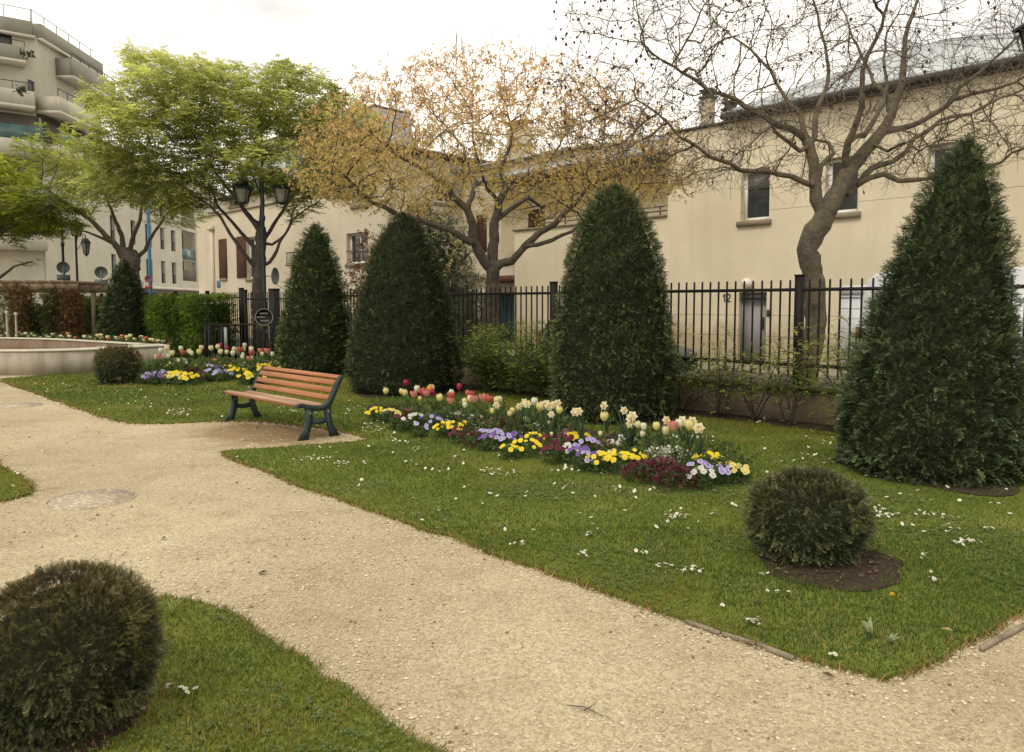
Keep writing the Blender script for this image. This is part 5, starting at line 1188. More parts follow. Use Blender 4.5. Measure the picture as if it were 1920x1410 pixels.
hornbeam(18.0, 9.4, 1.25, 7, 500, 'brownish twiggy shrub right of the open gate', .3, .1, (.07, .07, .025), (.16, .15, .05), seed=60, size=.07)
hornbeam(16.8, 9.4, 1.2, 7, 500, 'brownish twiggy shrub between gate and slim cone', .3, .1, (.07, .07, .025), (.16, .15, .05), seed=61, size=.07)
# small ivy-like greenery creeping at the foot of the wall
mb = MB(); n = 600; u = rng.uniform(2, 7, n); P = np.stack([W(a, 9.72-.06*rng.random(), .43+.09*rng.random()*rng.random()) for a in u]); k = fbm(u*1.5, u*0, 5) > .5; leaf_cloud(mb, P[k], .05, (.05, .08, .015), (.12, .15, .03), SPR_SMALL, .2); tag(mb.build('creeper', M['leafy']), 'low green creeper on the mossy coping of the low wall', 'creeper', kind='stuff')
# ---- hedges
def hedge(label, u0, u1, v0, v1, h, n, size, c0, c1, seed, name='hedge'):
    t = thing(name, label, 'hedge', W((u0+u1)/2, (v0+v1)/2)); mb = MB()
    F = lambda a, b, q: W(a, v0+q, b); mb.fbox(F, u0+.1, u1-.1, 0, h-.1, .1, v1-v0-.1); mb.build('shade_core', M['core'], t)  # solid dark block, shade inside the hedge put into its colour
    w = rng.random(n); top = w < .3; front = (w >= .3)&(w < .85); U = rng.uniform(u0, u1, n); Vv = np.where(front, v0, rng.uniform(v0, v1, n)); Z = np.where(top, h, rng.uniform(.02, h, n))
    end = w >= .85; U = np.where(end, np.where(rng.random(n) < .7, u0, u1), U)
    lum = fbm(U*1.7+seed, Z*2.2+Vv, 70+seed); Z = Z+np.where(top, (lum-.5)*.18, 0); Vv = Vv+np.where(front, -(lum-.5)*.25, 0); U = U+np.where(end, (lum-.5)*.2, 0)
    P = np.outer(U, AX)+np.outer(Vv, NX)+np.outer(Z, [0, 0, 1.])+rng.normal(0, .035, (n, 3)); d = np.where(top[:, None], [0, 0, 1.], np.where(end[:, None], -AX, -NX))
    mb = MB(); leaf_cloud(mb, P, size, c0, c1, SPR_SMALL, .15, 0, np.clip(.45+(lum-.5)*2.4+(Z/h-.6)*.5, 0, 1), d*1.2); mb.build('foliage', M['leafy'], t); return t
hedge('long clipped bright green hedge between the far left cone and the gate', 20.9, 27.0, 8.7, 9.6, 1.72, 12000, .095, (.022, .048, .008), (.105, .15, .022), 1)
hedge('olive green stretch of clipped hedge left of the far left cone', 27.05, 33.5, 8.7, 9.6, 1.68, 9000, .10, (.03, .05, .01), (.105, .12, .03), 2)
# green and brown climbers of the pergola
def climber(label, px, py, rx, h, n, c0, c1, Y=Yp-.1, size=.09, name='climber'):
    c = atY(px, 640, Y); c[2] = 0; t = thing(name, label, 'climbing plant' if name == 'climber' else 'shrub', c); mb = MB(); branch_tubes(mb, c, 4, h*.9, .12, .015, int(abs(px))); mb.build('stems', M['bark_brown'], t)
    a = rng.uniform(0, 2*PI, n); z = rng.uniform(0, h, n); r = rx*np.sqrt(rng.random(n))*(.6+.8*fbm(a*1.2, z*2.5, int(abs(px)))); P = np.stack([c[0]+r*np.cos(a), c[1]+r*np.sin(a), z], 1); mb = MB(); leaf_cloud(mb, P, size, c0, c1, SPR_SMALL, .0, 0, np.clip(.4+fbm(a*2, z*3, 3)-.45, 0, 1)); mb.build('foliage', M['leafy'], t)
climber('rust brown climber on the left post of the pergola', 43, 0, .42, 2.2, 3200, (.055, .04, .015), (.14, .085, .035))
climber('dark green climber on the middle post of the pergola', 104, 0, .36, 2.1, 2800, (.03, .035, .012), (.08, .075, .025))
climber('reddish brown climber on the right post of the pergola', 136, 0, .38, 2.1, 3200, (.055, .035, .018), (.15, .085, .04))
climber('bushy dark green shrub under the pergola between brown climbers', 76, 0, .62, 1.55, 3800, (.018, .035, .01), (.06, .10, .03), Yp+.4, name='shrub')
climber('dull green leafy mass hanging at the left end of the pergola beam', -6, 0, .5, 2.3, 1500, (.04, .04, .015), (.11, .10, .04))
# ---- large evergreen shrub in the courtyard with pale new shoots
def big_shrub(label, c, R, h, n, c0, c1, size, tips=0, name='evergreen_shrub', spr=None, tipc=(.30, .27, .13)):
    t = thing(name, label, 'shrub', c); mb = MB(); branch_tubes(mb, c, 9, h*.8, .5, .04, 5); mb.build('stems', M['bark_brown'], t)
    p = rng.normal(0, 1, (n, 3)); p /= np.linalg.norm(p, axis=1)[:, None]; r = rng.random(n)**.35; lum = fbm(p[:, 0]*2.6+3, p[:, 2]*2.6+p[:, 1]*1.9, 33)
    P = np.array(c)+p*np.array([R, R, h*.5])*(r*(.78+.5*(lum-.1)))[:, None]+np.array([0, 0, h*.52]); P = P[P[:, 2] > .05]; lum = lum[:len(P)]
    mb = MB(); leaf_cloud(mb, P, size, c0, c1, spr or SPR_LEAF, .2, 0, np.clip(lum[:len(P)]*1.2-.2, 0, 1)); mb.build('foliage', M['leafy'], t)
    if tips:
        p = rng.normal(0, 1, (tips, 3)); p /= np.linalg.norm(p, axis=1)[:, None]; p[:, 2] = np.abs(p[:, 2])*.9-.15; P = np.array(c)+p*np.array([R, R, h*.5])*(.85+.25*rng.random((tips, 1)))+np.array([0, 0, h*.52])
        mb = MB(); leaf_cloud(mb, P, size*1.1, tipc, (.42, .38, .2), spr or SPR_LEAF, .8, 0); mb.build('young_shoots', M['leafy'], t)
    return t
cc = atY(795, 560, 21.5); big_shrub('large dark evergreen shrub with pale yellowish shoots rising behind the broad dark cone', (cc[0], cc[1], .1), 1.55, 4.3, 5200, (.014, .024, .014), (.055, .075, .045), .19, 420)
cc = atY(862, 560, 20.5); big_shrub('silvery grey-green shrub at the foot of the golden tree', (cc[0], cc[1], .05), .85, 2.6, 1800, (.05, .06, .045), (.15, .16, .115), .15, 0)
cc = atY(690, 560, 23.0); big_shrub('thin reddish-brown shrub between the two cones behind the bench', (cc[0], cc[1], .05), .75, 3.9, 900, (.09, .05, .035), (.22, .13, .09), .13, 0, spr=SPR_SMALL)
# ================================================================== TREES (space colonisation)
def grow(skel, attr, step, di, dk, iters, jit=.25, grav=0., seed=0):
    """skel: list of (pos, parent, minradius). Returns arrays pos, parent, rmin"""
    r = random.Random(seed); pos = [Vector(tuple(p)) for p, _, _ in skel]; par = [q for _, q, _ in skel]; rm = [m for _, _, m in skel]
    A = [Vector(tuple(a)) for a in attr]; alive = list(range(len(A))); seen = set()
    for it in range(iters):
        kd = kdtree.KDTree(len(pos))
        for i, p in enumerate(pos): kd.insert(p, i)
        kd.balance(); acc = {}; nxt = []
        for a in alive:
            co, i, d = kd.find(A[a])
            if d < dk: continue
            nxt.append(a)
            if d < di:
                v = (A[a]-co)/max(d, 1e-6)
                if i in acc: acc[i] += v
                else: acc[i] = v.copy()
        alive = nxt
        if not acc: break
        added = 0
        for i, v in acc.items():
            v = v.normalized()+Vector((r.gauss(0, jit), r.gauss(0, jit), r.gauss(0, jit)+grav))
            if par[i] >= 0:
                b = pos[i]-pos[par[i]]
                if b.length > 1e-6: v += b.normalized()*.35
            v.normalize(); p = pos[i]+v*step; key = (round(p.x/step*2.2), round(p.y/step*2.2), round(p.z/step*2.2))
            if key in seen: continue
            seen.add(key); pos.append(p); par.append(i); rm.append(0); added += 1
        if not added: break
    return np.array([tuple(p) for p in pos]), np.array(par), np.array(rm)
def tree_mesh(mb, pos, par, rmin, rtip=.004, expo=2.2, rmax=None, nthin=3):
    n = len(pos); rp = np.zeros(n); ch = [[] for _ in range(n)]
    for i in range(n):
        if par[i] >= 0: ch[par[i]].append(i)
    for i in range(n-1, -1, -1):
        if not ch[i]: rp[i] = rtip**expo
        if par[i] >= 0: rp[par[i]] += rp[i]
    R = rp**(1/expo)
    # growth nodes are always thinner than the limb they leave
    for i in range(n):
        if rmin[i] > 0: R[i] = rmin[i]
        elif par[i] >= 0: R[i] = min(R[i], R[par[i]]*.92)
    done = np.zeros(n, bool)
    def chain(i):
        c = [i]
        while ch[i]:
            j = max(ch[i], key=lambda k: R[k]); c.append(j); i = j
        return c
    stack = [0]; 
    starts = [(None, 0)]
    while starts:
        p, s = starts.pop(); c = chain(s); ids = ([p] if p is not None else [])+c
        pts = pos[ids]; rr = R[ids].copy()
        if p is not None: rr[0] = min(R[p], rr[1]*1.25)
        if len(ids) > 1:
            big = rr.max(); k = 10 if big > .08 else 7 if big > .03 else 5 if big > .012 else nthin
            if big > .03:                                            # knobbly bark
                P3 = []; R3 = []
                for a in range(len(pts)-1):
                    for q in (0, .5): P3.append(pts[a]*(1-q)+pts[a+1]*q+(rng.normal(0, .06, 3)*rr[a] if a else 0)); R3.append((rr[a]*(1-q)+rr[a+1]*q)*(1+rng.normal(0, .045)))
                P3.append(pts[-1]); R3.append(rr[-1]); pts, rr = np.array(P3), np.array(R3)
            mb.tube(pts, rr, k, cap=big > .02)
        for a in c:
            if len(ch[a]) > 1:
                m_ = max(ch[a], key=lambda k: R[k])
                for b in ch[a]:
                    if b != m_: starts.append((a, b))
    return R, ch
def limbs(spec, base_Y, dens=.16):
    """spec: list of (start_ref, [(px,py),...], (r0,r1), dY) ; start_ref None or (limb, index); points traced at depth base_Y + ramp to dY"""
    skel = []; ends = {}
    for li, (ref, pts, (r0, r1), dY) in enumerate(spec):
        if ref is None: parent = -1; y0 = base_Y
        else: parent = ends[ref[0]][ref[1]][0]; y0 = ends[ref[0]][ref[1]][1]
        m = len(pts); W3 = [atY(p[0], p[1], y0+dY*((k+(0 if ref is None else 1))/m)**1.0) for k, p in enumerate(pts)]
        ids = []
        prev = skel[parent][0] if parent >= 0 else None
        rad = np.linspace(r0, r1, m)
        for k, p in enumerate(W3):
            if prev is not None:
                L = np.linalg.norm(p-prev); ns = max(1, int(L/dens)); a = prev; ra = skel[parent][2] if (k or ref is None) else r0
                for s in range(1, ns): skel.append((a+(p-a)*s/ns+rng.normal(0, .012, 3), parent, ra+(rad[k]-ra)*s/ns)); parent = len(skel)-1
            skel.append((p, parent, rad[k])); parent = len(skel)-1; prev = p; ids.append((parent, y0+dY*((k+1)/m)))
        ends[li] = ids
    return skel
def dome(n, c, rx, ry, rup, rdn, inner=.0, seed=0, cut=None):
    r = np.random.default_rng(seed); p = r.normal(0, 1, (n*2, 3)); p /= np.linalg.norm(p, axis=1)[:, None]; q = inner+(1-inner)*r.random(n*2)**.42
    p = p*q[:, None]; P = np.stack([c[0]+p[:, 0]*rx, c[1]+p[:, 1]*ry, c[2]+np.where(p[:, 2] > 0, p[:, 2]*rup, p[:, 2]*rdn)], 1)
    if cut is not None: P = P[cut(P)]
    return P[:n]
def z_(lst, ox, oy, k=3.): return [(ox+x/k, oy+y/k) for x, y in lst]
# ---- bare tree on the right
BY = 10.9; zr = lambda l: z_(l, 1280, 0)
spec = [(None, [(1512, 722), (1521, 655), (1531, 600), (1527, 540), (1521, 495), (1514, 468), (1528, 435), (1547, 404)], (.15, .15), 0),
 ((0, 7), zr([(752, 1120), (745, 1000), (735, 900), (712, 820), (692, 775)]), (.092, .068), .2),
 ((1, 4), zr([(600, 720), (500, 680), (420, 630), (300, 560), (150, 510), (0, 410), (-130, 330)]), (.050, .014), -1.2),
 ((1, 3), zr([(742, 770), (745, 680), (762, 600), (790, 540), (820, 400), (800, 250), (760, 80), (700, -120)]), (.045, .012), .9),
 ((1, 4), zr([(660, 640), (600, 580), (560, 520), (500, 400), (430, 330), (330, 240), (200, 140)]), (.04, .010), 1.2),
 ((1, 3), zr([(660, 850), (600, 800), (520, 740), (450, 650), (330, 590), (230, 560)]), (.035, .010), -.8),
 ((1, 1), zr([(725, 1042), (600, 990), (480, 965), (320, 958), (270, 920), (150, 880), (60, 810), (-20, 770), (-140, 640), (-260, 560)]), (.042, .012), -.7),
 ((0, 7), zr([(850, 1120), (890, 1040), (930, 965), (1000, 880), (1060, 810), (1120, 740), (1175, 650), (1220, 510), (1240, 380), (1250, 220), (1300, 60), (1340, -120)]), (.125, .014), .5),
 ((7, 2), zr([(915, 880), (928, 800), (980, 690), (1008, 600), (1010, 400), (1040, 310), (1120, 150), (1160, 0), (1180, -150)]), (.055, .012), -.9),
 ((8, 1), zr([(1020, 760), (1090, 650), (1130, 580), (1150, 480), (1130, 330), (1150, 180), (1230, 40)]), (.042, .010), 1.3),
 ((7, 5), zr([(1240, 720), (1330, 690), (1480, 600), (1560, 490), (1680, 400), (1800, 290), (1900, 190)]), (.045, .012), -.6),
 ((7, 1), zr([(930, 1090), (970, 1050), (1060, 950), (1180, 910), (1260, 850), (1300, 780), (1400, 720), (1500, 660), (1620, 640), (1750, 570), (1900, 510), (2050, 430)]), (.05, .014), .9),
 ((11, 1), zr([(1040, 1005), (1130, 980), (1220, 1020), (1320, 1010), (1500, 980), (1700, 940), (1790, 915), (1850, 860), (1960, 820)]), (.042, .014), -1.0),
 ((1, 0), zr([(780, 930), (815, 890), (850, 860), (820, 800), (740, 785), (640, 740), (560, 700)]), (.035, .012), .9),
 ((7, 6), zr([(1160, 560), (1090, 480), (1060, 420), (980, 250), (930, 130), (880, 0)]), (.035, .010), 1.6),
 ((10, 2), zr([(1520, 560), (1620, 530), (1760, 500), (1880, 460), (1990, 380)]), (.03, .010), -1.2),
 ((7, 4), zr([(1150, 850), (1250, 800), (1330, 850), (1450, 790)]), (.022, .008), -1.5)]
sk = limbs(spec, BY)
cx = atY(1527, 300, BY); tb = thing('bare_tree', 'big twisted leafless tree with lichened trunk and brown seed pods behind the fence', 'tree', (cx[0]-.08, BY, 0))
att = dome(4600, (cx[0]-.1, BY, 4.1), 4.1, 3.6, 3.3, .75, .25, 3, cut=lambda P: ~((np.hypot(P[:, 0]-cx[0], P[:, 1]-BY) < 1.1)&(P[:, 2] < 3.9)))
pos, par, rm = grow(sk, att, .115, .85, .17, 90, .13, .0, 2)
mb = MB(); R, ch = tree_mesh(mb, pos, par, rm, .0044, 2.25, nthin=4); 
tr = mb.build('trunk', M['bark_moss'], tb, smooth=True)
# fine twigs + hanging pods
thin_ = np.where(R < .012)[0]; pw = np.clip((pos[thin_][:, 2]-3.0)/1.3, .03, 1); i = rng.choice(thin_, 7800, p=pw/pw.sum()); mb = MB()
tips = []
for k in i:
    p = pos[k]; b = pos[k]-pos[par[k]]; b = b/(np.linalg.norm(b)+1e-6); d = b+rng.normal(0, .75, 3)+np.array([0, 0, -.05]); d /= np.linalg.norm(d); L = .12+.28*rng.random()
    m_ = p+d*L*.5+rng.normal(0, .02, 3); e = p+d*L+rng.normal(0, .03, 3); mb.tube([p, m_, e], [.0038, .003, .002], 3, cap=False); tips.append(e)
mb.build('twigs', M['twig'], tb)
tips = np.array(tips); dirx = np.array([-.55, -.35, .45]); w = np.exp(((tips-np.array([cx[0], BY, 4]))@dirx)*.75); w /= w.sum(); i = rng.choice(len(tips), 620, p=w); P = tips[i]; P = P+rng.normal(0, .05, P.shape)
pv = np.array([(0, 0, 0), (.35, 0, -.4), (0, .35, -.45), (-.35, 0, -.4), (0, -.35, -.45), (0, 0, -1.)]); pf = np.array([(0, 1, 2), (0, 2, 3), (0, 3, 4), (0, 4, 1), (5, 2, 1), (5, 3, 2), (5, 4, 3), (5, 1, 4)])
n = len(P); Mx = np.tile(np.eye(3), (n, 1, 1))*(.035+.03*rng.random(n))[:, None, None]; Mx += rng.normal(0, .008, Mx.shape); col = np.array([.07, .05, .045])*(.6+.9*rng.random((n, 1))); dc = P-CAM; near = np.argsort(np.linalg.norm(dc, axis=1))
for k in near[:100]: mb = MB(); mb.inst(pv, pf, Mx[k:k+1], P[k:k+1], col[k:k+1]); mb.build('seed_pod', M['leafy'], tb)
mb = MB(); mb.inst(pv, pf, Mx[near[100:]], P[near[100:]], col[near[100:]]); mb.build('seed_pod', M['leafy'], tb)['kind'] = 'stuff'
# ---- golden tree in the middle
GY = 15.6; zg = lambda l: z_(l, 640, 0)
spec = [(None, [(918, 640), (921, 590), (924, 545), (924, 505)], (.16, .145), 0),
 ((0, 3), zg([(790, 1450), (745, 1350), (735, 1250), (710, 1180), (620, 1100), (600, 1050), (520, 990), (400, 920), (300, 870), (200, 780)]), (.105, .014), -.8),
 ((1, 1), zg([(720, 1365), (600, 1290), (440, 1240), (300, 1200), (180, 1140), (105, 1080), (30, 1000), (-60, 930), (-130, 880)]), (.07, .014), -1.3),
 ((1, 3), zg([(740, 1100), (760, 1020), (710, 930), (690, 830), (600, 720), (480, 600)]), (.048, .012), 1.2),
 ((0, 3), zg([(850, 1400), (860, 1250), (885, 1140), (930, 1050), (890, 960), (935, 860), (960, 740), (930, 600)]), (.11, .013), .3),
 ((4, 1), zg([(960, 1170), (1050, 1110), (1090, 1030), (1130, 960), (1200, 860), (1300, 700)]), (.048, .012), .9),
 ((5, 1), zg([(1130, 1165), (1200, 1140), (1280, 1120), (1390, 1050)]), (.035, .012), 1.2),
 ((4, 2), zg([(830, 1070), (800, 1010), (770, 900), (740, 800), (730, 640)]), (.04, .012), -1.2),
 ((0, 3), zg([(900, 1480), (960, 1470), (1030, 1390), (1100, 1320), (1200, 1260), (1250, 1200), (1340, 1120), (1400, 1040), (1450, 950), (1465, 820), (1480, 700)]), (.09, .013), -.3),
 ((8, 2), zg([(1110, 1375), (1190, 1350), (1300, 1300), (1370, 1250), (1480, 1180), (1620, 1130)]), (.048, .014), -1.4),
 ((8, 7), zg([(1520, 1000), (1640, 960), (1760, 940), (1880, 1000)]), (.035, .010), -.6),
 ((2, 5), zg([(120, 1050), (180, 1030), (230, 960), (200, 860)]), (.03, .010), .6)]
sk = limbs(spec, GY)
gx = atY(920, 320, GY); tg = thing('golden_tree', 'spreading tree with orange-tan young leaves and forked trunk in the middle, behind the fence', 'tree', (gx[0], GY, 0))
att = dome(5200, (gx[0]-.0, GY, 4.25), 4.15, 3.7, 2.38, .95, .3, 5, cut=lambda P: ~((np.hypot(P[:, 0]-gx[0], P[:, 1]-GY) < 1.6)&(P[:, 2] < 4.1)))
e_ = atY(668, 325, GY-1.0); att = np.concatenate([att, dome(420, e_, 1.15, 1.3, 1.1, .8, 0, 6)]); e_ = atY(1215, 330, GY-1.0); att = np.concatenate([att, dome(420, e_, 1.2, 1.2, .7, .6, 0, 7)])
pos, par, rm = grow(sk, att, .13, .9, .19, 90, .2, .0, 4)
mb = MB(); R, ch = tree_mesh(mb, pos, par, rm, .0066, 2.3, nthin=4); mb.build('trunk', M['bark'], tg, smooth=True)
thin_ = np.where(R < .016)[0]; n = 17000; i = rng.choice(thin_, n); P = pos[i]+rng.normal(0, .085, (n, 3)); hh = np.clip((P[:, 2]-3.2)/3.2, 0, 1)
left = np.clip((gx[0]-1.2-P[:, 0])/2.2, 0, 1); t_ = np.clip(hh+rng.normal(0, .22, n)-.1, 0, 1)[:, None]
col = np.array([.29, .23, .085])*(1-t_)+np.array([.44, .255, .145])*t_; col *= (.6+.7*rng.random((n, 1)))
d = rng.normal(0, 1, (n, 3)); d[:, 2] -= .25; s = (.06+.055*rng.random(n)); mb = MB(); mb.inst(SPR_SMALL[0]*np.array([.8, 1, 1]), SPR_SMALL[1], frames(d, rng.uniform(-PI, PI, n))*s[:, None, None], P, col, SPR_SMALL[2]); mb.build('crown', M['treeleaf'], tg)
i = rng.choice(thin_[pos[thin_][:, 2] > 6.3], 26, replace=False)
for k in i: p = pos[k]; mb = MB(); mb.tube([p, p+np.array([rng.normal(0, .05), rng.normal(0, .05), .3]), p+np.array([rng.normal(0, .1), 0, .45+.35*rng.random()])], [.006, .005, .003], 3, cap=False); mb.build('bare_shoot', M['bark_brown'], tg)
# ---- yellow-green feathery tree behind the lamp post
def layered_tree(name, label, base, spec, Y, lobes, nattr, step, di, dk, nleaf, lsize, c0, c1, bark, seed, rtip=.006, extra=None, flat=.75, thick=.05, grav=0):
    sk = limbs(spec, Y, .22); t = thing(name, label, 'tree', base); A = []
    for k, (px, py, dy, rx, ry, ru, rd, w) in enumerate(lobes): A.append(dome(int(nattr*w), atY(px, py, Y+dy), rx, ry, ru, rd, .15, seed+k))
    pos, par, rm = grow(sk, np.concatenate(A), step, di, dk, 80, .22, grav, seed); mb = MB(); R, ch = tree_mesh(mb, pos, par, rm, rtip, 2.35, nthin=3); mb.build('trunk', bark, t, smooth=True)
    th = np.where(R < .03)[0]; i = rng.choice(th, nleaf); b = pos[i]-pos[np.maximum(par[i], 0)]; b /= (np.linalg.norm(b, axis=1)[:, None]+1e-6)
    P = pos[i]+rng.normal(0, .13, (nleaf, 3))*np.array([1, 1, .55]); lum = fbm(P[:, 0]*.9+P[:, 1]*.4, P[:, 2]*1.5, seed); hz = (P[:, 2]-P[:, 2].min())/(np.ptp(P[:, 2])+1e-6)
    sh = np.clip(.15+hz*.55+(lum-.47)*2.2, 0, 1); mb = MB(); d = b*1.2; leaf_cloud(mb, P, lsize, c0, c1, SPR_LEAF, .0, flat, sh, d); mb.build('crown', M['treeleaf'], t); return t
TY = 23.2; zt_ = lambda l: z_(l, 380, 300, 3.527)
spec = [(None, [(484, 660), (484, 600), (483, 545), (488, 500), (489, 455), (490, 428)], (.18, .16), 0),
 ((0, 3), zt_([(330, 690), (290, 640), (240, 570), (190, 500), (120, 380), (50, 300), (-40, 250), (-130, 200), (-300, 120)]), (.065, .016), -1.5),
 ((0, 4), zt_([(350, 590), (290, 520), (220, 440), (150, 360), (100, 300), (60, 200), (0, 100), (-120, 0)]), (.065, .016), 1.2),
 ((0, 5), zt_([(330, 400), (280, 340), (230, 260), (140, 160), (70, 60), (0, -60), (-80, -200)]), (.08, .016), -.8),
 ((0, 5), zt_([(390, 380), (395, 260), (380, 120), (400, -20), (380, -180), (330, -350)]), (.075, .016), .6),
 ((0, 4), zt_([(440, 480), (500, 380), (550, 300), (620, 200), (680, 80), (700, -60)]), (.06, .016), 1.),
 ((0, 3), zt_([(440, 680), (490, 600), (510, 540), (560, 470), (600, 390), (680, 330), (770, 270)]), (.055, .015), -1.0),
 ((0, 4), zt_([(460, 560), (540, 500), (580, 420), (600, 330), (660, 260)]), (.045, .014), .8)]
gb = atY(485, 660, TY); lob = [(330, 190, 0, 1.5, 2.4, 1.2, 1.2, .15), (420, 215, 0, 2.2, 2.8, 1.5, 1.8, .24), (300, 260, -1, 1.9, 2.2, .9, 1.1, .14), (560, 205, .5, 1.7, 2.6, 1.3, 1.2, .18), (630, 250, 0, 1.1, 1.8, .9, .9, .08), (240, 215, 0, 1.0, 1.6, .6, .6, .05), (500, 310, -1, 2.4, 2.0, .7, .8, .13), (640, 340, -1.0, .9, 1.2, .6, .7, .05), (665, 240, .5, .9, 1.6, .8, .7, .07), (250, 300, -.5, 1.3, 1.6, .5, .6, .08), (380, 345, -.5, 1.8, 1.6, .5, .5, .08), (290, 130, .5, .8, 1.4, .7, .5, .05), (215, 190, 0, .7, 1.2, .5, .4, .04), (230, 350, -.5, 1.2, 1.4, .4, .4, .06), (330, 375, -.8, 1.3, 1.3, .35, .4, .05), (560, 350, -.6, 1.3, 1.3, .4, .4, .05)]
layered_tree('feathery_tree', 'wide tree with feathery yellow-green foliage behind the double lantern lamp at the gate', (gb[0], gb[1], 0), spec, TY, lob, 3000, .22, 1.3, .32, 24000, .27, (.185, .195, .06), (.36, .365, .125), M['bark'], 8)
# ---- tree behind the far left cone
TY2 = 30.5; q2 = lambda l: z_(l, 0, 380, 4.147)
spec = [(None, [(246, 680), (245, 560), (243, 500), (243, 478)], (.42, .36), 0),
 ((0, 3), q2([(930, 370), (880, 310), (800, 230), (700, 130), (600, 60), (480, -20), (330, -130)]), (.13, .03), -1.0), ((0, 3), q2([(960, 380), (950, 260), (900, 150), (860, 40), (800, -120)]), (.12, .03), 1.0), ((0, 3), q2([(1010, 370), (1040, 250), (1090, 130), (1110, 0), (1180, -150)]), (.10, .03), -.8),
 ((0, 2), q2([(1070, 420), (1130, 370), (1170, 280), (1230, 190), (1290, 100), (1350, 0)]), (.09, .03), .8), ((0, 2), q2([(940, 430), (900, 330), (780, 270), (680, 230), (560, 200)]), (.08, .03), .5)]
gb = atY(246, 680, TY2); lob = [(190, 330, 0, 1.7, 2.0, 1.2, 1.2, .4), (120, 290, 0, 1.6, 2.0, 1.2, 1.0, .3), (270, 345, 0, 1.2, 1.5, .9, .6, .15), (330, 400, 0, 1.0, 1.2, .7, .6, .15)]
layered_tree('sparse_tree', 'many-stemmed tree with thin yellow-green leaves rising behind the far left clipped cone', (gb[0], gb[1], 0), spec, TY2, lob, 1000, .26, 1.5, .36, 3600, .28, (.13, .15, .03), (.27, .28, .06), M['bark'], 23, rtip=.009)
# ---- dark green tree at the left edge
TY3 = 27.0; spec = [(None, [(-60, 690), (-55, 600), (-50, 520), (-40, 480)], (.30, .26), 0), ((0, 3), [(-10, 440), (30, 420), (70, 400), (100, 380)], (.10, .03), -1), ((0, 3), [(-60, 420), (-70, 360), (-60, 310)], (.12, .03), 1), ((0, 2), [(0, 520), (25, 500), (60, 490)], (.06, .02), -.6)]
gb = atY(-60, 690, TY3); lob = [(20, 400, 0, 2.3, 2.2, 1.1, 1.0, .5), (80, 390, 0, 1.4, 1.8, .9, 1.1, .3), (-20, 330, 0, 1.6, 1.8, .8, .8, .2)]
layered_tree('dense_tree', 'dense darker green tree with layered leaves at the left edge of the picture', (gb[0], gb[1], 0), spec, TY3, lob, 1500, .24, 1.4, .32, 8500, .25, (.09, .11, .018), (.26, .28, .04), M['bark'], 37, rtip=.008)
# ================================================================== FLOWERS
def petal_patch(mb, az, r, h, w, bulge, col, tipcol, lean=0., z0=0.):
    """one upright petal of a cup flower, 3 x 4 grid"""
    rows, cols = 5, 3; V, Cc = [], []
    for i in range(rows):
        t = i/(rows-1); rad = r*(math.sin(PI*(.12+.66*t))**.8)*bulge+lean*t*t; ww = w*math.sin(PI*min(.97, .2+.62*t))**.7*(1 if t < .98 else .25)
        for j in range(cols):
            s = (j/(cols-1)-.5)*2; a = az+s*ww; k = t**1.5; V.append((rad*math.cos(a)*(1+.06*(1-s*s)), rad*math.sin(a)*(1+.06*(1-s*s)), z0+h*t)); Cc.append(np.array(col)*(1-k)+np.array(tipcol)*k)
    f = [[i*cols+j, i*cols+j+1, (i+1)*cols+j+1, (i+1)*cols+j] for i in range(rows-1) for j in range(cols-1)]
    mb.add(V, f, np.array(Cc))
def strap_leaf(mb, az, L, w, lean, col, base=(0, 0, 0)):
    V, f = [], []; n = 5; d = np.array([math.cos(az), math.sin(az), 0]); s = np.array([-math.sin(az), math.cos(az), 0])
    for i in range(n+1):
        t = i/n; c = np.array(base)+d*lean*L*t**1.8+np.array([0, 0, L*t*(1-.28*lean*t)]); ww = w*math.sin(PI*(.22+.75*t)) if t < 1 else .001
        V += [c-s*ww-d*ww*.3, c+s*ww-d*ww*.3]
    f = [[2*i, 2*i+1, 2*i+3, 2*i+2] for i in range(n)]
    mb.add(V, f, np.array(col)*(.8+.4*rng.random()))
LEAFC = (.055, .095, .035)
TUL = {'yellow': ((.74, .64, .20), (.80, .73, .38), 1.0), 'cream': ((.74, .66, .32), (.78, .72, .48), 1.0), 'white': ((.66, .66, .42), (.80, .78, .66), .95), 'pink': ((.68, .34, .22), (.60, .20, .19), 1.12), 'red': ((.50, .10, .08), (.58, .17, .13), 1.15), 'crimson': ((.33, .02, .06), (.46, .05, .14), .92), 'orange': ((.75, .34, .03), (.80, .48, .06), .9)}
def make_tulip(kind, hgt):
    c0, c1, op = TUL[kind]; t = thing('tulip', '%s tulip' % kind, 'tulip')
    mb = MB(); mb.tube([(0, 0, 0), (.006, .004, hgt*.5), (0, 0, hgt)], [.0045, .004, .0035], 6); mb.build('stem', M['stem'], t, local=True)
    mb = MB()
    for k in range(6): petal_patch(mb, k*PI/3, .052 if k % 2 else .047, .112 if k % 2 else .105, .62, op, c0, c1, lean=.02 if op > 1.05 else -.008, z0=hgt-.03)
    mb.build('bloom', M['petal'], t, local=True)
    for k in range(3):
        mb = MB(); strap_leaf(mb, k*2.2+rng.random(), hgt*.68*(.75+.4*rng.random()), .024, .35+.3*rng.random(), LEAFC); mb.build('leaf', M['leafy'], t, local=True)
    return t
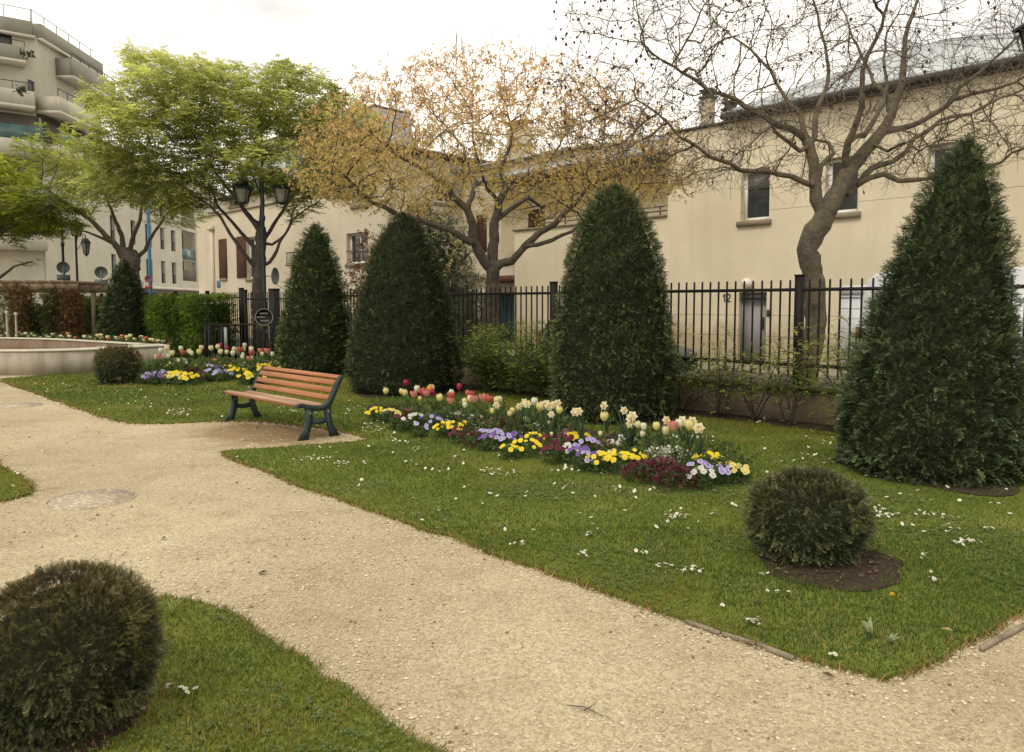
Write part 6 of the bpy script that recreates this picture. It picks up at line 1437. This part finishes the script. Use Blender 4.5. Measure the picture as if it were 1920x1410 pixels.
def make_daffodil(hgt):
    t = thing('daffodil', 'cream daffodil', 'daffodil'); mb = MB(); top = np.array([.03, 0, hgt]); mb.tube([(0, 0, 0), (-.004, .004, hgt*.6), (.0, 0, hgt*.95), top], [.0045, .004, .004, .0035], 6); mb.build('stem', M['stem'], t, local=True)
    mb = MB(); ax = np.array([.93, .0, .25]); e1 = np.array([0, 1, 0.]); e2 = np.cross(ax, e1)
    c = top
    for k in range(6):
        a = k*PI/3; d = e1*math.cos(a)+e2*math.sin(a); s = np.cross(ax, d); L = .066; mb.add([c, c+d*L*.5+s*L*.44+ax*.004, c+d*L*.97-ax*.004, c+d*L*.5-s*L*.44+ax*.004], np.array([[0, 1, 2, 3]]), (.80, .73, .50) if k % 2 else (.76, .68, .42))
    mb.build('bloom', M['petal'], t, local=True)
    mb = MB(); n = 8; R0 = [c+(e1*math.cos(a)+e2*math.sin(a))*.010 for a in np.arange(n)*2*PI/n]; R1 = [c+ax*.032+(e1*math.cos(a)+e2*math.sin(a))*.027 for a in np.arange(n)*2*PI/n]
    mb.add(R0+R1, [[k, (k+1) % n, n+(k+1) % n, n+k] for k in range(n)], (.80, .66, .38)); mb.build('trumpet', M['petal'], t, local=True)
    for k in range(9): mb = MB(); strap_leaf(mb, rng.uniform(0, 2*PI), hgt*(.85+.35*rng.random()), .012, .15+.25*rng.random(), (.05, .085, .045)); mb.build('leaf', M['leafy'], t, local=True)
    return t
proto_t = {k: [make_tulip(k, h) for h in (.36, .43)] for k in TUL}; proto_d = [make_daffodil(.40), make_daffodil(.46)]
used = set()
for L in list(proto_t.values())+[proto_d]:
    for o in L: kids(o)
ORD = ['leftmost', 'second', 'third', 'fourth', 'fifth', 'sixth', 'seventh', 'eighth', 'ninth', 'tenth', 'eleventh', 'twelfth', 'thirteenth', 'fourteenth', 'fifteenth', 'sixteenth', 'seventeenth', 'eighteenth', 'nineteenth', 'twentieth', 'twenty-first', 'twenty-second', 'twenty-third', 'twenty-fourth']
def nth(k, n): return ('only' if n == 1 else 'leftmost' if k == 0 else 'rightmost' if k == n-1 else ORD[k]+' from left') if k < len(ORD) else 'right-hand'
def place(proto, loc, rz, sc, label, group):
    if proto.name not in used:
        used.add(proto.name); proto.location = tuple(loc); proto.rotation_euler = (rng.normal(0, .07), rng.normal(0, .07), rz); proto.scale = (sc,)*3; proto['label'] = label; proto['group'] = group; return proto
    c = copy_tree(proto, loc, rz, sc, label, group); c.rotation_euler = (rng.normal(0, .09), rng.normal(0, .09), rz); return c
k5 = lambda l: [(660+x/5.053, 690+y/5.053, c) for x, y, c in l]; k48 = lambda l: [(1020+x/4.8, 720+y/4.8, c) for x, y, c in l]
FL1 = k5([(323, 212, 'yellow'), (530, 138, 'crimson'), (475, 220, 'yellow'), (505, 232, 'yellow'), (617, 198, 'white'), (568, 247, 'pink'), (678, 222, 'red'), (708, 232, 'pink'), (730, 195, 'orange'), (768, 228, 'crimson'), (780, 188, 'cream'), (660, 283, 'yellow'), (940, 230, 'white'), (870, 275, 'yellow'), (920, 258, 'red'), (908, 308, 'pink'), (1007, 180, 'crimson'), (1078, 248, 'red'), (1087, 310, 'yellow'), (1063, 345, 'white'), (1142, 288, 'cream'), (1185, 288, 'pink'), (1240, 283, 'pink'), (1268, 290, 'red'), (1373, 303, 'yellow'), (1423, 295, 'white'), (1705, 317, 'white'), (1330, 402, 'yellow'), (1365, 372, 'D'), (1485, 402, 'yellow'), (1520, 418, 'cream'), (1600, 385, 'D'), (1655, 368, 'D'), (1630, 352, 'D'), (1650, 470, 'yellow'), (1790, 360, 'yellow'), (1850, 358, 'D'), (1820, 385, 'D')])
FL2 = k48([(30, 200, 'D'), (100, 205, 'D'), (150, 185, 'D'), (120, 225, 'yellow'), (75, 285, 'D'), (35, 335, 'cream'), (275, 270, 'D'), (350, 272, 'D'), (575, 215, 'D'), (535, 272, 'yellow'), (720, 262, 'D'), (760, 370, 'D'), (788, 315, 'D'), (775, 340, 'D'), (515, 432, 'cream'), (840, 434, 'white'), (850, 362, 'cream'), (905, 378, 'white'), (1000, 375, 'yellow'), (1040, 350, 'D'), (1088, 412, 'cream'), (1140, 375, 'pink'), (1200, 365, 'white'), (1275, 360, 'D'), (1310, 355, 'D'), (1340, 370, 'yellow'), (1405, 415, 'D'), (1368, 577, 'pink'), (50, 437, 'white')])
F_all = sorted(FL1+FL2); 
def hgt_for(px, py, kind):
    """height that puts the flower inside the bed, aiming for the usual stem height"""
    best = None
    for h in np.arange(.24, .62, .02):
        p = G(px, py, h); u, v = uv(p)
        pen = abs(h-.42)*2+max(0, 6.15-v)*6+max(0, v-7.0)*6
        if best is None or pen < best[0]: best = (pen, h, p)
    return best[1], best[2]
cnt = {}; 
for x, y, k in F_all: cnt[k] = cnt.get(k, 0)+1
seen_k = {}
for x, y, k in F_all:
    i = seen_k.get(k, 0); seen_k[k] = i+1; h, p = hgt_for(x, y, k); base = (p[0], p[1], .06)
    if k == 'D':
        P_ = proto_d[i % 2]; hh = (.40, .46)[i % 2]; toc = math.atan2(-p[1], -p[0])+rng.uniform(-.8, .8)
        place(P_, base, toc, (h-.06)/hh*1.08, 'cream daffodil in the near flower bed, %s of its kind' % nth(i, cnt[k]), 'cream daffodils in the near flower bed')
    else:
        P_ = proto_t[k][i % 2]; hh = (.36, .43)[i % 2]
        place(P_, base, rng.uniform(0, 6), (h-.06-.02)/hh, '%s tulip in the near flower bed, %s of its colour' % (k, nth(i, cnt[k])), '%s tulips in the near flower bed' % k)
# second bed beside the basin
k6 = lambda l: [(240+x/5.647, 580+y/5.647, c) for x, y, c in l]
FB2 = k6([(340, 460, 'white'), (270, 520, 'cream'), (340, 520, 'pink'), (120, 515, 'red'), (418, 435, 'cream'), (450, 480, 'cream'), (430, 510, 'white'), (585, 435, 'white'), (560, 480, 'red'), (650, 465, 'cream'), (690, 485, 'white'), (795, 425, 'cream'), (755, 470, 'yellow'), (885, 430, 'cream'), (935, 420, 'cream'), (980, 410, 'crimson'), (955, 470, 'cream'), (1045, 430, 'crimson'), (1020, 470, 'cream'), (1110, 440, 'cream'), (1100, 485, 'white'), (1175, 445, 'red'), (1180, 495, 'white'), (1235, 440, 'cream'), (1265, 400, 'white'), (1285, 445, 'white'), (1335, 435, 'cream'), (1235, 520, 'white'), (1325, 525, 'white'), (1335, 480, 'red'), (1400, 455, 'pink'), (1450, 460, 'pink'), (1420, 490, 'cream'), (1280, 530, 'pink'), (1555, 490, 'white'), (1600, 530, 'cream'), (920, 545, 'pink'), (620, 570, 'white'), (545, 555, 'cream'), (445, 575, 'white')])
FB2.sort(); cnt = {}
for x, y, k in FB2: cnt[k] = cnt.get(k, 0)+1
seen_k = {}
for x, y, k in FB2:
    i = seen_k.get(k, 0); seen_k[k] = i+1; best = None
    for h in np.arange(.24, .66, .03):
        p = G(x, y, h); u, v = uv(p); lo = 15.9+(17.5-15.9)*max(0, (7.5-v)/2)
        pen = abs(h-.45)+max(0, lo-u)*3+max(0, u-18.3)*3+max(0, 5.7-v)*3
        if best is None or pen < best[0]: best = (pen, h, p)
    _, h, p = best; place(proto_t[k][i % 2], (p[0], p[1], .06), rng.uniform(0, 6), (h-.08)/(.36, .43)[i % 2]*1.12, '%s tulip in far flower bed by the basin, %s of its colour' % (k, nth(i, cnt[k])), '%s tulips in the far flower bed' % k)
# row of little flowers behind the basin rim
kk = lambda l: [(x/5.875, 560+y/5.875, c) for x, y, c in l]
RIM = kk([(15, 410, 'cream'), (45, 395, 'yellow'), (80, 385, 'cream'), (100, 415, 'white'), (200, 370, 'pink'), (185, 410, 'cream'), (240, 395, 'cream'), (280, 382, 'white'), (320, 415, 'white'), (350, 390, 'cream'), (385, 410, 'yellow'), (440, 428, 'cream'), (520, 415, 'cream'), (540, 425, 'yellow'), (580, 393, 'white'), (640, 425, 'white'), (670, 412, 'cream'), (700, 430, 'cream'), (765, 415, 'cream'), (750, 382, 'pink'), (830, 430, 'red'), (930, 415, 'white'), (975, 425, 'cream'), (1005, 430, 'yellow'), (1075, 405, 'yellow'), (1110, 400, 'cream'), (1120, 435, 'cream'), (1050, 445, 'cream'), (1185, 420, 'cream'), (1200, 445, 'red'), (1280, 430, 'white'), (1330, 430, 'red'), (1360, 440, 'red'), (1400, 420, 'yellow'), (1435, 405, 'cream'), (1405, 460, 'cream'), (1480, 445, 'yellow'), (1530, 482, 'cream'), (1555, 420, 'white'), (1585, 455, 'yellow'), (1610, 432, 'red'), (1660, 450, 'yellow'), (1690, 455, 'yellow'), (1740, 465, 'cream'), (1800, 470, 'white'), (1870, 495, 'red'), (1345, 410, 'pink'), (1290, 455, 'cream')])
RIM.sort(); cnt = {}; seen_k = {}
for x, y, k in RIM: cnt[k] = cnt.get(k, 0)+1
mini = {}
for k in TUL:
    mb = MB(); c0, c1, op = TUL[k]
    for a in range(5): petal_patch(mb, a*2*PI/5, .055, .095, .75, 1.05, c0, c1, 0, .50)
    mb.tube([(0, 0, 0), (0, 0, .5)], .006, 4, (.06, .10, .035))
    for a in range(4): strap_leaf(mb, a*1.6, .40, .03, .4, LEAFC)
    mini[k] = mb.build('rim_flower', M['petal'])
fu_ = set()
for x, y, k in RIM:
    i = seen_k.get(k, 0); seen_k[k] = i+1; Y = float(np.interp(x, [0, 90, 170, 250, 318], [24.6, 23.2, 21.6, 20.4, 19.6])); p = atY(x, y, Y)
    o = mini[k] if k not in fu_ else mini[k].copy()
    if k in fu_: C.objects.link(o)
    fu_.add(k); o.location = (p[0], p[1], p[2]-.55); o.rotation_euler = (0, 0, rng.uniform(0, 6)); tag(o, 'small %s flower behind the basin rim, %s of its colour' % (k, nth(i, cnt[k])), 'flower', '%s flowers behind the basin rim' % k)
for k in TUL:
    if k not in fu_: bpy.data.objects.remove(mini[k])
mb = MB(); n = 2600; x = rng.uniform(-60, 322, n); P = np.stack([atY(a, 642, float(np.interp(a, [-60, 0, 90, 170, 250, 318], [25.2, 24.4, 23.0, 21.4, 20.2, 19.4]))+rng.uniform(-.2, .5)) for a in x]); P[:, 2] = rng.uniform(.1, .62, n); leaf_cloud(mb, P, .10, (.02, .035, .012), (.06, .085, .025), SPR_SMALL, .6); tag(mb.build('bedding_greenery', M['leafy']), 'low dark greenery of the flower border behind the basin', 'bedding plants', kind='stuff')
# ---- pansies, alyssum and other bedding clumps
def pansy_mesh(c0, c1, face):
    mb = MB(); 
    for k, (a, r, w) in enumerate(((PI/2+.5, .021, .017), (PI/2-.5, .021, .017), (PI+.25, .019, .015), (-.25, .019, .015), (-PI/2, .022, .02))):
        d = np.array([math.cos(a), math.sin(a), 0]); s = np.array([-d[1], d[0], 0]); z = .002*k; cc = c0 if k < 2 else c1
        V = [(0, 0, z+.003)]+[tuple(d*r*(.55+.5*math.cos(q))+s*w*math.sin(q)+np.array([0, 0, z+.002*math.sin(3*q)])) for q in np.linspace(-2.4, 2.4, 8)]
        col = np.array([face]+[cc]*8); mb.add(V, [[0, i, i+1] for i in range(1, 8)], col)
    return mb.build('pansy_bloom', M['petal'])
PC = {'yellow': ((.80, .66, .03), (.82, .70, .05), (.72, .48, .02)), 'pale yellow': ((.80, .70, .22), (.80, .72, .30), (.55, .40, .05)), 'violet': ((.20, .10, .42), (.30, .18, .52), (.06, .02, .15)), 'lilac': ((.42, .36, .66), (.60, .56, .74), (.2, .12, .4)), 'white': ((.72, .72, .74), (.70, .69, .72), (.45, .40, .2)), 'burgundy': ((.12, .012, .03), (.18, .02, .05), (.05, .005, .01)), 'dark purple': ((.03, .012, .06), (.05, .02, .09), (.02, .01, .02))}
bl = {}
def clump(kind, loc, r, h, nb, label, group, blooms=True, foliage=(.035, .055, .02), tint=None, sc=1.):
    t = thing('bedding_plant', label, 'flower', loc, group=group); n = 150; p = rng.normal(0, 1, (n, 3)); p /= np.linalg.norm(p, axis=1)[:, None]; p[:, 2] = np.abs(p[:, 2]); P = p*np.array([r, r, h*.9])*(.35+.65*rng.random((n, 1)))
    P = P+np.array(loc); mb = MB(); leaf_cloud(mb, P, .045*sc, foliage, np.array(foliage)*2.0, SPR_SMALL, .3); mb.build('foliage', M['leafy'], t)
    if kind in PC:
        for k in range(nb):
            if kind not in bl: o = bl[kind] = pansy_mesh(*PC[kind])
            else: o = bl[kind].copy(); C.objects.link(o)
            a = rng.uniform(0, 2*PI); q = math.sqrt(rng.random()); el = q*1.1; o.parent = t
            o.location = (math.cos(a)*q*r, math.sin(a)*q*r, h*(1.05-.55*q*q)+.015); L = np.array(loc); tc = -L[:2]/np.linalg.norm(L[:2])
            nrm = Vector((math.cos(a)*q*.5+tc[0]*.75, math.sin(a)*q*.5+tc[1]*.75, .75)).normalized(); qn = nrm.to_track_quat('Z', 'Y'); qn.rotate(Matrix.Rotation(rng.normal(0, .3), 3, nrm)); o.rotation_mode = 'QUATERNION'; o.rotation_quaternion = qn; o.scale = (sc*(.95+.35*rng.random()),)*3
            o.name = 'pansy_bloom'
    else:
        n = nb; p = rng.normal(0, 1, (n, 3)); p /= np.linalg.norm(p, axis=1)[:, None]; p[:, 2] = np.abs(p[:, 2]); P = p*np.array([r, r, h])*(.85+.25*rng.random((n, 1)))+np.array(loc)
        c0 = {'alyssum': (.78, .76, .64), 'pinkish': (.34, .15, .12), 'brownish': (.22, .15, .06), 'rose': (.50, .30, .28), 'green': (.10, .13, .02), 'wine': (.14, .025, .045)}[kind]
        tv = np.array([(-.5, -.5, 0), (.5, -.5, .1), (.5, .5, 0), (-.5, .5, .1)]); col = np.array(c0)*(.65+.6*rng.random((n, 1))); mb = MB()
        for _ in (0,): mb.inst(tv, np.array([[0, 1, 2, 3]]), frames(p+rng.normal(0, .4, p.shape))*(.022*sc*(.7+.7*rng.random(n)))[:, None, None], P, col)
        mb.build('blossom', M['petal'], t)
C1 = [(240, 405, 'yellow', 10), (205, 372, 'dark purple', 3), (355, 420, 'pale yellow', 10), (440, 480, 'burgundy', 7), (520, 500, 'white', 5), (600, 455, 'white', 6), (735, 450, 'violet', 8), (770, 480, 'lilac', 6), (650, 545, 'lilac', 5), (860, 550, 'yellow', 6), (950, 545, 'yellow', 9), (1040, 525, 'yellow', 3), (1000, 430, 'alyssum', 120), (1180, 465, 'alyssum', 160), (1010, 590, 'burgundy', 6), (1180, 615, 'wine', 130), (1310, 610, 'lilac', 14), (1300, 660, 'violet', 7), (1440, 660, 'lilac', 7), (1520, 640, 'violet', 6), (1390, 490, 'pinkish', 170), (1560, 490, 'pinkish', 150), (1490, 740, 'yellow', 4), (1650, 715, 'yellow', 12), (1720, 650, 'yellow', 6), (1760, 545, 'alyssum', 170), (1850, 680, 'burgundy', 9), (530, 395, 'pinkish', 110), (390, 355, 'brownish', 90), (800, 360, 'green', 60)]
C2 = [(90, 590, 'burgundy', 9), (190, 500, 'burgundy', 8), (205, 580, 'white', 6), (340, 610, 'violet', 12), (400, 530, 'lilac', 9), (370, 650, 'lilac', 5), (500, 660, 'yellow', 9), (590, 625, 'pale yellow', 9), (690, 660, 'yellow', 13), (780, 630, 'yellow', 8), (680, 500, 'white', 8), (765, 515, 'white', 7), (220, 420, 'rose', 130), (1020, 590, 'alyssum', 220), (1170, 590, 'alyssum', 230), (900, 710, 'wine', 200), (1080, 700, 'wine', 190), (1200, 770, 'wine', 180), (1490, 665, 'yellow', 14), (1400, 740, 'lilac', 8), (1430, 800, 'white', 7), (1600, 760, 'lilac', 7), (1680, 740, 'pale yellow', 5), (1760, 750, 'pale yellow', 5), (270, 468, 'yellow', 5), (335, 470, 'yellow', 6), (510, 515, 'brownish', 120), (1300, 690, 'green', 60)]
KN = {'alyssum': 'tiny white flowers', 'pinkish': 'dusty pink flowers', 'brownish': 'brownish bronze leaves', 'rose': 'pale rose flowers', 'green': 'plain green leaves', 'wine': 'small wine red flowers'}
ALL = sorted([(660+x/5.053, 690+y/5.053, k, n) for x, y, k, n in C1]+[(1020+x/4.8, 720+y/4.8, k, n) for x, y, k, n in C2]); cnt = {}; seen_k = {}
for a in ALL: cnt[a[2]] = cnt.get(a[2], 0)+1
for x, y, k, n in ALL:
    i = seen_k.get(k, 0); seen_k[k] = i+1; h = .13 if k in PC else .15; p = G(x, y, h+.03); r = (.05+.011*n) if k in PC else .09+.0007*n; r = min(r, .19)
    nm = KN.get(k, k+' pansies'); lab = 'clump of %s in near flower bed, %s of its kind' % (nm, nth(i, cnt[k])); clump(k, (p[0], p[1], .05), r, h, int(n*1.35) if k in PC else int(n*1.3), lab, 'clumps of %s in the near flower bed' % nm)
B2 = [(170, 690, 'lilac', 6), (340, 660, 'lilac', 10), (290, 695, 'violet', 7), (490, 680, 'yellow', 14), (650, 695, 'yellow', 13), (770, 665, 'wine', 120), (680, 625, 'wine', 130), (860, 610, 'lilac', 9), (900, 650, 'lilac', 12), (950, 610, 'violet', 9), (1060, 610, 'yellow', 14), (1150, 640, 'yellow', 12), (1270, 690, 'yellow', 12), (1360, 590, 'yellow', 8), (1440, 600, 'yellow', 9), (1560, 570, 'pale yellow', 9), (1660, 600, 'pale yellow', 9), (1380, 690, 'pale yellow', 6), (190, 580, 'green', 120), (600, 580, 'rose', 130), (1060, 530, 'pinkish', 150), (740, 600, 'yellow', 4), (390, 600, 'yellow', 3), (1440, 550, 'rose', 90), (820, 500, 'rose', 80), (560, 520, 'alyssum', 120), (700, 540, 'alyssum', 110), (880, 490, 'rose', 110), (990, 500, 'alyssum', 110), (1140, 540, 'rose', 120), (1230, 580, 'alyssum', 100), (470, 540, 'alyssum', 110), (1390, 520, 'alyssum', 90), (1000, 660, 'lilac', 8), (560, 690, 'pale yellow', 8)]
B2 = sorted([(240+x/5.647, 580+y/5.647, k, n) for x, y, k, n in B2]); cnt = {}; seen_k = {}
for a in B2: cnt[a[2]] = cnt.get(a[2], 0)+1
for x, y, k, n in B2:
    i = seen_k.get(k, 0); seen_k[k] = i+1; h = .18; p = G(x, y, h+.04); nm = KN.get(k, k+' pansies')
    clump(k, (p[0], p[1], .05), .12+.009*n if k in PC else .22, h, n, 'clump of %s, far bed by the basin, %s of its kind' % (nm, nth(i, cnt[k])), 'clumps of %s in the far flower bed' % nm, sc=1.7)
# leafy filler in both beds
for B, n, s, lab in ((BED1, 2600, .075, 'low green leaves filling the near flower bed between the clumps'), (BED2, 2600, .12, 'low green leaves filling the far flower bed between the clumps')):
    p = np.array(B); x = rng.uniform(p[:, 0].min(), p[:, 0].max(), n*3); y = rng.uniform(p[:, 1].min(), p[:, 1].max(), n*3); k = inpoly(x, y, B)&(fbm(x*2.2, y*2.2, 51) > .40); P = np.stack([x[k], y[k], .07+.13*rng.random(k.sum())**1.5], 1)[:n]
    mb = MB(); leaf_cloud(mb, P, s, (.03, .05, .018), (.085, .115, .035), SPR_SMALL, .7); tag(mb.build('bedding_greenery', M['leafy']), lab, 'bedding plants', kind='stuff')
# ---- daisies in the lawn
mb = MB(); n = 9
for k in range(n):
    a = k*2*PI/n; d = np.array([math.cos(a), math.sin(a), 0]); s = np.array([-d[1], d[0], 0]); mb.add([d*.003, d*.010+s*.0042+[0, 0, .0025], d*.0145+[0, 0, .002], d*.010-s*.0042+[0, 0, .0025]], np.array([[0, 1, 2, 3]]), (.80, .79, .72))
mb.add([(.0045*math.cos(a), .0045*math.sin(a), .003) for a in np.arange(6)*PI/3]+[(0, 0, .0055)], [[k, (k+1) % 6, 6] for k in range(6)], (.70, .48, .04)); mb.tube([(0, 0, 0), (0, 0, -.045)], .0016, 4, (.07, .11, .03))
daisy = mb.build('daisy', M['petal'])
DP = [(1265, 972, 24, 30, 9, 'patch left of the near clipped ball'), (785, 845, 14, 22, 5, 'patch in front of the bed left end'), (590, 861, 26, 30, 6, 'patch by the lawn tip below the bench'), (642, 874, 12, 16, 5, 'small patch right of the lawn tip below the bench'), (690, 870, 5, 12, 3, 'few between lawn tip and flower bed'), (930, 888, 32, 34, 8, 'patch below the middle of the flower bed'), (1300, 1073, 16, 34, 8, 'line of daisies left of the brown soil patch'), (1245, 1066, 8, 16, 6, 'few at the left end of the daisy line'), (1105, 1003, 7, 14, 5, 'few in mid lawn between bed and path'), (1090, 1040, 6, 14, 5, 'few near the path in mid lawn'), (1652, 965, 26, 26, 10, 'patch right beside the near clipped ball'), (1740, 965, 12, 22, 8, 'upper patch between ball and right-hand cone'), (1780, 995, 13, 34, 7, 'middle patch right of the near clipped ball'), (1810, 1020, 22, 36, 8, 'dense lower patch right of the near clipped ball'), (1848, 996, 6, 12, 6, 'few left of the right edge'), (1735, 1046, 5, 18, 5, 'few just right of the brown soil patch'), (1750, 1085, 6, 12, 10, 'few below the right end of the soil patch'), (1428, 1080, 4, 14, 6, 'three at the left tip of the soil patch'), (1415, 1160, 9, 16, 12, 'small tuft near the concrete edging'), (1350, 1140, 2, 6, 2, 'lone pair above the concrete edging'), (1450, 1115, 5, 20, 8, 'few below the soil patch'), (1562, 1236, 2, 5, 4, 'lone one near the lawn corner'), (1160, 920, 6, 14, 4, 'few right of the middle of the bed'), (1060, 915, 5, 12, 6, 'few below the pansies of the bed'), (820, 960, 4, 8, 4, 'few near the path edge at left'), (970, 1027, 5, 12, 4, 'few near the path edge at middle'), (1200, 1040, 6, 18, 4, 'few above the daisy line'), (340, 1296, 12, 24, 9, 'tuft beside the big clipped ball in the near left corner'), (440, 1403, 3, 6, 4, 'pair at the bottom edge of the near left lawn'), (1870, 940, 10, 30, 5, 'upper patch under the right-hand cone'), (1905, 945, 8, 14, 4, 'patch at the right edge under the cone'), (1890, 1000, 6, 20, 10, 'few at the right edge')]
FARP = [(1300, 822, 26, 50, 9), (1440, 790, 22, 60, 9), (1560, 830, 22, 50, 14), (330, 773, 26, 38, 7), (240, 765, 10, 60, 16), (450, 740, 14, 60, 14), (110, 727, 14, 60, 9), (360, 690, 0, 10, 5), (700, 800, 26, 26, 16), (735, 830, 14, 40, 9), (660, 770, 14, 22, 12), (1040, 850, 22, 60, 8), (1100, 880, 16, 60, 8), (950, 830, 8, 50, 8), (540, 770, 12, 40, 8), (590, 800, 10, 30, 8), (300, 745, 10, 60, 12), (1510, 860, 10, 40, 10)]
first = True; tot = 0; rest = MB()
dv = np.concatenate(daisy.data.vertices and [np.array([v.co[:] for v in daisy.data.vertices])])
def dloc(px, py, sx, sy):
    for _ in range(20):
        q = G(px+rng.normal(0, sx*.55), py+rng.normal(0, sy*.55), .03)
        ok = any(inpoly(np.array([q[0]]), np.array([q[1]]), L)[0] for L in LAWNS) and not inpoly(np.array([q[0]]), np.array([q[1]]), BED1)[0] and not any((q[0]-a)**2+(q[1]-b)**2 < r*r for a, b, r in SOILC)
        if ok: return q
    return None
for (px, py, n_, sx, sy, lab) in DP:
    for k in range(n_):
        q = dloc(px, py, sx, sy)
        if q is None or tot >= 298: continue
        o = daisy if first else daisy.copy()
        if not first: C.objects.link(o)
        first = False; tot += 1; s = .62+.32*rng.random(); o.location = (q[0], q[1], .042+.012*rng.random()); o.scale = (s, s, s); o.rotation_euler = (rng.normal(0, .35), rng.normal(0, .35), rng.uniform(0, 6)); tag(o, 'white lawn daisy, '+lab, 'daisy', 'lawn daisies: '+lab)
n = 8; tv = np.array([(math.cos(a), math.sin(a), 0) for a in np.arange(n)*2*PI/n]+[(0, 0, .15)]); tf = np.array([(k, (k+1) % n, n) for k in range(n)])
P = []
for (px, py, n_, sx, sy) in FARP:
    for k in range(n_):
        q = dloc(px, py, sx, sy)
        if q is not None: P.append((q[0], q[1], .05))
for _ in range(420):
    q = dloc(rng.uniform(0, 1900), rng.uniform(720, 1000), 20, 8)
    if q is not None: P.append((q[0], q[1], .045))
P = np.array(P); n = len(P); Mx = np.tile(np.eye(3), (n, 1, 1))*(.011+.006*rng.random(n))[:, None, None]; Mx[:, 0, 2] = rng.normal(0, .004, n); Mx[:, 2, 0] = rng.normal(0, .005, n); Mx[:, 2, 1] = rng.normal(0, .005, n)
mb = MB(); mb.inst(tv, tf, Mx, P, np.array([.74, .72, .60])*np.ones((n, 1))); tag(mb.build('far_daisies', M['petal']), 'scattered small white daisies over the farther lawn', 'daisies', kind='stuff')
# dandelion and weeds
c = G(1673, 1117, .05); t = thing('dandelion', 'single yellow dandelion below the right end of the brown soil patch', 'dandelion', (c[0], c[1], 0)); mb = MB()
for k in range(40): a = rng.uniform(0, 6.28); e = rng.uniform(.1, 1.3); d = np.array([math.cos(a)*math.cos(e), math.sin(a)*math.cos(e), math.sin(e)])*.018; s = np.array([-math.sin(a), math.cos(a), 0])*.003; mb.add([s, d+s*.7, d-s*.7, -s]+np.array([0, 0, .05]), np.array([[0, 1, 2, 3]]), (.80, .55, .02))
mb.build('bloom', M['petal'], t, local=True); mb = MB(); mb.tube([(0, 0, 0), (0, 0, .05)], .003, 5); mb.build('stem', M['stem'], t, local=True)
for (px, py, lab, L, n_, cl) in ((1632, 1205, 'broad-leaved grey-green weed in the near corner of the wide lawn', .085, 9, (.17, .21, .12)), (1668, 1215, 'smaller grey-green weed just right of the broad-leaved one', .065, 7, (.17, .21, .12)), (262, 780, 'pale spiky grass tuft by the gravel left of the bench', .16, 22, (.16, .19, .10)), (322, 1163, 'tuft of long pale grass at the tip of the near left lawn', .10, 16, (.14, .18, .05)), (745, 802, 'thin wild tuft at the left end of the near flower bed', .12, 12, (.10, .13, .05)), (1375, 880, 'wispy grass tuft at the right end of the near flower bed', .14, 14, (.07, .10, .03))):
    c = G(px, py); mb = MB()
    for k in range(n_): strap_leaf(mb, rng.uniform(0, 6.28), L*(.6+.6*rng.random()), .010 if 'weed' in lab else .004, .4+.7*rng.random(), cl)
    o = mb.build('weed', M['leafy']); o.location = (c[0], c[1], .02); tag(o, lab, 'weed')
for L in list(proto_t.values())+[proto_d]:
    for o in L:
        if o.name not in used:
            for ch_ in list(o.children): bpy.data.objects.remove(ch_)
            bpy.data.objects.remove(o)
# ================================================================== LIGHT, SKY, CAMERA
SUN_EL, SUN_AZ = math.radians(52), math.radians(215)      # azimuth clockwise from +Y: behind the camera, a little left
w = bpy.data.worlds.new('World'); bpy.context.scene.world = w; w.use_nodes = True; nt = w.node_tree; nt.nodes.clear()
out = nt.nodes.new('ShaderNodeOutputWorld'); bg = nt.nodes.new('ShaderNodeBackground'); sky = nt.nodes.new('ShaderNodeTexSky'); sky.sky_type = 'NISHITA'; sky.sun_disc = False
sky.sun_elevation = SUN_EL; sky.sun_rotation = SUN_AZ; sky.air_density = 1.0; sky.dust_density = 4.0
tc = nt.nodes.new('ShaderNodeTexCoord'); mp = nd(nt, 'ShaderNodeMapping'); mp.inputs['Scale'].default_value = (1.0, 1.0, 2.6); nt.links.new(tc.outputs['Generated'], mp.inputs[0])
nz = noise(nt, mp.outputs[0], 2.3, 6, .55)
cl = ramp(nt, nz, [(.36, (.47, .455, .43)), (.60, (1.0, .945, .835)), (.7, (1.0, .95, .845))])
sc_ = nd(nt, 'ShaderNodeVectorMath', operation='SCALE'); sc_.inputs['Scale'].default_value = 19.2; nt.links.new(cl, sc_.inputs[0])
mx = mixc(nt, sky.outputs[0], sc_.outputs[0], .93); nt.links.new(mx, bg.inputs[0]); bg.inputs[1].default_value = .1; nt.links.new(bg.outputs[0], out.inputs[0])
sd = bpy.data.lights.new('sun', 'SUN'); sd.energy = 1.35; sd.angle = math.radians(14); sd.color = (1, .93, .80); so = bpy.data.objects.new('sun', sd); C.objects.link(so)
dv_ = Vector((math.sin(SUN_AZ)*math.cos(SUN_EL), math.cos(SUN_AZ)*math.cos(SUN_EL), math.sin(SUN_EL))); so.rotation_euler = dv_.to_track_quat('Z', 'Y').to_euler()
cd = bpy.data.cameras.new('camera'); co = bpy.data.objects.new('camera', cd); C.objects.link(co); co.location = (0, 0, H); co.rotation_euler = (PI/2-PITCH, 0, 0)
cd.sensor_width = 36; cd.lens = FOC/1920*36; cd.shift_y = -(705-PCY)/1920; cd.clip_start = .05; cd.clip_end = 2000
sc = bpy.context.scene; sc.camera = co; sc.render.resolution_x = 1024; sc.render.resolution_y = 752
sc.view_settings.view_transform = 'Standard'; sc.view_settings.look = 'None'; sc.view_settings.exposure = 0; sc.view_settings.gamma = 1
sc.render.engine = 'CYCLES'; sc.cycles.max_bounces = 6; sc.cycles.diffuse_bounces = 3; sc.cycles.use_denoising = True
